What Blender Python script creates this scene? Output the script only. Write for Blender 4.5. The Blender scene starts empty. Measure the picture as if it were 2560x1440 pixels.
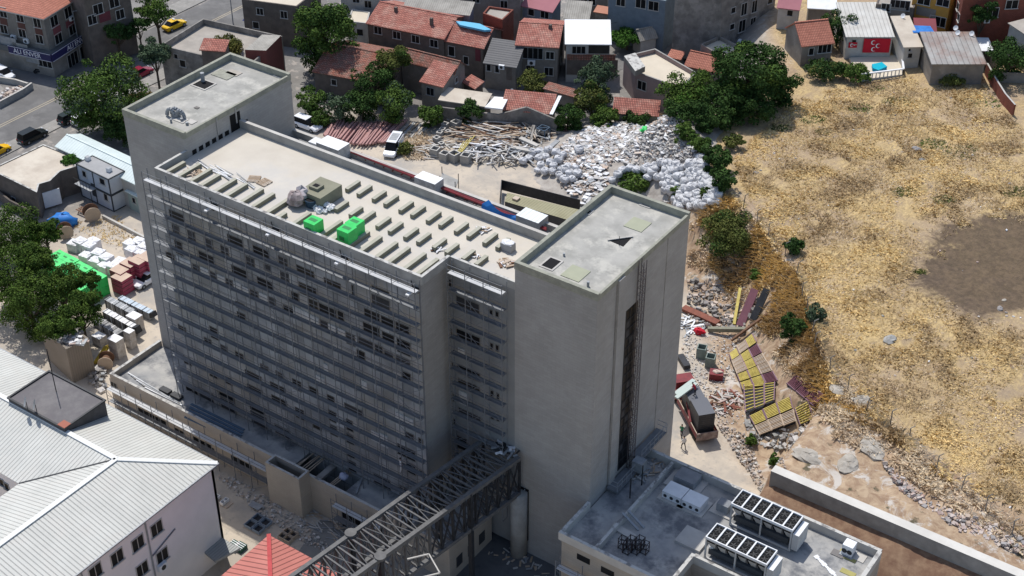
import bpy, math, random
import numpy as np
from mathutils import Vector, Matrix
R=math.radians; rnd=random.Random(7)
SC=bpy.context.scene; COL=SC.collection
# ------------------------------------------------ camera
F=3700.0; PITCH=0.61343; YAW=-0.60687; H=107.8
fw=Vector((math.sin(YAW)*math.cos(PITCH),math.cos(YAW)*math.cos(PITCH),-math.sin(PITCH)))
rt=Vector((math.cos(YAW),-math.sin(YAW),0)); up=rt.cross(fw); CAM=Vector((0,0,H))
cd=bpy.data.cameras.new('camera'); cam=bpy.data.objects.new('camera',cd); COL.objects.link(cam)
cam.matrix_world=Matrix(((rt.x,up.x,-fw.x,0),(rt.y,up.y,-fw.y,0),(rt.z,up.z,-fw.z,H),(0,0,0,1)))
cd.sensor_width=36; cd.lens=36*F/2560; cd.clip_start=1; cd.clip_end=3000
SC.camera=cam
# ------------------------------------------------ sky, sun, exposure
SUN=Vector((-0.45,0.288,1)).normalized()
W=bpy.data.worlds.new('World'); SC.world=W; W.use_nodes=True
nt=W.node_tree; bg=nt.nodes['Background']; sky=nt.nodes.new('ShaderNodeTexSky')
sky.sky_type='NISHITA'; sky.sun_disc=False; sky.sun_elevation=math.asin(SUN.z); sky.sun_rotation=math.atan2(SUN.x,SUN.y)
sky.air_density=1.0; sky.dust_density=1.2
nt.links.new(sky.outputs[0],bg.inputs[0]); bg.inputs[1].default_value=0.145
ld=bpy.data.lights.new('sun','SUN'); ld.energy=3.9; ld.angle=R(0.5); ld.color=(1,0.96,0.9)
lo=bpy.data.objects.new('sun',ld); COL.objects.link(lo); lo.rotation_euler=(-SUN).to_track_quat('-Z','Y').to_euler(); lo.location=(-50,100,150)
SC.view_settings.view_transform='Standard'; SC.view_settings.look='None'; SC.view_settings.exposure=0.0; SC.view_settings.gamma=1
# ------------------------------------------------ where a pixel of the photograph lies in the place
def ray(px,py): return rt*(px-1280)-up*(py-720)+fw*F
def P(px,py,z=0.0):
    d=ray(px,py); return CAM+d*((z-H)/d.z)
def PX(px,py,x):
    d=ray(px,py); return CAM+d*(x/d.x)
def PY(px,py,y):
    d=ray(px,py); return CAM+d*(y/d.y)
def PL(px,py,a,b):   # vertical plane through a,b
    n=Vector((-(b.y-a.y),b.x-a.x,0)); d=ray(px,py); return CAM+d*((a-CAM).dot(n)/d.dot(n))
def sm(t): t=max(0,min(1,t)); return t*t*(3-2*t)
FEN=[(-125,290),(-106,240),(-96,216),(-88,201),(-79.5,187),(-80.5,176),(-83,167),(-84.5,162.9),(-70.9,151.5),(-65.7,149.2),(-58.2,145.4),(-54.4,139.6),(-44.4,124.9),(-38.4,120.7),(-32.8,119.1),(-26.1,116.3),(-19.2,113.5),(20,98),(80,80)]
def fd(x,y):
    best=1e9;s=1
    for (ax,ay),(bx,by) in zip(FEN,FEN[1:]):
        dx,dy=bx-ax,by-ay; t=max(0,min(1,((x-ax)*dx+(y-ay)*dy)/(dx*dx+dy*dy)))
        ex,ey=x-ax-dx*t,y-ay-dy*t; q=ex*ex+ey*ey
        if q<best-1e-9: best=q; s=1 if dx*(y-ay)-dy*(x-ax)>0 else -1
    return s*math.sqrt(best)
def gz(x,y):
    if x<-190 and y<160: return 0.0
    d=fd(x,y); w=9+5*sm((y-160)/30)
    z=7*sm((d+w)/w)+0.02*max(d,0)
    if x>-44:
        k=sm((x+44)/2.5)
        if y>=105.9: zz=7.6+0.02*(y-106)
        else: zz=6.3*sm((y-94.5)/11.0)
        z=z*(1-k)+max(zz,0)*k if y<118 else z
    return z
def G(px,py,dz=0.0):
    z=0.0
    for _ in range(14):
        p=P(px,py,z+dz); z=0.5*z+0.5*gz(p.x,p.y)
    p=P(px,py,z+dz); return Vector((p.x,p.y,z))
# ------------------------------------------------ materials
MATS={}
def nodes(m): return m.node_tree.nodes,m.node_tree.links
def mat(name,c,c2=None,rough=0.85,sc=1.0,bump=0.0,metal=0.0,detail=6,pat=None,contrast=(0.35,0.65),isl=None,c3=None,sc3=0.15,spec=0.3):
    if name in MATS: return MATS[name]
    m=bpy.data.materials.new(name); m.use_nodes=True; N,L=nodes(m); b=N['Principled BSDF']
    b.inputs['Roughness'].default_value=rough; b.inputs['Metallic'].default_value=metal
    if 'Specular IOR Level' in b.inputs: b.inputs['Specular IOR Level'].default_value=spec
    tc=N.new('ShaderNodeTexCoord'); geo=N.new('ShaderNodeNewGeometry')
    col=None
    def rgb(c): 
        n=N.new('ShaderNodeRGB'); n.outputs[0].default_value=(*c,1); return n.outputs[0]
    def mix(f,a,bb):
        n=N.new('ShaderNodeMix'); n.data_type='RGBA'; L.new(f,n.inputs['Factor']); L.new(a,n.inputs['A']); L.new(bb,n.inputs['B']); return n.outputs['Result']
    def noise(s,det=detail,rough_=0.6):
        n=N.new('ShaderNodeTexNoise'); n.inputs['Scale'].default_value=s; n.inputs['Detail'].default_value=det; n.inputs['Roughness'].default_value=rough_
        L.new(geo.outputs['Position'],n.inputs['Vector']); return n.outputs['Fac']
    def ramp(f,lo_,hi):
        n=N.new('ShaderNodeMapRange'); n.inputs['From Min'].default_value=lo_; n.inputs['From Max'].default_value=hi; L.new(f,n.inputs['Value']); return n.outputs['Result']
    col=rgb(c)
    if c2 is not None: col=mix(ramp(noise(sc),*contrast),col,rgb(c2))
    if c3 is not None: col=mix(ramp(noise(sc3,8,0.7),0.48,0.62),col,rgb(c3))
    if isl is not None:
        col=mix(geo.outputs['Random Per Island'],col,rgb(isl))
    hgt=None
    if pat:
        kind=pat[0]
        uv=N.new('ShaderNodeUVMap')
        if kind in('brick','tile'):
            t=N.new('ShaderNodeTexBrick'); t.inputs['Scale'].default_value=1.0
            t.inputs['Brick Width'].default_value=pat[1]; t.inputs['Row Height'].default_value=pat[2]; t.inputs['Mortar Size'].default_value=pat[3]; t.inputs['Mortar Smooth'].default_value=0.3
            t.offset=pat[5] if len(pat)>5 else 0.5
            t.inputs['Color1'].default_value=(1,1,1,1); v=pat[6] if len(pat)>6 else 0.86
            t.inputs['Color2'].default_value=(v,v,v,1); t.inputs['Mortar'].default_value=(pat[4],pat[4],pat[4],1)
            L.new(uv.outputs[0],t.inputs['Vector'])
            mm=N.new('ShaderNodeMix'); mm.data_type='RGBA'; mm.blend_type='MULTIPLY'; mm.inputs['Factor'].default_value=1
            L.new(col,mm.inputs['A']); L.new(t.outputs['Color'],mm.inputs['B']); col=mm.outputs['Result']; hgt=t.outputs['Fac']
            inv=N.new('ShaderNodeMath'); inv.operation='SUBTRACT'; inv.inputs[0].default_value=1; L.new(hgt,inv.inputs[1]); hgt=inv.outputs[0]
        elif kind=='rib':     # corrugation, pat[1]= axis of UV, pat[2]= period m, pat[3]= depth of the groove tone
            sx=N.new('ShaderNodeSeparateXYZ'); L.new(uv.outputs[0],sx.inputs[0])
            a=N.new('ShaderNodeMath'); a.operation='DIVIDE'; L.new(sx.outputs[pat[1]],a.inputs[0]); a.inputs[1].default_value=pat[2]
            fr=N.new('ShaderNodeMath'); fr.operation='PINGPONG'; L.new(a.outputs[0],fr.inputs[0]); fr.inputs[1].default_value=0.5
            f2=ramp(fr.outputs[0],0.02,0.14); hgt=f2
            g=N.new('ShaderNodeMix'); g.data_type='RGBA'; g.blend_type='MULTIPLY'; g.inputs['Factor'].default_value=1
            r2=N.new('ShaderNodeMapRange'); L.new(f2,r2.inputs['Value']); r2.inputs['To Min'].default_value=pat[3]
            L.new(col,g.inputs['A']); L.new(r2.outputs['Result'],g.inputs['B']); col=g.outputs['Result']
    L.new(col,b.inputs['Base Color'])
    if bump or hgt is not None:
        bn=N.new('ShaderNodeBump'); bn.inputs['Distance'].default_value=0.05; bn.inputs['Strength'].default_value=(0.25 if pat[0]=='brick' else 0.6) if hgt is not None else bump
        L.new(hgt if hgt is not None else noise(sc*4),bn.inputs['Height']); L.new(bn.outputs[0],b.inputs['Normal'])
    MATS[name]=m; return m
M=mat
conc=M('concrete',(0.37,0.365,0.345),(0.27,0.265,0.25),sc=0.8,bump=0.3)
conc_l=M('pale_concrete',(0.52,0.50,0.46),(0.42,0.40,0.37),sc=0.5,bump=0.2)
conc_d=M('old_concrete',(0.25,0.235,0.215),(0.14,0.13,0.12),sc=0.6,bump=0.3,c3=(0.31,0.29,0.265),sc3=0.35)
clad=M('stone_cladding',(0.385,0.375,0.36),(0.335,0.325,0.31),sc=0.3,rough=0.75,pat=('brick',0.9,0.3,0.015,0.8,0.5,0.91),c3=(0.32,0.31,0.295),sc3=0.12)
clad_w=M('warm_cladding',(0.42,0.37,0.31),(0.38,0.335,0.28),sc=0.5,rough=0.8,pat=('brick',0.9,0.3,0.012,0.8,0.5,0.95))
face=M('facade_boards',(0.48,0.495,0.505),(0.26,0.27,0.28),sc=0.35,rough=0.8,pat=('brick',1.25,2.05,0.04,0.35,0.0,0.72),c3=(0.36,0.345,0.31),sc3=0.12)
fface=M('facade_plaster',(0.27,0.275,0.275),(0.22,0.225,0.225),sc=0.3,rough=0.85,bump=0.1)
roofc=M('roof_screed',(0.585,0.54,0.465),(0.51,0.465,0.395),sc=0.25,rough=0.9,c3=(0.51,0.485,0.445),sc3=0.12)
troof=M('tower_screed',(0.29,0.285,0.26),(0.385,0.375,0.345),sc=0.35,rough=0.85,contrast=(0.4,0.6),c3=(0.46,0.445,0.40),sc3=0.55)
deckm=M('deck_screed',(0.43,0.415,0.385),(0.25,0.255,0.26),sc=0.35,rough=0.9,c3=(0.15,0.155,0.165),sc3=0.3)
olive=M('olive_concrete',(0.23,0.225,0.165),(0.19,0.185,0.14),sc=1.2,rough=0.8)
paper=M('parapet_cap',(0.33,0.33,0.27),(0.24,0.24,0.20),sc=1.5,rough=0.85)
white=M('white_paint',(0.78,0.79,0.80),(0.68,0.69,0.70),sc=1,rough=0.5)
whites=M('white_sheet',(0.76,0.79,0.80),(0.66,0.70,0.71),sc=0.4,rough=0.4,pat=('rib',0,0.5,0.86))
metalroof=M('pale_metal_roof',(0.56,0.56,0.52),(0.47,0.47,0.43),sc=0.35,rough=0.5,pat=('rib',0,0.42,0.5),c3=(0.60,0.595,0.56),sc3=0.1)
ridgem=M('ridge_flashing',(0.70,0.71,0.70),rough=0.5)
steel=M('galvanised_steel',(0.33,0.345,0.36),(0.25,0.265,0.28),sc=2,rough=0.6,metal=0.2)
deck_st=M('scaffold_deck',(0.20,0.21,0.225),(0.16,0.17,0.185),sc=1.5,rough=0.5,metal=0.2)
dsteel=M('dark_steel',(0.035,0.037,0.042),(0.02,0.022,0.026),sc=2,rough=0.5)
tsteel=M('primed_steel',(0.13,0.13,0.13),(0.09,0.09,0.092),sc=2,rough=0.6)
glass=M('dark_glass',(0.010,0.011,0.013),rough=0.3,spec=.12)
glass_g=M('grey_glass',(0.03,0.032,0.037),(0.055,0.058,0.065),sc=0.8,rough=0.4,spec=.15)
glass_b=M('brown_opening',(0.045,0.04,0.033),(0.02,0.02,0.02),sc=0.6,rough=0.8)
black=M('black_void',(0.008,0.008,0.009),rough=0.9)
tiles=M('red_tiles',(0.58,0.22,0.165),(0.42,0.15,0.115),sc=1.1,rough=0.8,pat=('tile',0.26,0.42,0.05,0.33,0.0,0.75),c3=(0.62,0.32,0.25),sc3=0.5)
tiles_o=M('orange_tiles',(0.60,0.24,0.165),(0.50,0.19,0.13),sc=0.9,rough=0.8,pat=('tile',0.26,0.42,0.05,0.5,0.0,0.82))
tiles_d=M('worn_tiles',(0.48,0.20,0.15),(0.34,0.24,0.19),sc=1.3,rough=0.9,pat=('tile',0.26,0.42,0.06,0.35,0.0,0.6),c3=(0.42,0.15,0.10),sc3=0.5)
pinkroof=M('pink_metal_roof',(0.52,0.20,0.17),(0.46,0.17,0.145),sc=0.5,rough=0.5,pat=('rib',0,0.62,0.35))
pinkcap=M('red_ridge_cap',(0.50,0.08,0.085),(0.40,0.07,0.07),sc=2,rough=0.5)
stucco=M('grey_stucco',(0.235,0.215,0.19),(0.165,0.15,0.135),sc=0.8,rough=0.9,c3=(0.28,0.26,0.235),sc3=0.4)
stucco_b=M('brown_stucco',(0.16,0.135,0.115),(0.105,0.09,0.08),sc=0.9,rough=0.9)
stucco_w=M('pale_stucco',(0.50,0.49,0.46),(0.39,0.38,0.36),sc=0.7,rough=0.9)
stucco_p=M('pink_stucco',(0.32,0.245,0.235),(0.26,0.20,0.195),sc=0.8,rough=0.9)
lilac=M('lilac_wall',(0.80,0.765,0.755),(0.74,0.71,0.70),sc=0.5,rough=0.9)
bluew=M('blue_stucco',(0.19,0.235,0.28),(0.15,0.19,0.23),sc=1,rough=0.9)
brickm=M('red_brick',(0.26,0.085,0.06),(0.20,0.07,0.05),sc=1,rough=0.9,pat=('brick',0.3,0.15,0.015,0.6))
blockm=M('block_wall',(0.23,0.215,0.195),(0.17,0.16,0.145),sc=0.6,rough=0.9,pat=('brick',0.5,0.25,0.02,0.7))
beige=M('beige_roof',(0.55,0.485,0.40),(0.45,0.39,0.32),sc=0.35,rough=0.95,c3=(0.60,0.54,0.45),sc3=0.15)
beige_d=M('grey_flat_roof',(0.40,0.365,0.32),(0.30,0.275,0.245),sc=0.4,rough=0.95)
cream=M('cream_screed',(0.62,0.55,0.44),(0.56,0.50,0.40),sc=0.5,rough=0.9)
grey_sheet=M('grey_sheet',(0.38,0.37,0.35),(0.28,0.265,0.25),sc=0.4,rough=0.6,pat=('rib',0,0.8,0.6),c3=(0.25,0.16,0.13),sc3=0.09)
dark_sheet=M('dark_grey_sheet',(0.12,0.12,0.125),(0.10,0.10,0.105),sc=0.5,rough=0.6,pat=('rib',1,0.45,0.7))
brown_sheet=M('brown_sheet',(0.25,0.215,0.18),(0.22,0.19,0.155),sc=0.5,rough=0.6,pat=('rib',0,0.3,0.7))
asb=M('asbestos_sheet',(0.40,0.38,0.34),(0.28,0.265,0.235),sc=0.6,rough=0.9,pat=('rib',0,0.35,0.7))
felt=M('roof_felt',(0.15,0.14,0.145),(0.12,0.115,0.12),sc=0.6,rough=0.9,c3=(0.19,0.18,0.18),sc3=0.3)
orange_b=M('ochre_stucco',(0.50,0.28,0.06),(0.42,0.24,0.06),sc=1)
mosqu=M('turquoise_water',(0.01,0.42,0.55),rough=0.15)
red=M('red_cloth',(0.50,0.012,0.03),rough=0.8); navy=M('navy_sign',(0.02,0.02,0.09),rough=0.5); maroon=M('maroon_paint',(0.16,0.04,0.05),(0.12,0.035,0.045),sc=1)
bluet=M('blue_tarp',(0.03,0.22,0.62),(0.02,0.14,0.45),sc=1.2,rough=0.6); bluep=M('pale_blue_tarp',(0.12,0.42,0.62),rough=0.6)
green=M('green_foil',(0.04,0.62,0.13),(0.03,0.50,0.10),sc=1.5,rough=0.35); greend=M('green_print',(0.015,0.20,0.05),rough=0.5)
foil=M('white_foil',(0.78,0.78,0.78),(0.62,0.62,0.64),sc=2.5,rough=0.35,bump=0.5); bagm=M('white_bag',(0.64,0.65,0.67),(0.46,0.46,0.47),sc=1.8,rough=0.7,bump=0.6)
pinkp=M('pink_foam',(0.40,0.07,0.12),(0.33,0.06,0.10),sc=1.5,rough=0.7,pat=('rib',1,0.62,0.35)); boxtop=M('cardboard_top',(0.58,0.44,0.34),(0.50,0.38,0.30),sc=1,rough=0.9)
wood=M('timber',(0.42,0.30,0.19),(0.30,0.21,0.13),sc=1.5,rough=0.85,isl=(0.5,0.42,0.34)); woodd=M('brown_timber',(0.14,0.08,0.05),(0.20,0.11,0.07),sc=2)
yel=M('yellow_beam',(0.64,0.53,0.15),(0.46,0.37,0.10),sc=2,rough=0.7); purp=M('purple_rail',(0.20,0.12,0.17),(0.26,0.17,0.19),sc=2); plum=M('plum_panel',(0.20,0.085,0.11),(0.16,0.07,0.09),sc=1.2)
yelr=M('yellow_steel',(0.62,0.42,0.03),(0.35,0.24,0.04),sc=1.5)
pipem=M('rusty_red_pipe',(0.42,0.19,0.165),(0.30,0.11,0.10),sc=1.5,rough=0.8,isl=(0.50,0.33,0.31)); redm=M('red_steel',(0.22,0.03,0.035),(0.15,0.025,0.03),sc=1.5,rough=0.5)
stack=M('black_stack',(0.03,0.032,0.036),(0.05,0.05,0.055),sc=1,rough=0.5,pat=('rib',1,0.28,0.35))
cable=M('black_cable',(0.02,0.02,0.02),rough=0.6); rubber=M('tyre_rubber',(0.02,0.02,0.02),rough=0.9)
skin=M('skin',(0.42,0.24,0.16),rough=0.6); hairm=M('dark_hair',(0.02,0.015,0.012),rough=0.8)
asph=M('asphalt',(0.155,0.152,0.148),(0.125,0.122,0.12),sc=0.35,rough=0.9,c3=(0.185,0.18,0.175),sc3=0.25)
pave=M('paving',(0.34,0.325,0.30),(0.27,0.26,0.24),sc=0.5,rough=0.9,pat=('brick',0.6,0.6,0.02,0.75,0.0)); paintw=M('road_paint',(0.42,0.36,0.26),(0.33,0.29,0.22),sc=1.5)
rub=M('rubble',(0.52,0.49,0.46),(0.40,0.37,0.34),sc=1.0,rough=0.9,isl=(0.62,0.60,0.58)); rubw=M('white_rubble',(0.62,0.62,0.62),(0.46,0.45,0.44),sc=0.8,isl=(0.46,0.44,0.42)); rubt=M('tan_rubble',(0.50,0.37,0.28),(0.36,0.28,0.22),sc=0.8,isl=(0.56,0.49,0.43)); rubd=M('dark_rubble',(0.22,0.20,0.19),(0.14,0.13,0.125),sc=0.8,isl=(0.36,0.34,0.33)); rubp=M('red_rubble',(0.34,0.20,0.16),(0.44,0.36,0.31),sc=1,isl=(0.5,0.45,0.42))
cap_d=M('dirty_parapet_top',(0.50,0.49,0.46),(0.22,0.21,0.20),sc=1.4,contrast=(0.5,0.62))
# ------------------------------------------------ mesh collector
class MB:
    def __init__(s): s.v=[];s.f=[];s.m=[];s.mats=[]
    def mi(s,m):
        if m not in s.mats: s.mats.append(m)
        return s.mats.index(m)
    def face(s,pts,m):
        n=len(s.v); s.v+= [tuple(p) for p in pts]; s.f.append(tuple(range(n,n+len(pts)))); s.m.append(s.mi(m)); return s
    def prism(s,pts,z0,z1,m,mt=None,bot=False):     # pts ccw list of xy
        pts=[(p[0],p[1]) for p in pts]
        a=sum(pts[i-1][0]*pts[i][1]-pts[i][0]*pts[i-1][1] for i in range(len(pts)))
        if a<0: pts=pts[::-1]
        n=len(pts)
        for i in range(n):
            a,b=pts[i],pts[(i+1)%n]; s.face([(*a,z0),(*b,z0),(*b,z1),(*a,z1)],m)
        s.face([(*p,z1) for p in pts],mt or m)
        if bot: s.face([(*p,z0) for p in pts[::-1]],m)
        return s
    def box(s,x0,x1,y0,y1,z0,z1,m,mt=None): return s.prism([(x0,y0),(x1,y0),(x1,y1),(x0,y1)],z0,z1,m,mt,True)
    def beam(s,p,q,w,h,m,upv=None,mt=None):
        p=Vector(p);q=Vector(q);d=(q-p)
        if d.length<1e-6: return s
        d.normalize(); u=Vector(upv) if upv else Vector((0,0,1))
        if abs(d.dot(u))>0.98: u=Vector((0,1,0))
        r=d.cross(u).normalized(); u=r.cross(d)
        c=[(-w/2,-h/2),(w/2,-h/2),(w/2,h/2),(-w/2,h/2)]
        A=[p+r*a+u*b for a,b in c];B=[q+r*a+u*b for a,b in c]
        n=len(s.v); s.v+=[tuple(x) for x in A+B]
        for f in ((0,1,5,4),(1,2,6,5),(2,3,7,6),(3,0,4,7),(3,2,1,0),(4,5,6,7)): s.f.append(tuple(n+i for i in f)); s.m.append(s.mi(mt if (mt and f==(2,3,7,6)) else m))
        return s
    def tube(s,p,q,r,m,n=6,r2=None):
        p=Vector(p);q=Vector(q);d=q-p
        if d.length<1e-6: return s
        d.normalize(); a=d.orthogonal().normalized(); b=d.cross(a); r2=r if r2 is None else r2; k=len(s.v)
        for i in range(n):
            t=2*math.pi*i/n; o=a*math.cos(t)+b*math.sin(t); s.v.append(tuple(p+o*r)); s.v.append(tuple(q+o*r2))
        mi=s.mi(m)
        for i in range(n):
            j=(i+1)%n; s.f.append((k+2*i,k+2*j,k+2*j+1,k+2*i+1)); s.m.append(mi)
        s.f.append(tuple(k+2*i for i in range(n))[::-1]); s.m.append(mi); s.f.append(tuple(k+2*i+1 for i in range(n))); s.m.append(mi)
        return s
    def blob(s,c,rx,ry,rz,m,seed=0,jit=0.2,rot=0.0,seg=8,rings=5,flat=False):
        rr=random.Random(seed); k=len(s.v); ca,sa=math.cos(rot),math.sin(rot)
        for i in range(rings+1):
            th=math.pi*i/rings
            for j in range(seg):
                ph=2*math.pi*j/seg; q=1+rr.uniform(-jit,jit)
                x=math.sin(th)*math.cos(ph)*q*rx; y=math.sin(th)*math.sin(ph)*q*ry; z=math.cos(th)*q*rz
                if flat and z<-rz*0.6: z=-rz*0.6
                s.v.append((c[0]+x*ca-y*sa,c[1]+x*sa+y*ca,c[2]+z))
        mi=s.mi(m)
        for i in range(rings):
            for j in range(seg):
                a=k+i*seg+j;b=k+i*seg+(j+1)%seg; s.f.append((a,a+seg,b+seg,b)); s.m.append(mi)
        return s
    def chunk(s,c,sx,sy,sz,m,rr):
        q=Matrix.Rotation(rr.uniform(0,6.3),3,'Z')@Matrix.Rotation(rr.uniform(-.6,.6),3,'X'); k=len(s.v)
        for x in(-1,1):
            for y in(-1,1):
                for z in(-1,1):
                    v=q@Vector((x*sx*rr.uniform(.6,1),y*sy*rr.uniform(.6,1),z*sz*rr.uniform(.6,1))); s.v.append((c[0]+v.x,c[1]+v.y,c[2]+v.z))
        mi=s.mi(m)
        for f in ((0,1,3,2),(4,6,7,5),(0,4,5,1),(2,3,7,6),(0,2,6,4),(1,5,7,3)): s.f.append(tuple(k+i for i in f)); s.m.append(mi)
        return s
    def build(s,name,parent=None,world=True,smooth=False,label=None):
        me=bpy.data.meshes.new(name); V=s.v
        if parent is not None and world:
            L=parent.location; c,sn=math.cos(-parent.rotation_euler.z),math.sin(-parent.rotation_euler.z)
            V=[((x-L.x)*c-(y-L.y)*sn,(x-L.x)*sn+(y-L.y)*c,z-L.z) for x,y,z in V]
        me.from_pydata(V,[],s.f)
        for m in s.mats: me.materials.append(m)
        me.polygons.foreach_set('material_index',s.m)
        if smooth: me.polygons.foreach_set('use_smooth',[True]*len(s.f))
        uv=me.uv_layers.new(name='UVMap'); data=np.zeros(len(me.loops)*2,dtype=np.float32); k=0
        SV=s.v
        for f in s.f:
            a=SV[f[0]];b=SV[f[1]];c=SV[f[2]]
            ux,uy,uz=b[0]-a[0],b[1]-a[1],b[2]-a[2]; vx,vy,vz=c[0]-a[0],c[1]-a[1],c[2]-a[2]
            nx,ny,nz=uy*vz-uz*vy,uz*vx-ux*vz,ux*vy-uy*vx; l=math.sqrt(nx*nx+ny*ny+nz*nz) or 1; nx/=l;ny/=l;nz/=l
            h=math.hypot(nx,ny)
            if h<0.05: tx,ty=1,0; wx,wy,wz=0,1,0
            else: tx,ty=-ny/h,nx/h; wx,wy,wz=-nz*nx/h,-nz*ny/h,h
            for i in f:
                p=SV[i]; data[k]=p[0]*tx+p[1]*ty; data[k+1]=p[0]*wx+p[1]*wy+p[2]*wz; k+=2
        uv.data.foreach_set('uv',data)
        me.update(); o=bpy.data.objects.new(name,me); COL.objects.link(o)
        if parent is not None: o.parent=parent
        if label: o['label']=label
        return o
def tag(o,label=None,cat=None,group=None,kind=None):
    if label: o['label']=label
    if cat: o['category']=cat
    if group: o['group']=group
    if kind: o['kind']=kind
    return o
def thing(name,label,cat,loc=(0,0,0),rz=0,group=None):
    o=bpy.data.objects.new(name,None); COL.objects.link(o); o.location=loc; o.rotation_euler=(0,0,rz); o.empty_display_size=0.3
    return tag(o,label,cat,group)
def copytree(o,parent=None):
    c=o.copy(); COL.objects.link(c)
    if parent is not None: c.parent=parent
    for ch in list(o.children): copytree(ch,c)
    return c
def inpoly(x,y,poly):
    r=False;j=len(poly)-1
    for i in range(len(poly)):
        a,b=poly[i],poly[j]
        if (a[1]>y)!=(b[1]>y) and x<(b[0]-a[0])*(y-a[1])/(b[1]-a[1])+a[0]: r=not r
        j=i
    return r
# ================================================= TERRAIN
def axis(lo_,hi,fine0,fine1,st,extra=()):
    a=[]; x=fine0
    while x<=fine1: a.append(x); x+=st
    x=fine0; s=st
    while x>lo_: s*=1.35; x-=s; a.append(x)
    x=fine1; s=st
    while x<hi: s*=1.35; x+=s; a.append(x)
    return sorted(set([round(v,3) for v in a]+list(extra)))
xs=axis(-900,700,-112,-8,1.0); ys=axis(-300,1200,92,215,1.0,(105.45,105.9))
def build_terrain():
    nx,ny=len(xs),len(ys); V=[];m1=[];m2=[]; rr=random.Random(3)
    from mathutils import noise as NZ
    for y in ys:
        for x in xs:
            z=gz(x,y) if (-330<x<130 and 20<y<430) else (0 if x<-120 else 8)
            d=fd(x,y) if (-200<x<130 and 60<y<430) else (-50 if x<-120 else 50)
            if x<-190 and y<160: d=-50
            n=NZ.noise(Vector((x*.12,y*.12,0)))
            g=sm((d+1.5+2*n)/3.0); bank=sm((d+13.5)/4)
            if y>162: bank*=1-sm((y-162)/8)*(1-sm((d+4)/4))
            if x>-43: bank=sm((y-96)/3)
            rough=0.35*g+0.5*bank
            rough=0.12*g+0.5*bank*(1-g)
            if d>-13 and not(x>-44 and abs(y-105.7)<1.3): z+=rough*NZ.noise(Vector((x*.3,y*.3,3)))
            city=sm((y-150)/6)*(1-sm((d+6)/6)) if x>-135 else sm((y-128)/6)
            if x<-150: city=1
            V.append((x,y,z)); m1.append((g,bank,1.0 if (x>-43 and 94<y<105.9) else 0,1)); 
            q=P(2550,650,9); dd=math.hypot((x-q.x)/13,(y-q.y)/15); soil=sm((1.15-dd+0.3*n)*1.6) if g>.5 else 0
            m2.append((city,soil,0,1))
    Fc=[(j*nx+i,j*nx+i+1,(j+1)*nx+i+1,(j+1)*nx+i) for j in range(ny-1) for i in range(nx-1)]
    me=bpy.data.meshes.new('ground'); me.from_pydata(V,[],Fc); me.polygons.foreach_set('use_smooth',[True]*len(Fc))
    for nm,dat in (('mask',m1),('mask2',m2)):
        a=me.color_attributes.new(nm,'FLOAT_COLOR','POINT'); a.data.foreach_set('color',np.array(dat,dtype=np.float32).ravel())
    m=bpy.data.materials.new('ground'); m.use_nodes=True; N,L=nodes(m); b=N['Principled BSDF']; b.inputs['Roughness'].default_value=0.95
    geo=N.new('ShaderNodeNewGeometry')
    def rgb(c): n=N.new('ShaderNodeRGB'); n.outputs[0].default_value=(*c,1); return n.outputs[0]
    def mix(f,a,c): n=N.new('ShaderNodeMix'); n.data_type='RGBA'; L.new(f,n.inputs['Factor']); L.new(a,n.inputs['A']); L.new(c,n.inputs['B']); return n.outputs['Result']
    def noise(s,det=8,r=.65,dist=0.0,vec=None):
        n=N.new('ShaderNodeTexNoise'); n.inputs['Scale'].default_value=s; n.inputs['Detail'].default_value=det; n.inputs['Roughness'].default_value=r; n.inputs['Distortion'].default_value=dist
        L.new(vec or geo.outputs['Position'],n.inputs['Vector']); return n.outputs['Fac']
    def mr(f,a,c,t0=0,t1=1): n=N.new('ShaderNodeMapRange'); n.inputs['From Min'].default_value=a; n.inputs['From Max'].default_value=c; n.inputs['To Min'].default_value=t0; n.inputs['To Max'].default_value=t1; L.new(f,n.inputs['Value']); return n.outputs['Result']
    def attr(nm): n=N.new('ShaderNodeAttribute'); n.attribute_name=nm; s=N.new('ShaderNodeSeparateColor'); L.new(n.outputs['Color'],s.inputs[0]); return s.outputs
    yard=mix(mr(noise(.25,9),.42,.6),rgb((.52,.45,.36)),rgb((.40,.355,.30))); yard=mix(mr(noise(1.3,6),.55,.7),yard,rgb((.34,.31,.275)))
    yard=mix(mr(noise(.09,6),.55,.62),yard,rgb((.36,.335,.30)))
    city=mix(mr(noise(.2),.4,.6),rgb((.23,.22,.205)),rgb((.17,.16,.15))); city=mix(mr(noise(.6),.55,.6),city,rgb((.33,.30,.27)))
    mp=N.new('ShaderNodeMapping'); mp.inputs['Scale'].default_value=(1.6,.55,1); mp.inputs['Rotation'].default_value=(0,0,.5); L.new(geo.outputs['Position'],mp.inputs['Vector'])
    gr=mix(mr(noise(1.0,10,.75,1.5,mp.outputs[0]),.38,.62),rgb((.29,.205,.11)),rgb((.58,.425,.20)))
    gr=mix(mr(noise(.10,8,.7),.44,.58,0,.85),gr,rgb((.34,.25,.17))); gr=mix(mr(noise(.3,9,.75),.62,.70),gr,rgb((.12,.115,.04)))
    gr=mix(mr(noise(2.6,8,.8,1.0),.5,.72,0,.75),gr,rgb((.74,.58,.29))); gr=mix(mr(noise(.11,5,.6),.56,.64,0,.6),gr,rgb((.25,.19,.15)))
    bk=mix(mr(noise(.9,10,.7,.6),.4,.6),rgb((.27,.18,.115)),rgb((.44,.33,.22))); bk=mix(mr(noise(.35,9,.75,.8),.53,.60),bk,rgb((.50,.46,.41)))
    bk=mix(mr(noise(.5,8),.60,.66),bk,rgb((.10,.085,.05)))
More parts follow.
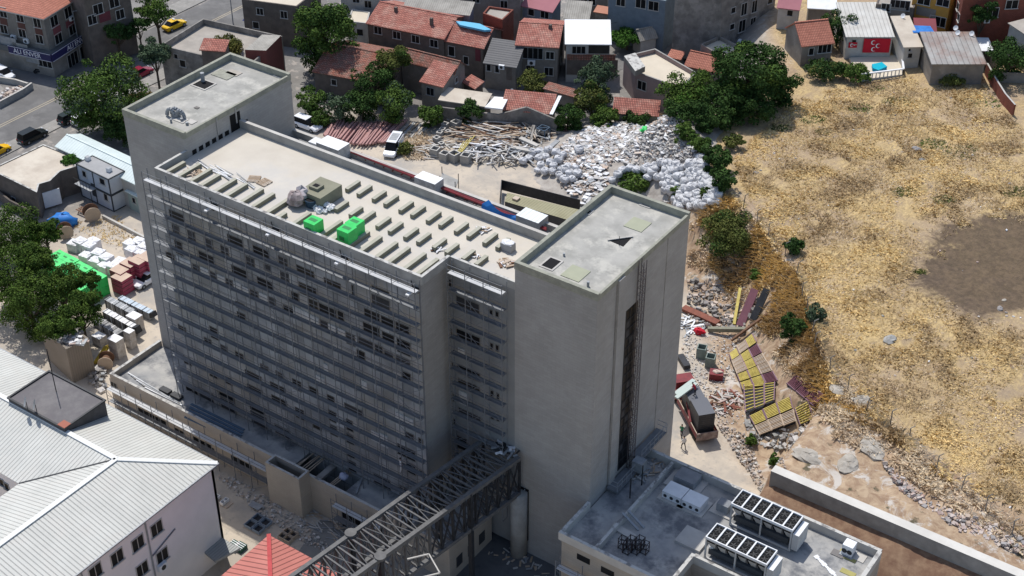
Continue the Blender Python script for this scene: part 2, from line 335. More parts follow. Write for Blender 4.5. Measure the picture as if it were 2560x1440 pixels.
    soil=mix(mr(noise(1.4),.4,.65),rgb((.062,.042,.028)),rgb((.125,.085,.055)))
    A=attr('mask');B=attr('mask2')
    c=mix(B[0],yard,city); c=mix(A[1],c,bk); c=mix(A[0],c,gr); c=mix(A[2],c,mix(mr(noise(.8,9,.7),.4,.62),rgb((.17,.095,.06)),rgb((.27,.175,.11)))); ad=N.new('ShaderNodeMath'); ad.operation='MULTIPLY_ADD'; L.new(noise(.45,9,.75,.5),ad.inputs[0]); ad.inputs[1].default_value=1.5; L.new(B[1],ad.inputs[2]); c=mix(mr(ad.outputs[0],1.12,1.45,0,.9),c,soil); L.new(c,b.inputs['Base Color'])
    bn=N.new('ShaderNodeBump'); bn.inputs['Distance'].default_value=.25
    st=N.new('ShaderNodeMath'); st.operation='MULTIPLY_ADD'; L.new(A[0],st.inputs[0]); st.inputs[1].default_value=.45; st.inputs[2].default_value=.15; L.new(st.outputs[0],bn.inputs['Strength'])
    L.new(noise(1.8,10,.8,1.0),bn.inputs['Height']); L.new(bn.outputs[0],b.inputs['Normal'])
    me.materials.append(m); o=bpy.data.objects.new('ground',me); COL.objects.link(o); tag(o,kind='structure')
build_terrain()
def sheet(name,pts,z,m,kind='structure'):
    b=MB(); b.face([(p[0],p[1],z) for p in pts],m)
    return tag(b.build(name),kind=kind)
def PP(lst,z=0): return [P(x,y,z) for x,y in lst]
# streets on the left: main street runs along Y, side street branches off to -X
sheet('road',[(-184,60),(-169.6,60),(-169.6,110),(-168.0,150),(-167.5,330),(-181,330),(-180.5,150),(-181.0,135),(-182.5,120)],0.012,asph)
sheet('side_road',[(-181,126),(-181,136),(-260,150),(-260,137)],0.008,asph)
def kerb(name,pts,z1=0.13,m=pave):
    b=MB(); b.prism(pts,-.1,z1,m); return tag(b.build(name),kind='structure')
kerb('pavement',[(-169.5,60),(-166.6,60),(-166.6,122),(-164.6,150),(-164.6,330),(-167.4,330),(-167.9,150),(-169.5,110)])
kerb('pavement',[(-186.5,60),(-184.1,60),(-182.7,110),(-182.2,124.5),(-186,125.6)])
kerb('pavement',[(-181,137),(-181,300),(-184.5,300),(-184.5,139.5)])
b=MB()
for dx in (0,.5): b.face([(-174.9+dx,60,.018),(-174.72+dx,60,.018),(-173.5+dx,330,.018),(-173.7+dx,330,.018)],paintw)
tag(b.build('road_marking'),kind='structure')
sheet('yard_paving',PP([(560,1290),(700,1440),(1400,1440),(1260,1290),(1100,1300),(900,1440),(760,1380),(640,1290)]),0.01,M('dark_yard',(.20,.195,.19),(.16,.155,.15),sc=.4)) if 0 else None
sheet('courtyard',PP([(1080,1500),(1100,1400),(1175,1330),(1262,1280),(1310,1372),(1420,1428),(1420,1500)]),0.01,M('courtyard_floor',(.10,.105,.11),(.15,.15,.15),sc=.4,c3=(.07,.075,.08),sc3=.2))
sheet('courtyard',PP([(735,1395),(800,1300),(1000,1290),(1150,1330),(1090,1400),(1070,1500),(860,1500)]),0.006,M('yard_asphalt',(.20,.195,.185),(.26,.25,.23),sc=.4))
sheet('alley',[(-113,186),(-108,184),(-96,226),(-101,228)],0.05,asph)
# ================================================= HOSPITAL
BX0,BX1,BY0,BY1,BYB=-102.0,-61.2,84.4,96.6,104.6
HOS=thing('hospital_building','tall unfinished grey hospital block with two windowless end towers and scaffolded front, in the middle','building',(-82,94,0))
def part(b,name,par=HOS,label=None,smooth=False): return b.build(name,par,True,smooth,label)
b=MB(); b.box(BX0,-68.6,BY0,96.6,.4,31.8,face,roofc); part(b,'facade_wall')
b=MB(); b.box(-68.6,-61.2,88.6,96.6,.4,31.8,fface,roofc); b.box(-68.7,-68.595,BY0+.0,88.6,.4,32.68,clad); part(b,'recessed_wall')
b=MB(); b.box(BX0,-61.2,96.6,BYB,.4,27.3,conc,deckm); part(b,'rear_wing')
# parapets
b=MB()
b.box(BX0-.0,-68.6,BY0-.02,BY0+.28,31.8,32.7,conc,cap_d)
b.box(-68.62,-68.35,BY0-.02,88.6,31.8,32.7,conc,cap_d); b.box(-68.35,-61.2,88.58,88.85,31.8,32.62,conc,cap_d)
b.box(BX0-.02,BX0+.28,BY0+.28,88.8,31.8,32.7,conc,cap_d)
b.box(BX0,-61.2,96.35,96.75,31.8,32.75,conc,conc_l)
b.box(BX0,-61.2,104.2,104.62,27.3,28.0,conc,conc_l); part(b,'parapet')
def tower(x0,x1,nm,lab):
    b=MB(); b.box(x0,x1,88.6,BYB,-.2,34.05,clad,troof); o=part(b,'tower_block',label=lab)
    t=MB(); w=.32
    t.box(x0-.05,x1+.05,88.55,88.6+w,34.05,34.8,paper); t.box(x0-.05,x1+.05,BYB-w,BYB+.05,34.05,34.8,paper)
    t.box(x0-.05,x0+w,88.6+w,BYB-w,34.05,34.8,paper); t.box(x1-w*.6,x1+.05,88.6+w,BYB-w,34.05,34.62,paper); cp=t.build('coping',HOS,True); cp.parent=o
    return o
LT=tower(-110.6,-101.8,'l','left end tower with pale stained roof'); RT=tower(-61.2,-52.6,'r','right end tower with patchy grey roof')
# roof plinths
SEEN=[]
def seg_plinths(o,s,lst,z=32.3):
    for (x0,y0,x1,y1) in lst:
        a=P(o[0]+x0*s,o[1]+y0*s,z); c=P(o[0]+x1*s,o[1]+y1*s,z); x=(a.x+c.x)/2; lo_,hi=min(a.y,c.y),max(a.y,c.y)
        if hi-lo_>2.3: hi=min(hi,lo_+3.3)
        lo_=max(lo_,BY0+.75 if x<-68.9 else 89.1)
        if any(abs(x-u)<.5 and abs(lo_-v)<1.2 for u,v in SEEN): continue
        SEEN.append((x,lo_))
        b=MB(); b.box(x-.2,x+.2,lo_,hi,31.79,32.25,olive,M('olive_top',(.42,.41,.34),(.36,.35,.28),sc=1.5)); part(b,'roof_plinth')
s6=((340,340),.361); s4=((720,240),.2778); s7=((900,500),.3472)
seg_plinths(*s6,[(215,240,335,172),(290,272,445,185),(375,305,520,222),(445,338,580,260),(545,377,690,290),(620,408,770,325),(720,450,880,360),(800,485,955,390),(900,525,1060,430),(980,555,1040,525),(1085,597,1210,525),(1280,675,1425,580),(1355,708,1410,680),(1465,748,1615,655),(1550,788,1700,690),(1655,832,1810,730),(1745,867,1895,765),(1855,910,2005,805),(1945,945,2095,845),
 (1300,452,1385,405),(1380,500,1465,445),(1480,540,1565,485),(1565,575,1650,515),(1670,620,1755,555),(1755,655,1840,590),(1860,695,1950,630),(1950,728,2035,665)])
seg_plinths(*s4,[(525,830,640,755),(630,875,745,795),(765,920,875,845),(870,965,985,885),(1005,1020,1120,940),(1115,1065,1225,980),(1255,1115,1365,1030),(1365,1155,1475,1075),(1505,1210,1615,1130),(1620,1255,1730,1170),(1765,1315,1875,1225),(1880,1355,1990,1270),(1050,1265,1165,1175),(1160,1310,1275,1220),(1305,1355,1420,1275),(1420,1400,1530,1320)])
seg_plinths(*s7,[(735,415,825,355),(830,455,915,395)])
# stair hatch block on the roof
b=MB(); z=33.3
q=PP([(747,470),(787,445),(837,467),(848,452),(848,478),(797,503)],z); lx=[p.x for p in q]; ly=[p.y for p in q]
a=P(750,472,z); c=P(797,496,z); e=P(848,456,z); f=P(788,446,z)
b.prism([(-86.2+0,0)]*0+[(a.x,a.y),(c.x,a.y-.1),(c.x,e.y),(f.x,e.y)],31.79,33.15,olive,M('olive_slab',(.25,.245,.18),(.22,.215,.155),sc=1)); b.box(a.x+.5,a.x+1.6,a.y+.7,a.y+1.7,33.15,33.45,olive)
part(b,'roof_hatch'); b=MB(); b.box(a.x+.75,a.x+1.35,a.y+.95,a.y+1.45,33.451,33.47,black); part(b,'hatch_opening')
# windows on the shaded front: left, top, bottom, right in enlarged crops
def fwin(o,s,lst,y,kind='w'):
    for t in lst:
        x0,t0,b0,x1=t[:4]; m={'d':glass,'g':glass_g,'b':glass_b,'w':M('insulation_board',(.55,.56,.56),(.42,.43,.44),sc=2.5)}[t[4] if len(t)>4 else 'd']
        A=PY(o[0]+x0/s,o[1]+t0/s,y); B=PY(o[0]+x0/s,o[1]+b0/s,y); C=PY(o[0]+x1/s,o[1]+(t0+(x1-x0)*.43)/s,y)
        X0,X1,Z0,Z1=A.x,C.x,B.z-.12,A.z+.15
        k=t[4] if len(t)>4 else 'd'; b=MB()
        if k=='w': b.box(X0,X1,y-.09,y+.05,Z0,Z1,m); part(b,'insulation_panel'); continue
        b.box(X0,X1,y-.012,y+.05,Z0,Z1,m); w=part(b,'window')
        f=MB(); fr=conc_d
        for xx in (X0,X1-.05): f.box(xx,xx+.05,y-.05,y-.013,Z0,Z1,fr)
        f.box(X0+.05,X1-.05,y-.05,y-.013,Z1-.05,Z1,fr); f.box(X0-.03,X1+.03,y-.08,y-.013,Z0-.05,Z0,fr)
        n=int((X1-X0)/1.5)
        for i in range(1,n): xx=X0+(X1-X0)*i/n; f.box(xx-.02,xx+.02,y-.04,y-.013,Z0,Z1-.05,fr)
        fo=f.build('frame',HOS,True); mw=fo.matrix_world.copy(); fo.parent=w
fwin((400,440),4.235,[(95,360,430,255),(125,515,620,205,'g'),(150,680,790,235),(60,800,860,150),(290,580,640,370,'g'),(470,660,770,555,'g'),(405,795,880,570),(710,620,690,880),(980,735,790,1155),(755,945,1030,925),(1025,1070,1150,1195),(180,850,930,330,'w'),(345,935,1000,415,'g'),(430,965,1040,515,'w'),(525,1010,1080,605,'g'),(610,1050,1120,690,'w'),(695,1085,1150,770,'g'),(785,1120,1190,860,'w'),(875,1175,1230,945,'w'),(950,1200,1260,1040,'g'),(1055,1240,1310,1140,'w'),(1145,1280,1340,1225,'g'),(905,850,930,1000,'g'),(1095,930,970,1175,'g'),(640,740,790,725,'g'),(800,1330,1370,900),(1250,850,930,1350,'g'),(1270,1010,1100,1365,'g'),(785,560,580,870),(1305,1370,1440,1420)],BY0)
fwin((720,600),3.789,[(80,240,290,250,'b'),(340,360,400,500,'b'),(790,435,470,960),(790,515,600,965,'g'),(30,490,580,100),(195,560,635,285,'b'),(292,600,690,460),(467,670,750,530),(720,650,740,870),(880,720,800,1010),(1020,780,860,1150),(710,780,880,870),(890,870,960,1010),(1030,935,1035,1160),(50,630,710,125,'w'),(130,670,760,205,'w'),(215,715,790,295,'w'),(305,760,830,380,'g'),(385,800,870,465,'w'),(475,840,920,545,'w'),(550,880,960,635,'g'),(650,1040,1090,730),(665,920,1000,810,'g'),(820,990,1070,900,'g'),(910,1050,1110,1000,'g'),(1010,1090,1150,1160,'g'),(1080,1245,1310,1165),(600,430,530,625),(100,400,480,270,'b')],BY0)
fwin((400,760),4.0,[(770,80,140,855),(495,225,310,575),(180,210,235,260),(440,335,370,515),(600,405,460,675,'g'),(750,475,530,835),(1000,600,660,1085,'g'),(850,660,710,1015),(870,800,850,1025),(1155,670,720,1240,'g'),(1100,780,840,1255),(490,655,700,570,'b'),(645,725,770,715,'b'),(235,525,570,310),(380,835,905,530,'g'),(600,925,1010,750,'g'),(905,1070,1160,1065,'g'),(1145,1200,1265,1305,'g'),(1350,1035,1110,1440),(1115,910,960,1270),(590,875,890,740),(900,1010,1030,1050),(255,800,840,375)],BY0)
fwin((720,900),3.789,[(200,250,300,285),(370,330,380,440),(535,410,470,705,'g'),(380,475,550,460),(550,560,640,615),(230,560,620,310,'b'),(395,610,680,465,'g'),(550,690,760,625,'b'),(1035,795,870,1205),(935,650,670,1030),(1110,680,740,1195,'g'),(1120,970,1040,1210),(560,880,890,635),(570,950,1020,645),(810,1075,1140,970,'g'),(1055,1190,1250,1170,'g'),(460,540,600,540,'w'),(790,670,740,865,'w'),(875,700,790,945,'w'),(1020,500,560,1100,'w'),(1110,540,600,1190,'w'),(340,40,110,380,'w'),(270,150,210,350,'w'),(700,200,290,750,'w'),(40,180,250,125),(1235,740,765,1280),(1240,1045,1080,1290)],BY0)
fwin((1090,620),2.573,[(130,310,360,280,'g'),(190,285,300,230),(130,520,570,285),(135,750,790,285),(140,840,870,285,'b'),(345,400,413,366),(382,412,428,405),(347,613,640,370),(383,626,652,406),(350,918,945,372),(388,935,958,410),(352,1060,1085,374),(388,1075,1100,410),(145,1030,1060,290,'g'),(135,1210,1270,200),(82,205,235,100),(95,525,560,105),(102,740,770,112),(108,945,975,118),(112,1100,1120,126),(150,920,985,205,'w'),(145,645,690,185,'w')],88.6)
# grooves, glazed slot and scars on the end wall of the right tower
x=-52.6
def rx(px,py): return PX(px,py,x+.02)
b=MB()
for (p0,p1) in (((1544,690),(1520,1225)),((1598,635),(1580,900)),((1672,580),(1640,1080))):
    a=rx(*p0); b.box(x-.02,x+.012,a.y-.06,a.y+.06,9.9,34.2,conc_d)
a=rx(1544,690); b.box(x-.02,x+.22,a.y+.06,rx(1560,676).y,9.9,34.35,clad)
part(b,'wall_joint')
s0=rx(1566,774); s1=rx(1597,735); sb=rx(1545,1190)
b=MB(); b.box(x-.02,x+.016,s0.y,s1.y,10.9,s0.z-.2,glass); w=part(b,'glazed_slot'); f=MB(); rr=random.Random(5)
zz=10.9
while zz<s0.z-.5:
    f.box(x+.017,x+.07,s0.y,s1.y,zz,zz+.09,dsteel)
    for k in range(3):
        y0=s0.y+(s1.y-s0.y)*k/3; f.box(x+.017,x+.06,y0,y0+.07,zz+.09,zz+1.0,dsteel)
        if rr.random()<.28: f.box(x+.017,x+.03,y0+.15,y0+.8,zz+.2,zz+.9,glass_g)
    zz+=1.05
fo=f.build('mullion_grid',HOS,True); fo.parent=w
# details on the tower roofs
def roofbox(par,px,py,sx,sy,h,m,name,z=34.05,rot=0.0,dz=0.0):
    p=P(px,py,z); b=MB(); c,s=math.cos(rot),math.sin(rot)
    b.prism([(p.x+u*c-v*s,p.y+u*s+v*c) for u,v in ((-sx,-sy),(sx,-sy),(sx,sy),(-sx,sy))],z-.01+dz,z+dz+h,m); return b.build(name,HOS,True)
sl=M('sage_board',(.36,.37,.27),(.33,.34,.25),sc=1)
roofbox(RT,1594,562,.95,.95,.06,sl,'roof_board'); roofbox(RT,1439,684,.95,1.0,.06,sl,'roof_board')
for (px,py,sx,sy) in ((1378,660,.55,.75),(1468,530,.3,.3),(1617,512,.4,.3),(509,212,.9,.75),(703,189,.5,.45),(338,270,.35,.35)):
    roofbox(RT,px,py,sx+.18,sy+.18,.07,conc_l,'hatch_kerb'); roofbox(RT,px,py,sx,sy,.01,black if (px,py)!=(1617,512) else conc_d,'hatch_opening',dz=.071)
b=MB(); q=PP([(1519,600),(1558,617),(1583,591)],34.05); b.prism([(p.x,p.y) for p in q],34.045,34.056,black); part(b,'triangular_opening')
b=MB(); q=[P(1519,600,34.15),P(1583,591,34.15)]; b.beam(q[0],q[1],.12,.08,conc_l); b.tube(P(1548,614,34.05),P(1548,614,34.05)+Vector((0,0,1)),.03,dsteel); part(b,'opening_edge')
for px,py,r_,h_ in ((1470,716,.12,.5),(508,205,.22,1.1),(428,306,.12,.4),(455,303,.16,.35),(468,312,.16,.3),(1410,640,.1,.3)):
    p=P(px,py,34.05); b=MB(); b.tube(p,p+Vector((0,0,h_)),r_,steel,10); part(b,'vent_pipe')
for px,py,sx,sy,m in ((560,187,1.2,.8,paper),(585,183,.8,.5,M('tan_screed',(.42,.38,.33),(.36,.33,.28),sc=1)),(450,299,.9,.5,conc_l),(478,305,.5,.4,conc_l),(492,270,.25,.2,conc_d)):
    roofbox(LT,px,py,sx,sy,.07,m,'roof_upstand')
# base strip under the cladding of the left tower, door
x=-101.8; b=MB()
for k in range(9):
    y0=89.4+k*.95; b=MB(); b.box(x-.02,x+.02,y0,y0+.6,31.82,32.35,black); part(b,'wall_gap')
ya=PX(577,318,x).y; b=MB(); b.box(x-.02,x+.025,ya,ya+1.5,31.82,33.8,black); part(b,'tower_door')
b=MB(); b.box(x,x+.1,95.9,96.05,32.6,34.4,clad); b.box(x,x+.12,93.1,93.25,32.5,34.4,clad); part(b,'cladding_edge')
# ================================================= PODIUM
POD=thing('podium_building','low beige hospital podium with flat deck and parapet in front of the tall block','building',(-92,82,0))
py0=80.9
def pp(b,name,label=None): return b.build(name,POD,True,False,label)
b=MB(); b.box(-110.95,-63.6,py0,py0+.3,-.2,4.8,clad_w,cap_d); b.box(-110.95,-110.6,py0+.3,88.55,-.2,4.8,clad_w,cap_d); b.box(-63.9,-63.6,py0+.3,88.0,-.2,4.8,clad_w,cap_d); pp(b,'outer_wall')
b=MB()
for (x0,x1,y0,y1) in ((-110.6,-84.4,81.2,88.5),(-84.4,-77.4,84.2,84.38),(-77.4,-63.9,81.2,84.38),(-68.5,-63.9,84.38,88.5)): b.box(x0,x1,y0,y1,3.6,4.05,conc,deckm)
b.box(-84.4,-77.4,81.2,81.5,3.6,4.045,conc); b.box(-81.4,-80.7,81.5,84.2,3.7,4.04,conc_d); pp(b,'roof_deck')
b=MB(); b.box(-84.6,-77.2,81.25,84.3,.5,.6,black); pp(b,'pit_floor')
rr=random.Random(2)
for i in range(9):
    b=MB()
    xx=-84.2+i*.36+rr.uniform(-.05,.05) if i<6 else -79.4+i*.2-1.2; b.beam((xx,81.3,4.1),(xx+rr.uniform(-.1,.3),84.3,4.12),.1,.1,wood)
    tag(b.build('timber_prop'),'loose timber laid across the dark pit in the podium deck','timber','timbers across the dark pit')
b=MB(); b.box(-86.0,-85.75,79.3,80.9,-.2,5.5,clad_w,cap_d); b.box(-81.65,-81.4,79.3,80.9,-.2,5.5,clad_w,cap_d); b.box(-85.75,-81.65,79.3,79.55,-.2,5.5,clad_w,cap_d); b.box(-85.75,-81.65,80.65,80.9,4.81,5.5,clad_w,cap_d); b.box(-85.7,-81.7,79.6,80.85,0,.3,black); pp(b,'light_shaft')
fw2=[]
for (x0,t0,b0,x1,o,s) in [(1130,60,130,1340,(0,1000),3.273),(1430,225,300,1500,(0,1000),3.273),(1580,310,370,1740,(0,1000),3.273),(1890,450,520,2050,(0,1000),3.273),(150,1255,1330,235,(400,760),4),(330,1320,1390,500,(400,760),4),(640,740,800,830,(700,1100),4.129),(650,900,960,850,(700,1100),4.129),(1000,880,960,1060,(700,1100),4.129),(180,930,1010,240,(240,760),4.8),(280,1180,1290,560,(240,760),4.8)]:
    A=PY(o[0]+x0/s,o[1]+t0/s,py0); B=PY(o[0]+x0/s,o[1]+b0/s,py0); C=PY(o[0]+x1/s,o[1]+t0/s,py0); b=MB(); b.box(A.x,C.x,py0-.02,py0+.05,max(B.z,.8),A.z,glass); w=pp(b,'window')
    f=MB(); f.box(A.x-.05,C.x+.05,py0-.09,py0-.021,max(B.z,.8)-.1,max(B.z,.8),conc_l)
    n=max(2,int((C.x-A.x)/.8))
    for i in range(n+1): xx=A.x+(C.x-A.x)*i/n; f.box(xx-.03,xx+.03,py0-.07,py0-.021,max(B.z,.8),A.z,steel)
    fo=f.build('frame',POD,True); fo.parent=w
b=MB(); e=P(1165,1380,2); 
for k in range(3): b.box(-63.605,-63.58,82+k*1.9,83+k*1.9,1,2.4,glass_g)
pp(b,'side_window')
# round column and slot beside the right tower
b=MB(); cpt=P(1297,1383,0); b.tube((cpt.x,cpt.y,-.2),(cpt.x,cpt.y,8.4),.85,conc,20); tag(b.build('concrete_column',None,True,True),'thick round concrete column carrying the steel bridge at the right tower','column')
b=MB(); b.box(-60.6,-59.5,88.45,88.58,1.8,8.6,black); b.box(-59.9,-59.85,88.3,88.45,1.8,8.6,steel); part(b,'service_slot')
# ================================================= PLANT-ROOM BUILDING (chillers)
PLT=thing('plant_building','low flat-roofed annex with parapet carrying the chillers beside the right tower','building',(-40,92,0))
def pl(b,name): return b.build(name,PLT,True)
ct=cap_d
b=MB(); b.prism([(-52.5,83.7),(-41.2,83.7),(-41.2,88.0),(-27.3,88.0),(-27.3,98.4),(-52.5,98.4)],-.2,9.9,clad_w,deckm); pl(b,'main_block')
b=MB(); b.box(-41.2,-27.3,83.7,87.99,-.2,6.8,clad_w,conc_d); pl(b,'sunken_bay')
b=MB()
for (x0,x1,y0,y1) in ((-52.75,-41.0,83.5,83.85),(-52.75,-52.4,83.85,88.5),(-52.5,-27.3,98.1,98.45),(-27.6,-27.2,83.5,98.1),(-41.35,-41.0,83.85,88.2),(-41.0,-27.6,87.9,88.2),(-49.1,-48.8,83.85,98.1)): b.box(x0,x1,y0,y1,9.88,10.8 if x0!=-49.1 else 10.65,conc_l,ct)
b.box(-41.0,-27.3,83.5,83.8,6.8,9.9,clad_w); pl(b,'parapet')
b=MB(); 
for px,py in ((1440,1388),(1500,1420)): a=PY(px,py,83.5); b=MB(); b.box(a.x,a.x+1.4,83.66,83.72,a.z-.6,a.z+.1,glass); pl(b,'window')
lit=M('sun_screed',(.54,.51,.46),(.49,.46,.41),sc=.4)
# ================================================= STEEL BRIDGE
def bridge():
    t=thing('steel_truss_bridge','unfinished steel truss footbridge running from the right tower column to the foreground','bridge',(-65,76,0))
    a0,a1=Vector((-64.4,88.0,13)),Vector((-68.1,60,13)); c0,c1=Vector((-60.1,87.8,13)),Vector((-64.2,59.4,13)); dn=Vector((0,0,-4.5))
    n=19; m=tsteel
    def L(a,c,i): return a.lerp(c,i/n)
    for nm,(s,e) in (('top_chord',(a0,a1)),('top_chord',(c0,c1)),('bottom_chord',(a0+dn,a1+dn)),('bottom_chord',(c0+dn,c1+dn))):
        b=MB(); b.beam(s,e,.42,.42,m); b.build(nm,t,True)
    for i in range(n+1):
        b=MB(); b.beam(L(a0,a1,i),L(c0,c1,i),.16,.18,m); b.build('top_beam',t,True)
        b=MB(); b.beam(L(a0,a1,i)+dn,L(c0,c1,i)+dn,.16,.18,m); b.build('bottom_beam',t,True)
    for i in range(n):
        b=MB(); mid=(L(a0,a1,i+.5)+L(c0,c1,i+.5))/2
        for q in ((a0,a1,i+.15),(c0,c1,i+.15),(a0,a1,i+.85),(c0,c1,i+.85)): b.tube(L(*q),mid,.06,m,5)
        b.build('cross_brace',t,True); b=MB(); b.tube(L(a0,a1,i)+dn,L(c0,c1,i+1)+dn,.05,m,5); b.build('bottom_brace',t,True)
        for (s,e) in ((a0,a1),(c0,c1)):
            b=MB(); b.beam(L(s,e,i),L(s,e,i)+dn,.22,.22,dsteel if i<8 else m); b.beam(L(s,e,i),L(s,e,i+1)+dn,.13,.13,dsteel if i<8 else m); b.beam(L(s,e,i)+dn,L(s,e,i+1),.13,.13,dsteel if i<8 else m)  # webs nearest the tower darkened: the main block's shadow put into their colour
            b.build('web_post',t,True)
    for s,e,k in ((c0,c1,.235),(a0,a1,.235),(a0,a1,.62),(c0,c1,.63)):
        p=s.lerp(e,k); b=MB()
        b.beam((p.x,p.y,-.2),(p.x,p.y,13.05),.42,.42,dsteel)
        if k>.5: b.tube((p.x,p.y,13.1),(p.x,p.y,13.35),.55,tsteel,14)
        b.build('column',t,True)
    for i in range(7):
        p=(L(a0,a1,12)+dn).lerp(L(c0,c1,6)+dn,i/6)
    return t
bridge()
b=MB(); p=P(1045,1416,12); 
for u,v in (((-1.2,0),(0,1.6)),((0,1.6),(2.2,.3)),((2.2,.3),(1.0,-1.3))): b.beam((p.x+u[0],p.y+u[1],12.2),(p.x+v[0],p.y+v[1],12.2),.12,.12,conc_l)
tag(b.build('metal_framework'),'small pale steel gantry beside the bridge at the bottom edge','framework')  # corner of an open pale steel frame
# ================================================= SCAFFOLDS
scst=M('scaffold_tube',(.19,.20,.215),(.14,.15,.165),sc=2,rough=.7)
def scaffold(name,label,x0,x1,y0,y1,z0,levels,dz=2.05,bay=2.57,diag=True,topcol=None,skip=()):
    t=thing(name,label,'scaffold',((x0+x1)/2,(y0+y1)/2,z0)); n=max(1,round((x1-x0)/bay)); X=[x0+(x1-x0)*i/n for i in range(n+1)]; ztop=z0+levels*dz
    for i,x in enumerate(X):
        b=MB()
        for y in (y0,y1): b.tube((x,y,z0),(x,y,ztop+1.1),.045,scst,5)
        for k in range(levels+1): b.tube((x,y0,z0+k*dz-.06),(x,y1,z0+k*dz-.06),.035,scst,4)
        b.build('upright_frame',t,True)
    rr=random.Random(hash(name)%99)
    for k in range(1,levels+1):
        z=z0+k*dz; b=MB()
        for i in range(n):
            if (k,i) in skip: continue
            b.box(X[i]+.03,X[i+1]-.03,y0+.06,y1-.14,z,z+.05,deck_st if k<levels else M('sunlit_deck',(.55,.56,.57),(.45,.46,.47),sc=1))  # top level paler than the rest: sunlight on it put into the colour
        b.build('deck',t,True)
        b=MB()
        for h in (.5,1.0): b.tube((x0,y0,z+h),(x1,y0,z+h),.028,scst,4)
        b.build('guard_rail',t,True)
        if diag and k%1==0:
            for ii in (0,n-1,n//2): 
                b=MB(); s=1 if k%2 else -1; xa,xb=(X[ii],X[ii+1]) if s>0 else (X[ii+1],X[ii]); b.tube((xa,y0-.03,z-dz),(xb,y0-.03,z),.025,scst,4); b.build('diagonal_brace',t,True)
    return t
scaffold('scaffold','tall scaffold covering the whole wide grey front of the hospital',-102.6,-68.3,83.2,83.95,4.05,15,dz=1.837)
scaffold('scaffold','narrow tall scaffold in the recess beside the right tower',-67.9,-61.8,87.4,88.2,4.05,15,dz=1.837,bay=2.1)
scaffold('scaffold','low scaffold along the left part of the podium front wall',-110.5,-86.4,79.7,80.5,0,2,dz=1.75,bay=2.4)
scaffold('scaffold','short scaffold bay right of the podium light shaft',-77.6,-71.5,79.7,80.5,0,2,dz=1.75,bay=2.0)
scaffold('scaffold','scaffold against the front wall of the plant-room annex',-52.3,-42.5,82.4,83.2,0,4,dz=1.8,bay=2.4)
def bracket(px,py,lab):
    a=PY(px,py,84.3); b=MB(); b.box(a.x-.3,a.x+.3,83.8,84.39,a.z-.25,a.z+.15,dsteel); b.box(a.x-.2,a.x+.15,83.0,83.8,a.z-.05,a.z+.08,white); b.beam((a.x-.25,84.2,a.z),(a.x-.45,84.2,a.z+.8),.07,.07,dsteel)
    tag(b.build('hoist_bracket'),lab,'bracket',None)
bracket(537,514,'dark hoist bracket on the front wall nearest the left tower'); bracket(690,574,'dark hoist bracket on the front wall, second from the left'); bracket(862,645,'dark hoist bracket on the front wall, third from the left'); bracket(1040,722,'dark hoist bracket at the right end of the top deck')
# ================================================= HOUSES
def winparts(par,a,b,wins,wall=None):
    d=(b-a); d.z=0; L=d.length; d.normalize(); n=Vector((d.y,-d.x,0))
    if n.dot(CAM-a)<0: n=-n
    for w in wins:
        px,py,ww,hh=w[:4]; st=w[4] if len(w)>4 else 'w'
        c=PL(px,py,a,b); c=a+d*max(ww/2+.1,min(L-ww/2-.1,(c-a).dot(d)))+Vector((0,0,c.z-a.z)); u=Vector((0,0,1))
        def bx(x0,x1,z0,z1,d0,d1,m,B):
            q=[c+d*x0+n*d0,c+d*x1+n*d0,c+d*x1+n*d1,c+d*x0+n*d1]; B.prism([(p.x,p.y) for p in q],c.z+z0,c.z+z1,m,bot=True)
        if st=='door': B=MB(); bx(-ww/2,ww/2,-hh/2,hh/2,-.05,.05,w[5] if len(w)>5 else maroon,B); B.build('door',par,True); continue
        if st=='panel': B=MB(); bx(-ww/2,ww/2,-hh/2,hh/2,-.05,.06,w[5],B); B.build('wall_panel',par,True); continue
        if st=='ac':
            e=thing('ac_unit',w[5],'air conditioner',tuple(c+n*.3)); B=MB(); bx(-ww/2,ww/2,-hh/2,hh/2,.05,.42,white,B); B.build('casing',e,True)
            B=MB(); q=c+n*.42; B.tube(q,q+n*.02,hh*.36,dsteel,10); B.build('fan_grille',e,True); continue
        B=MB(); fr=stucco_w if st=='w' else (brickm if st=='b' else steel); t=.09
        bx(-ww/2,-ww/2+t,-hh/2,hh/2,-.03,.07,fr,B); bx(ww/2-t,ww/2,-hh/2,hh/2,-.03,.07,fr,B); bx(-ww/2+t,ww/2-t,hh/2-t,hh/2,-.03,.07,fr,B); bx(-ww/2-.08,ww/2+.08,-hh/2-.1,-hh/2,-.03,.16,fr,B)
        k=max(1,round(ww/.8)); 
        for i in range(1,k): x=-ww/2+ww*i/k; bx(x-.035,x+.035,-hh/2,hh/2-t,-.03,.055,fr,B)
        o=B.build('window',par,True); B=MB(); bx(-ww/2+t,ww/2-t,-hh/2,hh/2-t,-.03,.025,glass if st!='c' else whites,B); g=B.build('pane',par,True); g.parent=o
EDG={}
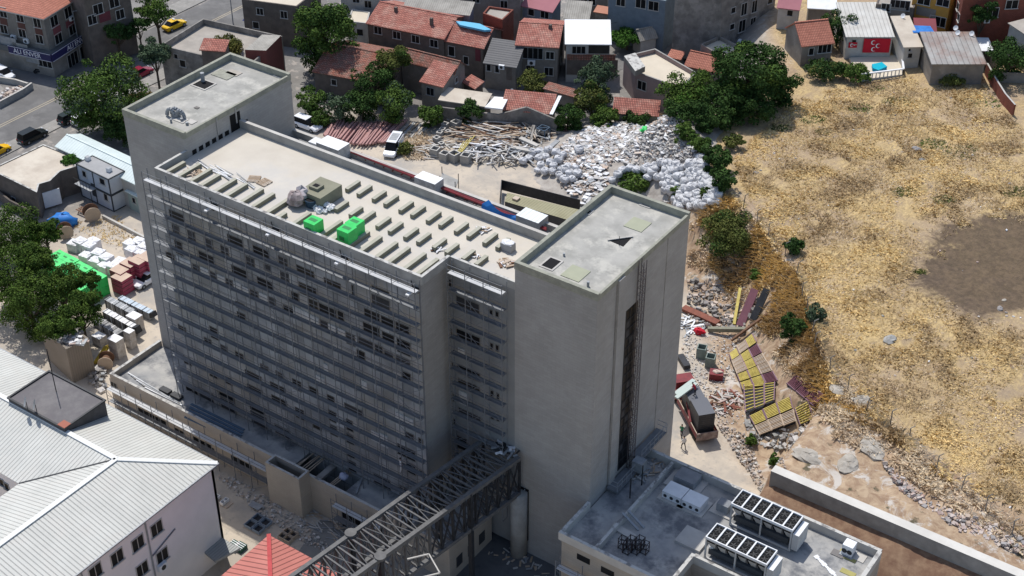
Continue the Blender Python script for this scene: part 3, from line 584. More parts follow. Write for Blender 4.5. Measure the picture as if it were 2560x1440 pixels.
def house(name,label,cat,z,pts,roof,wall,rm,wins=(),abs_=False,chim=(),capm=None,group=None,zb=-1.0,over=.25):
    g=0.0
    for _ in range(12):
        p0=[P(x,y,z+g) for x,y in pts]; cx=sum(p.x for p in p0)/len(p0); cy=sum(p.y for p in p0)/len(p0); g=0 if abs_ else .5*g+.5*gz(cx,cy)
    Z=z+g
    p=[P(x,y,Z) for x,y in pts]; t=thing(name,label,cat,(cx,cy,g),0,group); k=roof[0]; zb_=g+zb
    if k=='flat':
        ph=roof[1]; q=[Vector((v.x,v.y,Z)) for v in p]; xy=[(v.x,v.y) for v in q]; b=MB(); b.prism(xy,zb_,Z-ph,wall,rm); b.build('wall',t,True)
        if ph>0.02:
            b=MB(); m=len(q); c=Vector((cx,cy,Z)); w=.25
            inn=[]
            a=sum(q[i-1].x*q[i].y-q[i].x*q[i-1].y for i in range(m)); s=1 if a>0 else -1
            for i in range(m):
                e1=(q[i]-q[i-1]).normalized();e2=(q[(i+1)%m]-q[i]).normalized(); n1=Vector((-e1.y,e1.x,0))*s; n2=Vector((-e2.y,e2.x,0))*s; bb=(n1+n2); bb=bb/max(.3,bb.dot(n1)); inn.append(q[i]+bb*w)
            for i in range(m):
                j=(i+1)%m; A,B_,C_,D_=q[i],q[j],inn[j],inn[i]; zl=Z-ph
                pr=lambda v,zz:(v.x,v.y,zz)
                fs=[[pr(A,zl),pr(B_,zl),pr(B_,Z),pr(A,Z)],[pr(C_,zl),pr(D_,zl),pr(D_,Z),pr(C_,Z)]]
                for f in fs: b.face(f if s>0 else f[::-1],wall)
                f=[pr(A,Z),pr(B_,Z),pr(C_,Z),pr(D_,Z)]; b.face(f if s>0 else f[::-1],capm or wall)
            b.build('parapet',t,True)
        edges=[(q[i],q[(i+1)%len(q)]) for i in range(len(q))]
    else:
        a,b_=Vector(p[0]),Vector(p[1]); u=(b_-a).normalized(); n=Vector((-u.y,u.x,0))
        if k=='gable':
            zr=roof[2]+g; r=[P(x,y,zr) for x,y in roof[1]]; D=sum((v-(a if i==0 else b_)).dot(n) for i,v in enumerate(r))/len(r); D=max(D,1.2); back=2*D
        else:
            zr=roof[2]+g; r=[P(x,y,zr) for x,y in roof[1]]; back=sum((v-(a if i==0 else b_)).dot(n) for i,v in enumerate(r))/len(r); back=max(back,1.5); D=back
        c=b_+n*back; d=a+n*back; up_=Vector((0,0,zr-Z))
        b=MB(); lo_=lambda v:(v.x,v.y,zb_); hi=lambda v:(v.x,v.y,Z)
        if k=='gable':
            m1=b_+n*D+up_; m0=a+n*D+up_
            b.face([lo_(a),lo_(b_),hi(b_),hi(a)],wall); b.face([lo_(b_),lo_(c),hi(c),tuple(m1),hi(b_)],wall); b.face([lo_(c),lo_(d),hi(d),hi(c)],wall); b.face([lo_(d),lo_(a),hi(a),tuple(m0),hi(d)],wall)
        else:
            C,D_=c+up_,d+up_; b.face([lo_(a),lo_(b_),hi(b_),hi(a)],wall); b.face([lo_(b_),lo_(c),tuple(C),hi(b_)],wall); b.face([lo_(c),lo_(d),tuple(D_),tuple(C)],wall); b.face([lo_(d),lo_(a),hi(a),tuple(D_)],wall)
        b.build('wall',t,True)
        b=MB(); o=over; th=.14
        def slab(A,B_,C_,D_):
            T=Vector((0,0,th)); A,B_,C_,D_=[Vector(v) for v in(A,B_,C_,D_)]
            b.face([A+T,B_+T,C_+T,D_+T],rm); b.face([D_,C_,B_,A],rm)
            for x,y in ((A,B_),(B_,C_),(C_,D_),(D_,A)): b.face([x,y,y+T,x+T],rm)
        sl=(zr-Z)/D
        ua=a-u*o-n*o-Vector((0,0,sl*o)); ub=b_+u*o-n*o-Vector((0,0,sl*o))
        if k=='gable':
            slab(ua,ub,m1+u*o,m0-u*o); uc=c+u*o+n*o-Vector((0,0,sl*o)); ud=d-u*o+n*o-Vector((0,0,sl*o)); slab(uc,ud,m0-u*o,m1+u*o)
            ro=b.build('roof',t,True); cb=MB(); cb.beam(m0-u*o+Vector((0,0,th)),m1+u*o+Vector((0,0,th)),.26,.12,rm if rm not in(metalroof,) else ridgem); rc=cb.build('ridge_cap',t,True); rc.parent=ro
        else:
            slab(ua,ub,c+up_+u*o+n*o*.5,d+up_-u*o+n*o*.5); ro=b.build('roof',t,True)
        for ch in chim:
            q=P(ch[0],ch[1],(Z+zr)/2+.5); cb=MB(); cb.box(q.x-.22,q.x+.22,q.y-.22,q.y+.22,q.z-1.2,q.z+.7,stucco_b); cc=cb.build('chimney',t,True); cc.parent=ro
        edges=[(a,b_),(b_,c),(c,d),(d,a)]
    EDG[label]=[(Vector(e[0]),Vector(e[1])) for e in edges]
    for w in wins: winparts(t,Vector(edges[w[0]][0]),Vector(edges[w[0]][1]),[w[1:]])
    return t
W_=1.2
house('apartment_building','four storey apartment building over the corner shop with two navy shop signs','building',12.6,[(-60,6),(104,44),(236,-12),(90,-50)],('gable',[(-20,-26),(80,6)],14.8),stucco_b,tiles_o,[(0,10,32,1.3,1.5),(0,50,44,1.3,1.5),(0,93,58,1.3,1.5),(0,10,72,1.3,1.5),(0,56,83,1.3,1.5),(0,97,97,1.3,1.5),(0,52,62,1.3,1.6,'panel',M('brown_panel',(.12,.06,.05))),(0,95,77,1.3,1.4,'panel',MATS['brown_panel']),(0,10,54,1.3,1.4,'panel',MATS['brown_panel'])],capm=None) if 0 else None
# corner apartment, built from its ground plan
def corner_block():
    t=thing('apartment_building','apartment building at the street corner with shop signs, red tiled roof and pink window panels','building',(-186,146,0))
    A=P(124,127,4.0); zt=H+ray(104,44).z*math.hypot(A.x,A.y)/math.hypot(ray(104,44).x,ray(104,44).y)
    a2=P(-70,84,4.0); b2=P(330,40,4.0); u=(a2-A); u.z=0; u.normalize(); v=Vector((-u.y,u.x,0)); v=v if v.dot(b2-A)>0 else -v
    w1=(P(268,70,4.0)-A).dot(v); L1=22
    c=[A,A+v*w1,A+v*w1+u*L1,A+u*L1]
    b=MB(); f=[(p.x,p.y) for p in c]; b.prism(f,4.0,zt,stucco); b.build('upper_wall',t,True)
    o=1.4; g=[A-u*o-v*o,A+v*(w1+.2)-u*o,A+v*(w1+.2)+u*L1,A+u*L1-v*o]
    b=MB(); b.prism([(p.x,p.y) for p in g],3.1,4.0,M('grey_canopy',(.12,.125,.125))); b.build('shop_canopy',t,True)
    g2=[A-u*1.0-v*1.0,A+v*w1-u*1.0,A+v*w1+u*L1,A+u*L1-v*1.0]
    b=MB(); b.prism([(p.x,p.y) for p in g2],-.1,3.1,stucco); b.build('ground_floor_wall',t,True)
    # roof hip
    m=(c[0]+c[2])/2; e=.5; q=[A-u*e-v*e,A+v*(w1+e)-u*e,A+v*(w1+e)+u*L1,A+u*L1-v*e]; r0=A+u*(w1/2)+v*(w1/2); r1=A+u*(L1-w1/2)+v*(w1/2)
    Z=lambda p,z:(p.x,p.y,z); b=MB(); h=zt+2.2
    b.face([Z(q[0],zt),Z(q[1],zt),Z(r0,h)][::-1],tiles_o); b.face([Z(q[1],zt),Z(q[2],zt),Z(r1,h),Z(r0,h)],tiles_o); b.face([Z(q[3],zt),Z(q[0],zt),Z(r0,h),Z(r1,h)],tiles_o); b.face([Z(q[2],zt),Z(q[3],zt),Z(r1,h)],tiles_o); b.prism([(p.x,p.y) for p in q],zt-.2,zt-.01,stucco_w); b.build('roof',t,True)
    # left face (along u) and right face (along v)
    pnk=M('pink_panel',(.22,.07,.08)); brn=M('brown_panel',(.12,.055,.045))
    L=[A,A+u*L1]; Rf=[A,A+v*w1]
    L=[Vector((p.x,p.y,4)) for p in L]; Rf=[Vector((p.x,p.y,4)) for p in Rf]
    winparts(t,L[1],L[0],[(8,30,1.5,1.7),(50,42,1.5,1.7),(93,56,1.5,1.7),(10,72,1.5,1.5),(56,82,1.5,1.5),(99,97,1.5,1.5),(9,52,1.4,1.5,'panel',brn),(54,64,1.4,1.5,'panel',brn),(97,77,1.4,1.5,'panel',brn),(36,92,.9,.7,'ac','white air conditioner, left one of the pair on the brown wall of the corner building'),(68,101,.9,.7,'ac','white air conditioner, right one of the pair on the brown wall of the corner building')])
    winparts(t,Rf[0],Rf[1],[(135,52,1.8,1.8),(170,30,1.8,1.8),(146,95,1.8,1.7),(181,72,1.8,1.7),(218,52,.9,1.8),(142,74,1.8,1.6,'panel',pnk),(174,58,1.8,1.1,'panel',pnk),(176,45,.9,.7,'ac','white air conditioner on the pale side wall of the corner building')])
    S=[Vector((p.x,p.y,0)) for p in (g2[3],g2[0],g2[1])]
    winparts(t,S[0],S[1],[(22,110,3.2,2.4,'panel',steel),(52,126,3.0,2.4,'panel',conc),(80,140,2.6,2.4,'panel',steel),(118,152,2.8,2.3)]); winparts(t,S[1],S[2],[(182,148,2.6,2.3),(212,128,2.6,2.3),(240,112,2.0,2.3)])
    # signs
    def sign(a,b_,n_off,lab,tx):
        d=(b_-a).normalized(); n=Vector((d.y,-d.x,0)); n=n if n.dot(CAM-a)>0 else -n
        s=thing('shop_sign',lab,'sign',tuple(Vector((a.x,a.y,3.1)))); B=MB(); q=[a+n*.02,b_+n*.02,b_+n*.2,a+n*.2]; B.prism([(p.x,p.y) for p in q],3.0,4.3,navy,bot=True); B.build('sign_board',s,True)
        B=MB()
        for z0,z1 in ((4.22,4.31),(2.99,3.08)):
            q=[a+n*.2,b_+n*.2,b_+n*.23,a+n*.23]; B.prism([(p.x,p.y) for p in q],z0,z1,M('sign_trim',(.55,.55,.6)),bot=True)
        B.build('border',s,True)
        c=bpy.data.curves.new('lettering','FONT'); c.body='ALI ENVER'; c.size=1.15; c.extrude=.02; c.align_x='CENTER'; c.align_y='CENTER'
        o=bpy.data.objects.new('tmp',c); COL.objects.link(o); dg=bpy.context.evaluated_depsgraph_get(); me=bpy.data.meshes.new_from_object(o.evaluated_get(dg)); bpy.data.objects.remove(o)
        if len(me.vertices)>0:
            me.materials.clear(); me.materials.append(M('sign_letters',(.72,.72,.78))); lt=bpy.data.objects.new('lettering',me); COL.objects.link(lt)
            mid=a.lerp(b_,tx)+n*.26; x=d if d.dot(rt)>0 else -d; z=Vector((0,0,1)); y=n
            mw=Matrix(((x.x,z.x,n.x,mid.x-s.location.x),(x.y,z.y,n.y,mid.y-s.location.y),(x.z,z.z,n.z,3.65-s.location.z),(0,0,0,1))); lt.parent=s; lt.matrix_local=mw
    gA=[Vector((p.x,p.y,0)) for p in g]
    e_l=gA[0]+(gA[3]-gA[0]).normalized()*8.3
    sign(e_l,gA[0],0,'navy shop sign reading ALI ENVER on the left face of the corner shop',.45); sign(gA[0],gA[0]+(gA[1]-gA[0]).normalized()*12.5,0,'longer navy shop sign reading ALI ENVER on the right face of the corner shop',.5)
corner_block()
house('apartment_building','dark maroon and grey flats behind the corner building at the top edge','building',13,[(205,-18),(318,-55),(240,-110),(140,-70)],('flat',.4),stucco_b,beige_d,[(0,245,22,1.8,1.7),(0,285,5,1.8,1.7),(0,262,42,2.0,1.5,'panel',maroon),(0,220,52,1.6,1.6),(0,300,35,1.6,1.6)])
house('concrete_house','flat concrete house with high parapet and a small tiled stair hut behind the left tower','house',6.6,[(400,113),(508,46),(706,90),(622,166)],('flat',1.0),conc_d,beige_d,[(3,457,158,1.2,1.2),(3,440,140,.8,.8)],capm=conc_d)
house('stair_hut','small hut with red tiled roof on the flat concrete house','hut',8.0,[(503,124),(560,128)],('shed',[(520,97),(572,103)],8.7),stucco_b,tiles,[],abs_=True,zb=5.4)
house('roof_shed','brown shed with slatted grey roof on the right corner of the flat concrete house','shed',7.6,[(612,124),(665,126),(703,88),(655,86)],('flat',.02),M('brown_boards',(.16,.05,.045),(.13,.045,.04),sc=1),asb,[],abs_=True,zb=0)
house('shop_house','dark fronted house with blue awning at the top edge by the street','house',7.5,[(604,-2),(742,16),(800,-30),(660,-50)],('flat',.3),stucco_b,cream,[(0,650,28,1.3,1.2),(0,710,36,1.3,1.3),(0,640,62,1.2,1.2)])
b=MB(); a=P(622,45,3.2);c=P(684,58,3.2); n=Vector((-.2,-1,0)); b.face([a+Vector((0,0,.6)),c+Vector((0,0,.6)),c+n*1.3,a+n*1.3][::-1],M('blue_awning',(.02,.035,.16))); b.face([a+Vector((0,0,.56)),c+Vector((0,0,.56)),c+n*1.3-Vector((0,0,.04)),a+n*1.3-Vector((0,0,.04))],MATS['blue_awning']); tag(b.build('awning'),'dark blue awning on the shop house at the top','awning')
house('small_house','small house with cream flat roof left of the long tiled row','house',4.2,[(868,53),(918,58),(925,30),(880,22)],('flat',.1),stucco_w,cream,[(0,900,80,1.2,1.2)])
house('row_house','long two storey row house with red tiled roof, four white windows and two chimneys','house',6.0,[(919,58),(1109,97)],('gable',[(955,6),(1140,44)],7.7),stucco_b,tiles,[(0,945,75,1.5,1.3),(0,992,87,1.5,1.3),(0,1039,97,1.5,1.3),(0,1085,108,1.5,1.3),(0,960,140,1.2,1.2),(0,1060,150,1.2,1.2)],chim=[(990,28),(1079,55)])
house('row_house','tiled house with a pale blue tarp on its ridge and an outside stair','house',5.6,[(1112,101),(1208,120)],('gable',[(1150,55),(1238,74)],7.4),stucco_b,tiles,[(0,1129,127,1.2,1.7),(0,1195,138,.9,2.0,'door'),(0,1165,150,1.0,1.4)])
b=MB(); q=[P(1140,52,7.7),P(1150,66,7.35),P(1212,80,7.3),P(1228,72,7.75),P(1200,55,7.9),P(1160,50,7.85)]; b.prism([(v.x,v.y) for v in q],7.3,7.62,bluep); tag(b.build('tarp'),'pale blue tarp spread on the tiled roof ridge','tarp')
b=MB(); 
for i in range(7): q=P(1180+i*1.2,180-i*4,.3+i*.35); b.box(q.x-.55,q.x+.55,q.y-.3,q.y+.3,-.5,.3+i*.35,conc_d)
tag(b.build('outside_stair'),'narrow outside stair climbing to the door of the tarp-roofed house','stair')
house('grey_house','house with grey corrugated roof behind the long red tiled row','house',7.2,[(1010,22),(1172,38)],('shed',[(1020,-10),(1180,8)],8.0),bluew,asb,[])
house('brick_annex','square brick annex with rubbish on its flat roof','house',7.2,[(1256,50),(1207,33),(1222,15),(1284,24)],('flat',.35),brickm,beige_d,[])
house('blue_house','blue grey house with dark pink roof at the top edge','house',5.5,[(1306,14),(1380,30)],('shed',[(1335,-18),(1412,-8)],6.8),bluew,M('rose_sheet',(.40,.17,.19),(.36,.15,.17),sc=.6),[(0,1362,36,1.6,1.3),(0,1328,30,1.2,1.2)])
house('tiled_house','tiled roof house with weeds, nearest left of the tall dark tree','house',3.6,[(785,178),(960,212)],('gable',[(828,112),(1000,142)],5.6),stucco_b,tiles_d,[(0,835,205,1,1),(3,780,190,.8,.9)])
house('tiled_house','grey house with worn red roof, right of the tall dark tree','house',5.0,[(1004,150),(1135,183)],('gable',[(1032,127),(1158,156)],6.2),stucco,tiles_d,[(1,1140,200,.9,.9)])
house('tiled_wing','low wing with red tiled roof projecting from the grey house','house',4.4,[(1053,204),(1106,217)],('shed',[(1078,151),(1131,164)],5.9),stucco,tiles,[(0,1076,228,1.4,1.3,'s')])
house('tiled_canopy','small crooked tiled canopy beside the grey house','canopy',2.4,[(1160,205),(1188,221)],('shed',[(1168,184),(1196,199)],3.0),stucco_b,tiles,[])
house('lean_to_house','narrow house with dark grey lean-to roof','house',4.4,[(1212,157),(1289,168)],('shed',[(1248,98),(1296,108)],6.4),stucco,dark_sheet,[(0,1222,168,.8,1.2),(0,1243,172,.8,1.2),(0,1273,185,.9,2.0,'door',stucco_b),(0,1255,166,.9,.7,'ac','white air conditioner on the house with the dark lean-to roof')])
house('two_storey_house','grey two storey house with red tiled roof and a wide enclosed balcony','house',6.4,[(1291,112),(1394,119)],('gable',[(1318,58),(1416,65)],7.9),stucco,tiles,[(0,1326,132,4.0,1.9,'s'),(0,1375,138,1.4,1.3),(0,1326,172,1.5,1.2),(0,1372,178,1.5,1.4),(0,1329,155,1.2,.8,'ac','white air conditioner below the wide enclosed balcony'),(1,1402,150,.9,1.2)],chim=[(1376,72)])
house('white_roof_house','house with a bright white sheet roof and dark balcony','house',6.6,[(1416,110),(1525,111)],('shed',[(1419,46),(1527,57)],7.6),stucco_w,white,[(0,1447,124,2.2,1.3),(0,1505,122,3.2,1.6,'panel',glass_b),(0,1470,143,7.6,1.0,'panel',tiles_d),(0,1470,168,8,2.6,'panel',stucco_b)])
house('shingle_house','house with grey wavy sheet roof behind the white roofed house','house',5.6,[(1412,46),(1470,50)],('shed',[(1422,2),(1492,8)],6.8),stucco_b,asb,[])
house('orange_roof_house','long low house with flat orange roof and blue sheet','house',4.2,[(1488,30),(1640,54)],('shed',[(1506,16),(1658,42)],4.5),conc_d,M('orange_sheet',(.46,.22,.15),(.40,.18,.12),sc=.5),[])
b=MB(); q=PP([(1585,44),(1600,39),(1640,47),(1628,52)],4.75); b.prism([(v.x,v.y) for v in q],4.66,4.74,M('faded_blue',(.2,.33,.5))); tag(b.build('tarp'),'faded blue sheet on the long orange roof','tarp')
house('blue_block','blue grey block with framed windows at the top edge','building',9,[(1522,-22),(1664,2),(1690,-20),(1560,-40)],('flat',.2),bluew,beige_d,[(0,1552,5,1.6,1.3),(0,1602,8,1.8,1.6),(0,1634,14,1.8,1.6)])
house('gabled_shed','pale gabled shed behind the green vine','shed',2.8,[(1602,100),(1640,92)],('gable',[(1590,66),(1632,78)],4.0),stucco_w,asb,[])
def big_block():
    house('concrete_block_flats','tall raw concrete block of flats with small windows at the top edge','building',13.5,[(1692,-70),(1811,-55),(1950,-105),(1800,-130)],('flat',.3),conc_d,beige_d,[(1,1833,25,1.1,1.0),(1,1860,22,1.4,2.1),(1,1886,15,1.3,2.1),(1,1830,66,1.1,1.0),(1,1855,64,1.6,2.1),(1,1882,56,1.3,1.8),(1,1920,42,1.2,1.0),(1,1925,2,1.2,.9)])
big_block()
house('flat_roof_house','small house with cream flat roof and parapet in front of the raw concrete block','house',3.6,[(1805,142),(1752,110),(1798,89),(1856,118)],('flat',.6),stucco,cream,[])
house('tiled_house','small orange tiled house between the cream roof and the pink house','house',3.2,[(1715,163),(1800,182)],('gable',[(1742,138),(1812,140)],4.6),stucco,tiles_o,[])
house('tiled_house','small tiled lean-to left of the orange tiled house','house',2.8,[(1672,142),(1700,148)],('shed',[(1690,132),(1716,136)],3.3),stucco,tiles_o,[])
house('pink_house','pink walled house with cream flat roof and grey parapet','house',5.0,[(1588,179),(1702,220),(1742,181),(1638,121),(1560,140)],('flat',.7),stucco_p,cream,[(0,1605,213,1.7,1.5),(0,1680,228,1,1)],capm=conc)
b=MB(); q=PP([(1560,140),(1588,178),(1613,166),(1588,132)],6.5); b.prism([(v.x,v.y) for v in q],5.6,6.52,stucco,cap_d); tag(b.build('roof_hut'),'low grey hut on the left corner of the pink house','hut')
house('tiled_shed','low shed with a sagging red tiled roof between the trees','shed',2.6,[(1535,281),(1644,289)],('shed',[(1543,243),(1649,256)],3.8),stucco,tiles,[])
house('long_shed','long low shed with beige sheet roof behind the grey yard wall','shed',3.0,[(1100,250),(1210,266)],('shed',[(1145,226),(1238,236)],3.4),stucco,beige,[])
b=MB(); q=PP([(1212,266),(1236,240),(1272,242),(1256,271)],3.7); b.prism([(v.x,v.y) for v in q],3.4,3.6,white); tag(b.build('roof_panel'),'white sheet lying on the long low shed','sheet')
house('twin_gable_house','low house with faded red tiled twin gables behind the yard wall','house',2.8,[(1256,272),(1378,284)],('shed',[(1282,226),(1400,240)],4.2),stucco,tiles,[])
b=MB(); a=P(1378,286,4.3);c=P(1400,240,4.6); b.beam(a,c,.5,.12,white); tag(b.build('verge_board'),'white verge board along the right end of the twin gable roof','board')
house('red_shed','narrow strip of pink red tiled roof behind the yard wall','shed',2.9,[(1362,222),(1434,242)],('shed',[(1368,215),(1440,226)],3.2),stucco,tiles_d,[])
b=MB(); A,B_,C_,D_=P(1098,268,2.6),P(1246,287,2.6),P(1316,268,3.5),P(1392,300,2.6)
for s,e in ((A,B_),(B_,C_),(C_,D_)):
    u=(e-s);u.z=0;u.normalize();n=Vector((-u.y,u.x,0))*.3
    b.face([(s.x,s.y,-.5),(e.x,e.y,-.5),tuple(e),tuple(s)],conc_d); b.face([tuple(s),tuple(e),tuple(e+n),tuple(s+n)],conc_d); b.face([(e.x+n.x,e.y+n.y,-.5),(s.x+n.x,s.y+n.y,-.5),tuple(s+n),tuple(e+n)],conc_d)
tag(b.build('yard_wall'),'high stained grey yard wall behind the timber pile','wall')
# right-hand houses on the upper level
house('tiled_house','large red tiled gable house beside the dark round tree','house',3.4,[(2006,114),(2082,106)],('gable',[(1968,60),(2070,50)],5.6),stucco,tiles_o,[(0,2068,120,2.2,1.4),(0,2028,128,.9,1.2)])
house('flag_house','house with white ribbed roof and a big red banner on its front','house',3.6,[(2118,92),(2232,92)],('shed',[(2088,8),(2190,8)],5.0),stucco_w,M('white_ribbed_roof',(.60,.59,.55),(.50,.48,.44),sc=.6,pat=('rib',0,.6,.7)),[(0,2135,104,.8,.8)])
house('beige_house','narrow house with beige sheet roof right of the banner house','house',3.4,[(2262,118),(2303,117)],('shed',[(2220,42),(2262,43)],4.6),stucco_w,beige,[(0,2274,124,.5,.5),(0,2275,138,.8,.8)])
house('tin_roof_shed','big shed with grey ribbed tin roof and brown rust stain','shed',3.3,[(2332,160),(2462,160)],('shed',[(2298,79),(2415,85)],4.4),stucco,grey_sheet,[])
house('tarp_house','house with dark red sheet roof right of the beige roof','house',3.6,[(2290,78),(2338,80)],('shed',[(2262,40),(2322,55)],4.5),stucco,M('dark_red_sheet',(.26,.07,.08),(.22,.06,.07),sc=.5),[])
b=MB(); q=PP([(2284,80),(2272,60),(2325,62),(2336,78)],11.6); b.prism([(v.x,v.y) for v in q],11.3,11.5,bluet); tag(b.build('tarp'),'bright blue tarp on the dark red roof','tarp')
house('yellow_house','ochre yellow house with white window frames at the top edge','house',7.5,[(2285,-25),(2378,-5),(2420,-40),(2320,-60)],('flat',.2),orange_b,beige_d,[(0,2310,2,2,1.2),(0,2360,6,2,1.2),(0,2315,30,3,1.4,'panel',stucco),(0,2355,55,2.6,1.6)])
house('brick_flats','tall red brick flats covered with dark ivy at the top right','building',9,[(2388,-60),(2410,-10),(2600,-20),(2560,-90)],('flat',.2),brickm,beige_d,[(0,2395,15,1.2,1.3),(0,2398,45,1.2,1.3),(1,2481,31,2.0,1.6),(1,2530,10,2.0,1.4),(1,2465,50,.9,.7,'ac','white air conditioner on the red brick flats')])
house('white_roof_shed','shed with flat white roof between the brick flats and the round tree','shed',2.8,[(2436,127),(2480,128)],('shed',[(2430,96),(2500,98)],3.0),stucco_b,white,[])
house('corner_house','house with grey parapet at the right edge of the picture','house',5.5,[(2525,60),(2600,110)],('shed',[(2560,10),(2640,50)],6.0),stucco_w,beige_d,[])
house('rose_roof_house','house with dark pink sheet roof left of the white roofs at the top','house',3.6,[(1946,18),(1996,24)],('shed',[(1952,-14),(2015,-8)],4.8),stucco_w,M('rose_sheet',(.4,.17,.19)),[(0,1975,32,1,1)])
house('white_roof_house','house with pale flat sheets at the top, left of the ribbed white roof','house',3.4,[(2022,20),(2088,24)],('shed',[(2025,-12),(2090,-6)],4.2),stucco,white,[])
house('grey_house','grey house behind the beige roof at the top edge','house',5.4,[(2190,10),(2285,20),(2300,-10),(2200,-20)],('flat',.2),stucco_b,beige_d,[(0,2250,12,3,1.6,'s'),(0,2215,18,1.5,1.3),(0,2243,32,2.4,1.8,'panel',stucco)])
for (px,py,ex,ey,z,m,lab) in ((1640,-15,1800,-25,6,stucco_b,'dark house at the top edge left of the concrete flats'),(1150,-25,1300,-15,8,stucco,'grey house at the top edge behind the brick annex'),(850,-25,960,-15,7,stucco_w,'pale house at the top edge behind the tall tree'),(1420,-28,1520,-22,6,stucco,'grey house at the top edge behind the shingle roof')):
    house('far_house',lab,'house',z,[(px,py),(ex,ey)],('gable',[(px+15,py-35),(ex+15,ey-35)],z+1.8),m,tiles_d,[(0,px+40,py+22,1.3,1.3),(0,ex-40,ey+25,1.3,1.3)])
# brick garden wall with low enclosure at the right
def wall(name,label,pl_,h,th,m,mt=None,base=None,cat='wall'):
    b=MB(); g=[G(x,y) for x,y in pl_]
    for s,e in zip(g,g[1:]):
        u=(e-s);u.z=0;u.normalize();n=Vector((-u.y,u.x,0))*th/2; q=[s-n,e-n,e+n,s+n]
        lo=[Vector((v.x,v.y,min(s.z,e.z)-1)) for v in q]; hi=[Vector((v.x,v.y,(s.z if i in(0,3) else e.z)+h)) for i,v in enumerate(q)]
        for i in range(4): j=(i+1)%4; b.face([lo[i],lo[j],hi[j],hi[i]],m)
        b.face(hi,mt or m)
    return tag(b.build(name),label,cat)
wall('brick_wall','leaning brick garden wall along the right side of the dry field',[(2463,185),(2485,225),(2508,262),(2532,290)],1.8,.25,brickm,stucco_w)
wall('block_wall','grey rendered wall with washing behind the brick garden wall',[(2488,205),(2570,208)],1.6,.25,stucco)
wall('low_wall','pale rubble wall of the plot at the left edge',[(0,270),(60,238),(82,222)],1.1,.3,conc,conc_l)
wall('low_wall','thin concrete wall in front of the white car at the left edge',[(-5,205),(40,212),(72,222)],1.0,.3,conc,conc_l)
wall('low_wall','long low wall between warehouse yard and hospital yard',[(258,545),(364,600)],.5,.3,conc_l)
wall('yard_wall','low brown wall left of the old flat roofed house',[(0,500),(30,525),(80,550)],1.6,.25,stucco_b)
# ------------ left group
house('old_flat_house','old house with beige flat roof and a broken dark edge','house',4.2,[(0,436),(92,481),(98,460),(125,452),(150,428),(192,415),(172,385),(108,360),(-40,430)],('flat',.12),stucco_b,beige,[(0,35,500,1,1,'s'),(2,115,500,2.4,2.4,'panel',white)],capm=cap_d)
b=MB(); q=P(470/4,520/4+340,0)
house('warehouse','long warehouse with pale green white metal roof beside the left tower','warehouse',4.6,[(143,366),(345,462)],('gable',[(172,343),(385,437)],5.4),stucco_w,M('pale_green_roof',(.68,.76,.74),(.60,.68,.66),sc=.4,rough=.4,pat=('rib',0,.5,.88)),[]) 
house('green_hut','small pale green hut against the left tower','hut',2.8,[(318,478),(352,495)],('shed',[(325,440),(368,455)],3.1),M('green_wall',(.36,.43,.39),(.32,.38,.35),sc=1),M('pale_green_roof',(.6,.7,.66)),[(0,335,500,.8,.9)])
def containers():
    for k,(z0,lab) in enumerate(((0,'lower white site office container with dark frame, left of the left tower'),(2.62,'upper white site office container with dark frame and two roof boxes'))):
        t=thing('site_container',lab,'container',(0,0,0)); A=P(190,407,5.3);B_=P(270,446,5.3);C_=P(310,425,5.3); u=(B_-A);u.z=0;L=u.length;u.normalize();n=Vector((-u.y,u.x,0)); D=max(2.4,(C_-B_).dot(n)); t.location=(A.x,A.y,z0)
        wl=M('container_panel',(.50,.53,.57),(.44,.47,.51),sc=.7); dk=M('container_frame',(.05,.055,.06)); q=[A,A+u*L,A+u*L+n*D,A+n*D]
        b=MB(); b.prism([(v.x,v.y) for v in q],z0+.02,z0+2.5,wl,M('container_roof',(.36,.36,.36),(.30,.30,.30),sc=.5)); b.build('body',t,True)
        b=MB()
        for z in (z0+.05,z0+2.5):
            for i in range(4): s,e=q[i],q[(i+1)%4]; b.beam((s.x,s.y,z),(e.x,e.y,z),.14,.14,dk)
        for v in q+[A+u*L*.5]: b.beam((v.x,v.y,z0),(v.x,v.y,z0+2.55),.14,.14,dk)
        b.build('frame',t,True)
        winparts(t,Vector((A.x,A.y,0)),Vector((B_.x,B_.y,0)),[(211,434,.9,1.0),(256,453,1.2,1.0)] if k else [(265,492,.9,1.1),(235,475,.9,2.0,'door',dk)])
        if k:
            for s_ in ((220,399),(273,427)): p=P(*s_,5.2); b=MB(); b.box(p.x-.3,p.x+.3,p.y-.3,p.y+.3,5.15,5.7,white,steel); b.build('roof_box',t,True)
        if k:
            b=MB(); s=A-n*1.1+u*.3; e=A-n*1.1+u*L*.55; b.prism([(v.x,v.y) for v in (s,e,e+n*1.05,s+n*1.05)],2.55,2.63,steel,bot=True)
            for i in range(6): v=s.lerp(e,i/5); b.tube((v.x,v.y,2.6),(v.x,v.y,3.6),.03,dk,4)
            b.tube((s.x,s.y,3.6),(e.x,e.y,3.6),.03,dk,4); b.tube((e.x,e.y,0),(e.x,e.y,2.6),.05,dk,4); b.build('walkway',t,True)
containers()
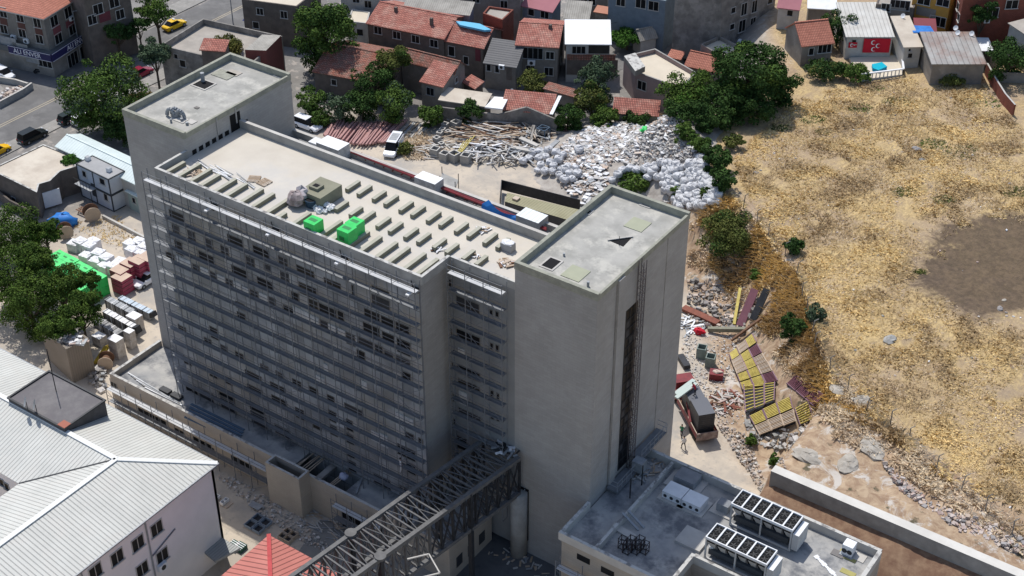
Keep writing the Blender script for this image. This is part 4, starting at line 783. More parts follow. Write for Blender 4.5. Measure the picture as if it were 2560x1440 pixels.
def hiproof():
    t=thing('metal_roof_building','large lilac walled building with pale ribbed metal hip roof in the bottom left corner','building',(-90,64,0))
    ze=12.2; x1,y1=-84.0,71.4; xv,yv=-97.4,58.6; zr=14.0; xr=(x1+xv)/2; yr=(y1+yv)/2; xl=-150;yl=20
    mu=M('metal_roof_u',(.58,.58,.54),(.50,.50,.465),sc=.3,rough=.5,pat=('rib',0,.42,.6),c3=(.55,.54,.50),sc3=.5); mv=mu
    A=(xr,yr,zr);E=(x1,y1,ze);V=(xv,yv,ze); xt=-108.5; 
    b=MB(); b.face([E,(xl,y1,ze),(xl,yr,zr),A],mu); b.face([A,(xl,yr,zr),(xl,yv,ze),V],mu); b.face([A,V,(xv,yl,ze),(xr,yl,zr)],mv); b.face([E,A,(xr,yl,zr),(x1,yl,ze)],mv)
    ro=b.build('roof',t,True)
    for nm,s,e in (('ridge_flashing',A,(xl,yr,zr)),('ridge_flashing',A,(xr,yl,zr)),('ridge_flashing',A,E)):
        b=MB(); b.beam(Vector(s)+Vector((0,0,.03)),Vector(e)+Vector((0,0,.03)),.5,.1,ridgem); o=b.build(nm,t,True); o.parent=ro
    b=MB(); b.beam(Vector(A)+Vector((0,0,.01)),Vector(V)+Vector((0,0,.01)),.2,.06,dsteel); o=b.build('valley_gutter',t,True); o.parent=ro
    b=MB(); w=.35; b.box(x1-w-.3,x1-w,yl,y1-w,-.2,ze-.12,lilac); b.box(xl,x1-w,y1-w-.3,y1-w,-.2,ze-.12,lilac); b.box(xl,xv+w,yv+w,yv+w+.3,-.2,ze-.12,lilac); b.box(xv+w,xv+w+.3,yl,yv+w,-.2,ze-.12,lilac); b.build('wall',t,True)
    b=MB(); b.box(x1-.02,x1+.14,yl,y1+.1,ze-.16,ze+.0,steel); b.box(xl,x1,y1-.02,y1+.12,ze-.16,ze,steel); b.build('gutter',t,True)
    a=Vector((x1-w,yl,0)); c=Vector((x1-w,y1-w,0))
    winparts(t,a,c,[(391,1320,1.5,1.5),(344,1357,1.5,1.5),(292,1392,1.5,1.5),(405,1388,1.5,1.5),(355,1422,1.5,1.5),(238,1428,1.5,1.5),(402,1414,1.0,.8,'ac','white air conditioner on the lilac wall of the metal roofed building')])
    for (p0,p1) in (((362,1303),(388,1440)),((200,1419),(206,1440))):
        s=PX(*p0,x1-w+.1); b=MB(); b.tube((s.x,s.y,0),(s.x,s.y,ze-.2),.08,steel,6); b.build('downpipe',t,True)
    s=PX(438,1322,x1-w+.08);e=PX(382,1390,x1-w+.08); b=MB(); b.tube(s,e,.07,M('old_pipe',(.2,.19,.2)),5); b.build('drain_pipe',t,True)
    a=Vector((xv+w,yl,0)); 
    a=Vector((xl,yv+w,0)); c=Vector((xv+w,yv+w,0)); winparts(t,a,c,[(5,1205,.8,.9,'s'),(17,1215,.8,.9,'s')])
hiproof()
def penthouse():
    t=thing('roof_penthouse','dark flat-topped penthouse box standing on the pale metal hip roof','penthouse',(-103,66,13)); z=14.6
    p=[P(22,992,z),P(148,1066,z),P(270,1006,z),P(147,937,z)]; q=[(v.x,v.y) for v in p]
    x0=min(q[0][0],q[3][0]);x1=(q[1][0]+q[2][0])/2; y0=(q[0][1]+q[1][1])/2; y1=(q[2][1]+q[3][1])/2
    b=MB(); b.box(x0,x1,y0,y1,11.5,z-.15,M('dark_block',(.10,.095,.095),(.07,.065,.065),sc=1.5),felt); b.build('wall',t,True)
    b=MB(); 
    for s in ((x0-.1,x1+.1,y0-.1,y0+.1),(x0-.1,x1+.1,y1-.1,y1+.1),(x0-.1,x0+.1,y0+.1,y1-.1),(x1-.1,x1+.1,y0+.1,y1-.1)): b.box(*s,z-.151,z,dsteel)
    b.build('kerb',t,True); b=MB(); m=P(140,976,z); b.tube((m.x,m.y,z-.2),(m.x,m.y,z+5.2),.05,dsteel,5); b.build('antenna_mast',t,True)
    b=MB(); b.box(x1-.9,x1+.1,y0-.05,y0+.8,z+.005,z+.06,M('red_patch',(.35,.13,.09))); b.build('brick_patch',t,True)
    for px,py,l in ((65,1005,'left'),(88,1012,'right')):
        c=P(px,py,z+.9); d=thing('satellite_dish',f'grey satellite dish on the penthouse edge, {l} of the two',"satellite dish",tuple(c)); b=MB()
        n=Vector((-.55,-.75,.35)).normalized(); r=.55; a=n.orthogonal().normalized(); bb=n.cross(a); pts=[]
        ring=[c+(a*math.cos(i*math.pi/6)+bb*math.sin(i*math.pi/6))*r+n*.12 for i in range(12)]
        for i in range(12): b.face([c,ring[i],ring[(i+1)%12]],steel)
        b.build('reflector',d,True); b=MB(); b.tube(c,(c.x,c.y,z-.2),.04,dsteel,5); b.build('stand',d,True)
penthouse()
house('brown_container','brown ribbed sheet container cabin below the pines','container',5.0,[(100,812),(165,873),(222,846),(162,800)],('flat',.1),brown_sheet,M('littered_roof',(.20,.175,.155),(.10,.09,.085),sc=1.2,c3=(.34,.32,.30),sc3=.8),[],group=None,abs_=True)
house('pink_roof_house','house with salmon pink metal hip roof at the bottom edge','house',7.0,[(505,1445),(505,1445)],('shed',[(600,1300),(640,1300)],8),stucco_w,pinkroof,[]) if 0 else None
def pinkhouse():
    t=thing('pink_roof_house','house with salmon pink metal hip roof and red ridge at the bottom edge','house',(-74,60,0)); z=6.5
    z=6.5; a=P(672,1337,z); x0,y1=a.x,a.y; S=15; A=(x0+S/2,y1-S/2,z+3.0)
    c=[(x0,y1,z),(x0,y1-S,z),(x0+S,y1-S,z),(x0+S,y1,z)]; b=MB()
    for i in range(4): b.face([c[i],c[(i+1)%4],A],pinkroof)
    ro=b.build('roof',t,True)
    for i in (0,1,3): b=MB(); b.beam(Vector(c[i])+Vector((0,0,.06)),Vector(A)+Vector((0,0,.06)),.4,.14,pinkcap); o=b.build('ridge_cap',t,True); o.parent=ro
    b=MB(); b.box(x0+.4,x0+S-.4,y1-S+.4,y1-.4,-.2,z-.05,stucco_w); b.build('wall',t,True)
pinkhouse()
house('small_canopy','small grey ribbed canopy beside the lilac wall at the bottom','canopy',2.6,[(538,1402),(600,1370),(536,1332),(500,1370)],('flat',.02),steel,M('grey_rib_roof',(.34,.35,.34),(.3,.31,.3),sc=.5,rough=.5,pat=('rib',0,.3,.6)),[],abs_=True,zb=2.3)
# retaining wall of the field
b=MB(); xa,xb=-41.6,-12.0
b.box(xa,xb,105.15,106.2,3.0,8.0,conc,M('wall_top',(.62,.60,.555),(.54,.52,.48),sc=.6)); tag(b.build('retaining_wall'),'long pale concrete retaining wall between the dry field and the annex','wall')
# rock face and foundations at the foot of the field
def rocks(name,label,poly,n,smin,smax,mats_,h=0.0,seed=1,cat='rocks',kind='stuff'):
    rr=random.Random(seed); g=[G(x,y) for x,y in poly]; xs_=[v.x for v in g]; ys_=[v.y for v in g]; P2=[(v.x,v.y) for v in g]; b=MB(); c=0; tries=0
    while c<n and tries<n*30:
        tries+=1; x=rr.uniform(min(xs_),max(xs_)); y=rr.uniform(min(ys_),max(ys_))
        if not inpoly(x,y,P2): continue
        s=smin*(smax/smin)**(rr.random()**1.8); z=gz(x,y)+(h(x,y) if callable(h) else rr.uniform(0,h))
        if rr.random()<.45: b.chunk((x,y,z+s*.2),s,s*rr.uniform(.3,1),s*rr.uniform(.15,.5),rr.choice(mats_),rr)
        else: b.chunk((x,y,z+s*.3),s,s*rr.uniform(.5,1),s*rr.uniform(.4,.8),rr.choice(mats_),rr)
        c+=1
    return tag(b.build(name),label if kind!='stuff' else None,None,None,kind)
rocks('rubble',None,[(1720,700),(1850,705),(1905,760),(1860,840),(1720,800)],500,.1,.42,[rubd,conc_d,rubt],.3,11)
rocks('rubble',None,[(1705,840),(1850,830),(1900,1060),(1800,1060),(1705,960)],1500,.04,.17,[rub,rubw,rubt,rub,conc_l],.1,12)
rocks('rubble',None,[(1860,1050),(2040,1080),(1990,1120),(1880,1105)],160,.15,.45,[rub,rubd,conc],.2,13)
rocks('rubble',None,[(1790,1060),(1870,1090),(1970,1220),(1900,1230)],600,.05,.22,[rubt,rubt,conc_l,rubd],.25,14)
rocks('rubble',None,[(2200,1150),(2330,1260),(2450,1300),(2560,1350),(2560,1390),(2400,1330),(2250,1230)],700,.08,.3,[rubp,rubd,rubp,rubt],.2,15)
rocks('rubble',None,[(560,1180),(760,1300),(860,1400),(760,1360),(640,1280),(540,1200)],600,.05,.2,[rub,rubt,conc],.15,16)
rocks('rubble',None,[(0,230),(55,215),(60,228),(0,262)],220,.1,.4,[rub,rubp,rubt],.2,17)
# ================================================= VEHICLES
def car(name,label,px,py,rz,col,kind='hatch',dz=0.0,group=None,z=None):
    g=G(px,py); zz=g.z if z is None else z
    if z is not None: g=P(px,py,z)
    t=thing(name,label,{'van':'van','suv':'car','taxi':'taxi'}.get(kind,'car'),(g.x,g.y,zz+.02),rz,group)
    L,Wd,Hh={'hatch':(4.1,1.75,1.48),'sedan':(4.5,1.78,1.45),'taxi':(4.4,1.75,1.45),'suv':(4.6,1.88,1.70),'van':(4.9,1.9,1.95)}[kind]
    pm=M('car_paint_'+'_'.join(str(int(c*99)) for c in col),col,rough=0.25)
    hw=Wd/2; belt=.92 if kind!='van' else 1.05
    def loft(st,m):
        b=MB(); rings=[]
        for x,z0,z1,w,wt in st: rings.append([(x,-w,z0+.12),(x,-w*.9,z0),(x,w*.9,z0),(x,w,z0+.12),(x,w,z1-.14),(x,wt,z1),(x,-wt,z1),(x,-w,z1-.14)])
        for r0,r1 in zip(rings,rings[1:]):
            for i in range(8): j=(i+1)%8; b.face([r0[i],r0[j],r1[j],r1[i]],m)
        b.face(rings[0][::-1],m); b.face(rings[-1],m); return b
    body=loft([(-L/2,.35,.80,hw*.86,hw*.78),(-L/2+.18,.24,belt,hw*.97,hw*.88),(-L/4,.22,belt+.02,hw,hw*.9),(L/6,.22,belt+.02,hw,hw*.9),(L/2-.75,.22,belt-.12,hw*.98,hw*.86),(L/2-.15,.26,belt-.28,hw*.9,hw*.78),(L/2,.35,.62,hw*.8,hw*.7)],pm); body.build('body',t,False)
    if kind in('hatch','suv','van'): cs=[(-L/2+.12,hw*.84),(-L/2+.35,hw*.80),(L*.06,hw*.8),(L*.26,hw*.82)]
    else: cs=[(-L*.38,hw*.82),(-L*.20,hw*.76),(L*.06,hw*.76),(L*.24,hw*.82)]
    if kind=='van': cs=[(-L/2+.06,hw*.9),(-L/2+.12,hw*.86),(L*.18,hw*.84),(L*.33,hw*.86)]
    (xa,wa),(xb,wb),(xc,wc),(xd,wd)=cs; b=MB(); z0=belt-.06; z1=Hh
    A=[(xa,-wa,z0),(xd,-wd,z0),(xd,wd,z0),(xa,wa,z0)]; Bq=[(xb,-wb*.86,z1),(xc,-wc*.86,z1),(xc,wc*.86,z1),(xb,wb*.86,z1)]
    sm_=pm if kind=='van' else glass
    b.face([A[0],A[1],Bq[1],Bq[0]],glass); b.face([A[1],A[2],Bq[2],Bq[1]],glass); b.face([A[2],A[3],Bq[3],Bq[2]],glass); b.face([A[3],A[0],Bq[0],Bq[3]],glass); b.face(Bq,pm); b.build('cabin',t,False)
    b=MB(); w=wb*.9; b.prism([(xb-.08,-w),(xc+.06,-w),(xc+.06,w),(xb-.08,w)],z1-.01,z1+.05,pm); b.build('roof',t,False)
    if kind=='van':
        b=MB(); b.box(xa+.05,L*.02,-hw*.93,hw*.93,z0,z1-.25,pm); b.build('cargo_side',t,False)
        b=MB(); 
        b.box(-L*.35,L*.05,-.55,.55,z1+.051,z1+.09,steel); b.build('roof_rack',t,False)
    for sx in (-1,1):
        for sy in (-1,1):
            b=MB(); b.tube((sx*L*.31,sy*(hw-.2),.32),(sx*L*.31,sy*(hw+.02),.32),.33,rubber,12); wh=b.build('wheel',t,False)
            b=MB(); b.tube((sx*L*.31,sy*(hw+.02),.32),(sx*L*.31,sy*(hw+.035),.32),.19,steel,8); r_=b.build('rim',t,False); r_.parent=wh
    for sy in (-1,1):
        b=MB(); b.box(L/2-.16,L/2-.02,sy*hw*.62-.17,sy*hw*.62+.17,.58,.72,M('lamp_glass',(.6,.62,.65),rough=.2)); b.build('headlight',t,False)
        b=MB(); b.box(-L/2-.01,-L/2+.12,sy*hw*.68-.12,sy*hw*.68+.12,.65,.82,M('tail_lamp',(.35,.02,.02),rough=.3)); b.build('tail_light',t,False)
        b=MB(); b.box(L*.2,L*.2+.12,sy*(hw+.02)-.1,sy*(hw+.02)+.1,belt,belt+.14,pm); b.build('wing_mirror',t,False)
    for x in (L/2-.03,-L/2+.0):
        b=MB(); b.box(x-.04,x+.05,-.28,.28,.4,.52,white if kind!='taxi' else dsteel); b.build('number_plate',t,False)
    if kind=='taxi': b=MB(); b.box(-.12,.12,-.28,.28,z1+.051,z1+.2,white); b.build('taxi_sign',t,False)
    return t
hd=lambda a,b,c,d:(lambda u:math.atan2(u.y,u.x))(G(c,d)-G(a,b))
wht=(.75,.76,.78); 
car('parked_car','white hatchback parked behind the thin concrete wall at the left edge',12,192,R(-5),wht)
car('parked_car','black jeep on the near lane of the street with white arrow reflection',83,348,R(88),(.012,.016,.016),'suv')
car('parked_car','dark green car half under the big street tree',178,301,R(88),(.015,.025,.022),'hatch')
car('parked_car','white car under the big street tree behind the warehouse roof',212,305,R(88),wht)
car('taxi','yellow taxi on the street above the flat concrete house',437,70,R(88),(.72,.45,.01),'taxi')
car('taxi','yellow taxi cut off by the left picture edge',-8,386,R(88),(.72,.42,.01),'taxi')
car('parked_car','dark red car under the tree crowns on the street',352,190,R(88),(.22,.015,.04),'sedan')
car('parked_car','silver car partly hidden in the leaves of the big street tree',262,232,R(88),(.45,.46,.48),'sedan')
car('parked_car','white jeep behind the left tower beside the red pipes',770,320,hd(745,308,795,326),wht,'suv')
car('delivery_van','white delivery van with roof rack beside the pipe stack',984,378,hd(1002,345,968,400),wht,'van')
car('parked_car','white hatchback parked by the pink foam stacks in the left yard',368,706,hd(392,690,347,718),wht)
b=thing('motorcycle','small dark scooter parked in the shade by the corner shop','motorcycle',tuple(G(98,184)),R(30)); 
for x in (-.6,.6): m_=MB(); m_.tube((x,-.06,.3),(x,.06,.3),.3,rubber,10); m_.build('wheel',b,False)
m_=MB(); m_.beam((-.6,0,.35),(.5,0,.5),.28,.3,dsteel); m_.beam((-.5,0,.75),(.15,0,.75),.3,.12,black); m_.beam((.5,0,.4),(.62,0,1.05),.1,.1,dsteel); m_.beam((.6,-.35,1.05),(.6,.35,1.05),.05,.05,dsteel); m_.build('frame',b,False)
# --- crane truck with a stack of dark panels
def truck():
    g=G(1741,1062); g2=G(1700,985); d=(g2-g); rz=math.atan2(d.y,d.x); t=thing('flatbed_truck','dark red flatbed truck with loading crane, carrying a black stack beside the right tower','truck',(g.x,g.y,g.z+.02),rz)
    b=MB(); b.box(-3.2,4.6,-.45,.45,.55,.95,redm); b.build('chassis',t,False)
    b=MB(); b.box(-3.2,3.2,-1.22,1.22,.96,1.1,redm,woodd); b.build('load_bed',t,False)
    for s in (-1,1): b=MB(); b.box(-3.2,3.2,s*1.22-.04,s*1.22+.04,.9,1.65,redm,wood); b.build('side_board',t,False)
    b=MB(); b.box(-3.32,-3.22,-1.25,1.25,.6,1.6,M('dusty_tailgate',(.34,.27,.24),(.18,.12,.11),sc=2)); b.build('tailgate',t,False)
    b=MB(); b.box(3.9,5.9,-1.2,1.2,.7,2.0,redm); b.box(4.2,5.7,-1.1,1.1,2.01,2.9,redm); b.box(5.705,5.75,-1,1,2.05,2.8,glass); b.build('cab',t,False)
    for x in (-2.2,-1.2,4.7):
        for s in (-1,1): b=MB(); b.tube((x,s*.85,.5),(x,s*1.2,.5),.5,rubber,14); b.build('wheel',t,False)
    b=MB(); b.tube((3.5,0,1.1),(3.5,0,3.2),.2,redm,8); b.beam((3.5,0,3.1),(1.0,.9,2.4),.25,.3,redm); b.beam((1.0,.9,2.4),(-1.2,1.25,1.6),.2,.22,redm); b.build('crane_arm',t,False)
    b=MB(); b.box(-3.32,-3.2,.5,1.2,1.0,1.5,white); b.build('plate',t,False)
    for i,(x0,x1,hh,mm,lab) in enumerate(((-2.7,.1,2.6,stack,'tall black stack of plastic panels on the truck bed'),(.2,2.6,2.3,stack,'second black stack at the front of the truck bed'))):
        q=thing('panel_stack',lab,'stack',(g.x,g.y,g.z+1.13),rz); b=MB(); b.box(x0,x1,-.95,.95,0,hh,mm,M('stack_top',(.12,.125,.14),rough=.4)); b.build('panels',q,False)
    return g,rz
tg,trz=truck()
# ================================================= PEOPLE
def person(label,loc,rz,shirt,pants,pose='stand',name='person'):
    t=thing(name,label,'person',tuple(loc),rz); sp={'stand':0,'walk':.28,'reach':.12,'bend':.1}[pose]; lean=.0 if pose!='bend' else .35
    J=[(0,0,.92),(0,0,1.12),(lean*.6,0,1.38),(lean*.8,0,1.5),(lean,0,1.62),(lean+.01,0,1.72),
       (0,.10,.88),(sp*.6,.11,.5),(sp*.5,.11,.07),(sp*.5+.16,.12,.03),(0,-.10,.88),(-sp*.5,-.11,.5),(-sp,-.11,.08),(-sp+.15,-.12,.03),
       (lean*.7,.2,1.40),(lean*.7+.06,.26,1.13),(lean*.7+.22,.24,.93),(lean*.7,-.2,1.40),(lean*.7+.06,-.26,1.13),(lean*.7+.2,-.25,.92)]
    if pose=='reach': J[15]=(.22,.26,1.35);J[16]=(.45,.2,1.5)
    E_=[(0,1),(1,2),(2,3),(3,4),(4,5),(0,6),(6,7),(7,8),(8,9),(0,10),(10,11),(11,12),(12,13),(2,14),(14,15),(15,16),(2,17),(17,18),(18,19)]
    rad=[.15,.14,.16,.065,.10,.085,.095,.065,.045,.045,.095,.065,.045,.045,.065,.045,.035,.065,.045,.035]
    base=16; 
    for (h,s) in ((16,1),(19,-1)):
        hx,hy,hz=J[h]
        for k in range(5):
            a=(k-2)*.018; J.append((hx+.03+ (.05 if k<4 else .02),hy+a+(.03*s if k==4 else 0),hz-.07+.006*abs(k-1.5))); E_.append((h,len(J)-1)); rad.append(.010)
    me=bpy.data.meshes.new('body'); me.from_pydata(J,E_,[]); o=bpy.data.objects.new('body_tmp',me); COL.objects.link(o)
    m=o.modifiers.new('s','SKIN'); me.skin_vertices[0].data[0].use_root=True
    for i,r_ in enumerate(rad): me.skin_vertices[0].data[i].radius=(r_,r_*(.75 if i in(0,1,2) else 1))
    s=o.modifiers.new('d','SUBSURF'); s.levels=1; s.render_levels=1
    me2=bpy.data.meshes.new_from_object(o.evaluated_get(bpy.context.evaluated_depsgraph_get())); bpy.data.objects.remove(o)
    me2.materials.clear()
    for m_ in (skin,shirt,pants,hairm): me2.materials.append(m_)
    for p in me2.polygons:
        c=p.center; p.use_smooth=True
        if c.z>1.5: p.material_index=0
        elif c.z>.95 and (abs(c.y)<.25 or c.z>1.15): p.material_index=1
        elif c.z<.93 and abs(c.y)<.2: p.material_index=2 if c.z>.09 else 3
        else: p.material_index=0
    ob=bpy.data.objects.new('body',me2); COL.objects.link(ob); ob.parent=t
    b=MB(); b.blob((lean-.02,0,1.76),.11,.095,.08,hairm,1,.05); b.build('hair',t,False,True)
    b=MB(); b.blob((lean+.105,0,1.66),.02,.012,.02,skin,1,.0,seg=5,rings=3); b.build('nose',t,False,True)
shw=M('white_shirt',(.62,.62,.62)); shg=M('green_shirt',(.03,.18,.10)); shr=M('red_shirt',(.4,.03,.05)); jn=M('dark_trousers',(.04,.045,.06)); shb=M('grey_shirt',(.2,.2,.22))
person('person in white shirt standing behind the truck tailgate',G(1708,1122),R(160),shw,jn,'walk')
person('person in green vest walking beside the truck',G(1703,1092),R(100),shg,jn,'walk')
p=P(1737,985,tg.z+3.6); person('person in red shirt standing on the black load of the truck',(p.x,p.y,tg.z+3.4),R(200),shr,jn,'bend')
a=PY(1002,1162,83.5); person('worker in pale clothes on a low deck of the big scaffold',(a.x,83.5,a.z-.9),R(60),shw,shw,'reach')
p=P(352,182,0)
# ================================================= PLANT ROOF EQUIPMENT
def chiller(label,px0,px1,y0,y1):
    zt=12.7; z0=9.95; a=P(*px0,zt); c=P(*px1,zt); x0,x1=a.x,c.x; t=thing('chiller',label,'chiller',((x0+x1)/2,(y0+y1)/2,z0),0,'long rooftop chillers with six fans'); pg=M('chiller_grey',(.50,.50,.49),(.45,.45,.44),sc=1)
    b=MB(); 
    for s in ((x0,x1,y0,y0+.1),(x0,x1,y1-.1,y1),(x0,x0+.1,y0+.1,y1-.1),(x1-.1,x1,y0+.1,y1-.1)): b.box(*s,zt-.25,zt,white)
    n=6; w=(x1-x0)/n
    for i in range(1,n): b.box(x0+i*w-.07,x0+i*w+.07,y0+.1,y1-.1,zt-.2,zt-.003,white)
    b.build('top_frame',t,True)
    for i in range(n):
        cx=x0+(i+.5)*w; cy=(y0+y1)/2; b=MB(); b.box(x0+i*w+(.1 if i==0 else .07),x0+(i+1)*w-(.1 if i==n-1 else .07),y0+.1,y1-.1,zt-.6,zt-.15,black); f=b.build('fan_well',t,True)
        for q_ in (-.48,.48):
            b=MB(); c0=(cx,cy+q_,zt-.1); fwm=M('fan_wire',(.06,.06,.06))
            for k in range(5): an=k*2*math.pi/5+i+q_; b.beam(c0,(cx+math.cos(an)*.36,cy+q_+math.sin(an)*.36,zt-.13),.12,.02,fwm)
            pr=None
            for k in range(13):
                an=k*math.pi/6; q=(cx+math.cos(an)*.43,cy+q_+math.sin(an)*.43,zt-.09)
                if pr: b.tube(pr,q,.022,fwm,4)
                pr=q
            b.tube((cx,cy+q_,zt-.14),(cx,cy+q_,zt-.07),.09,fwm,8)
            o=b.build('fan',t,True); o.parent=f
    for s,yy in ((0,y0),(1,y1)):
        b=MB(); yi=y0+.75 if s==0 else y1-.75
        for i in range(n):
            xa=x0+i*w; q=[(xa,yy+(.02 if s==0 else -.02),zt-.25),(xa+w,yy+(.02 if s==0 else -.02),zt-.25),(xa+w*.72,yi,z0+1.0),(xa+w*.28,yi,z0+1.0)]
            b.face(q if s else q[::-1],pg)
            q=[(xa+w*.72,yi,z0+1.0),(xa+w,yy+(.03 if s==0 else -.03),zt-.3),(xa+w,yi,z0+1.0)]
            b.face(q if s else q[::-1],M('coil_dark',(.13,.13,.135)))
        b.build('coil_panel',t,True)
    b=MB(); b.box(x0+.2,x1-.5,y0+.5,y1-.5,z0+.3,z0+.95,M('compressor',(.07,.075,.08))); b.build('compressor',t,True)
    for yy in (y0+.12,y1-.12):
        b=MB(); b.box(x0,x1,yy-.08,yy+.08,z0+.02,z0+.2,pg); b.build('base_rail',t,True)
        for xx in (x0+.08,(x0+x1)/2,x1-.1): b=MB(); b.box(xx-.07,xx+.07,yy-.07,yy+.07,z0+.2,zt-.25,pg); b.build('leg',t,True)
    b=MB(); b.box(x1+.02,x1+.62,y0+.1,y1-.1,z0+.35,zt-.5,pg,white); b.build('control_cabinet',t,True)
    b=MB(); b.blob((x0+.35,(y0+y1)/2,z0+.9),.3,.5,.4,foil,3); b.build('wrapped_vessel',t,True)
a=P(1826,1257,12.7); c=P(1859,1224,12.7); chiller('long white chiller with six fans nearest the back parapet',(1828,1257),(1982,1326),a.y,c.y)
a=P(1763,1341,12.7); c=P(1791,1306,12.7); chiller('long white chiller with six fans nearest the sunken bay',(1764,1341),(1916,1413),a.y,c.y)
def boxunit(name,label,cat,px,py,z,sx,sy,h,m,mt=None,pad=None,fan=0,group=None,rz=0.0):
    p=P(px,py,z+h); t=thing(name,label,cat,(p.x,p.y,z),rz,group); b=MB(); b.box(-sx,sx,-sy,sy,.14 if pad else 0,h,m,mt); b.build('casing',t,False)
    if pad: b=MB(); b.box(-sx-pad,sx+pad,-sy-pad,sy+pad,0,.13,conc_l if pad>.3 else steel); b.build('base_slab',t,False)
    for i in range(fan):
        x=-sx+(i+.5)*2*sx/fan; b=MB(); b.tube((x,-sy-.02,h*.5),(x,-sy,h*.5),h*.2,dsteel,10); b.build('fan_grille',t,False)
    return t
zr=9.9
boxunit('air_handling_unit','flat grey roof unit nearest the divider wall of the annex','air unit',1720,1188,zr,1.1,.85,.9,steel,deck_st,.7)
boxunit('air_handling_unit','left one of two white-topped roof units in the tower shadow','air unit',1690,1224,zr,1.02,.85,.95,foil,white,.35,3); boxunit('air_handling_unit','right one of two white-topped roof units in the tower shadow','air unit',1738,1246,zr,1.0,.85,.95,foil,white,.35,3)
boxunit('pump_unit','small grey pump cabinet left of the back chiller','pump',1812,1256,zr,.6,.5,1.0,steel,deck_st,.5)
boxunit('base_slab','raised empty concrete slab left of the front chiller','slab',1733,1345,zr,1.3,1.2,.3,conc_l)
boxunit('rooftop_unit','white louvred roof unit in the right corner of the annex','air unit',2125,1358,zr,.5,.5,1.3,white,None,.15,2)
for (px,py,w,h,m,lab) in ((2120,1390,.9,.5,M('yellow_board',(.40,.36,.13),(.34,.31,.12),sc=1),'yellow board lying on the sunny annex roof'),(2095,1385,.6,.4,M('grey_board',(.18,.17,.165)),'grey board lying on the sunny annex roof'),(2150,1395,.5,.5,conc_l,'square hatch cover in the right corner of the annex'),(2120,1432,.7,.3,MATS['yellow_board'],'yellow board at the bottom edge of the annex roof')):
    p=P(px,py,zr); b=MB(); b.box(p.x-w,p.x+w,p.y-h,p.y+h,zr+.01,zr+.05+(.02 if m is not MATS['yellow_board'] else 0),m); tag(b.build('board'),lab,'board')
b=MB(); pr=None
for i in range(9):
    q=P(2038+i*6.5,1390+i*6.5,zr); w=.18+.06*math.sin(i*2.1)
    if pr: b.beam(pr,(q.x+.05*math.sin(i*3),q.y,zr+.05),w*2,.06,white)
    pr=(q.x+.05*math.sin(i*3),q.y,zr+.05)
tag(b.build('plastic_strip'),'crumpled white plastic strip on the sunny annex roof','plastic')
b=MB(); q=[P(1552,1290,10.5),P(1605,1345,10.5)]; 
for k in range(2):
    b=MB(); b.beam(P(1556+k*14,1282-k*6,10.9),P(1596+k*14,1325-k*6,10.0),.22,.12,steel); tag(b.build('steel_channel'),'grey steel channel leaning on the divider wall, '+('near' if k==0 else 'far')+' one of two','channel')
t=thing('base_slab','long concrete slab behind the steel frames on the annex','slab',tuple(P(1560,1335,zr))); b=MB(); q=PP([(1535,1305),(1592,1337),(1580,1350),(1530,1318)],zr+.2); b.prism([(v.x,v.y) for v in q],zr+.01,zr+.2,conc_l); b.build('slab_top',t,True)
for i in range(6):
    px,py=1556+i*11,1372+(i%2)*12-3; p=P(px,py,zr); t=thing('rack_frame',['dark red steel rack frame on the annex roof, leftmost of six','second dark rack frame from the left on the annex roof','third dark rack frame from the left on the annex roof','third dark rack frame from the right on the annex roof','second dark rack frame from the right on the annex roof','dark red steel rack frame on the annex roof, rightmost of six'][i],'frame',(p.x,p.y,zr),0,'rack frames on the annex roof'); b=MB()
    for x in(-.3,.3):
        for y in(-.3,.3): b.beam((x,y,0),(x,y,1.3),.06,.06,M('rack_brown',(.05,.03,.03)))
    for z in (.1,.7,1.25):
        for s in ((-.3,-.3,.3,-.3),(-.3,.3,.3,.3),(-.3,-.3,-.3,.3),(.3,-.3,.3,.3)): b.beam((s[0],s[1],z),(s[2],s[3],z),.05,.05,dsteel)
    b.build('frame',t,False)
# ================================================= MAST CLIMBER on the end wall
t=thing('mast_climber','steel mast climbing platform on the end wall of the right tower','hoist',(-52,97,10)); x=-52.55
m0=PX(1612,650,x+.5); m1=PX(1578,1150,x+.5); yy=(m0.y+m1.y)/2; b=MB(); zt=m0.z
for dx in(.15,.65):
    for dy in(-.25,.25): b.tube((x+dx,yy+dy,10),(x+dx,yy+dy,zt),.04,M('mast_grey',(.13,.11,.11)),4)
z=10
while z<zt-.8:
    for a_,c_ in (((.15,-.25),(.65,-.25)),((.65,-.25),(.65,.25)),((.65,.25),(.15,.25))): b.tube((x+a_[0],yy+a_[1],z),(x+c_[0],yy+c_[1],z+.75),.02,MATS['mast_grey'],4); b.tube((x+a_[0],yy+a_[1],z),(x+c_[0],yy+c_[1],z),.02,MATS['mast_grey'],4)
    z+=.75
b.build('mast',t,True)
p0=PX(1535,1222,x+.8); p1=PX(1650,1110,x+.8); zz=P(1590,1160,0).z; zz=p0.z
for k,(s,e) in enumerate(((p0.y-.2,yy-.5),(yy+.5,p1.y+.3))):
    zb_=p0.z if k==0 else (p0.z+.9); b=MB(); b.box(x+.1,x+1.3,s,e,zb_-.25,zb_,deck_st); b.build('platform',t,True)
    b=MB(); n=int((e-s)/.9)+1
    for i in range(n+1): y=s+(e-s)*i/n; b.tube((x+1.28,y,zb_),(x+1.28,y,zb_+1.1),.03,steel,4)
    for h in(.55,1.1): b.tube((x+1.28,s,zb_+h),(x+1.28,e,zb_+h),.03,steel,4); yy2=s if k==0 else e; b.tube((x+.2,yy2,zb_+h),(x+1.28,yy2,zb_+h),.03,steel,4)
    b.build('railing',t,True)
b=MB(); b.box(x+.8,x+1.9,yy-.5,yy+.5,p0.z,p0.z+1.2,steel); b.build('drive_unit',t,True)
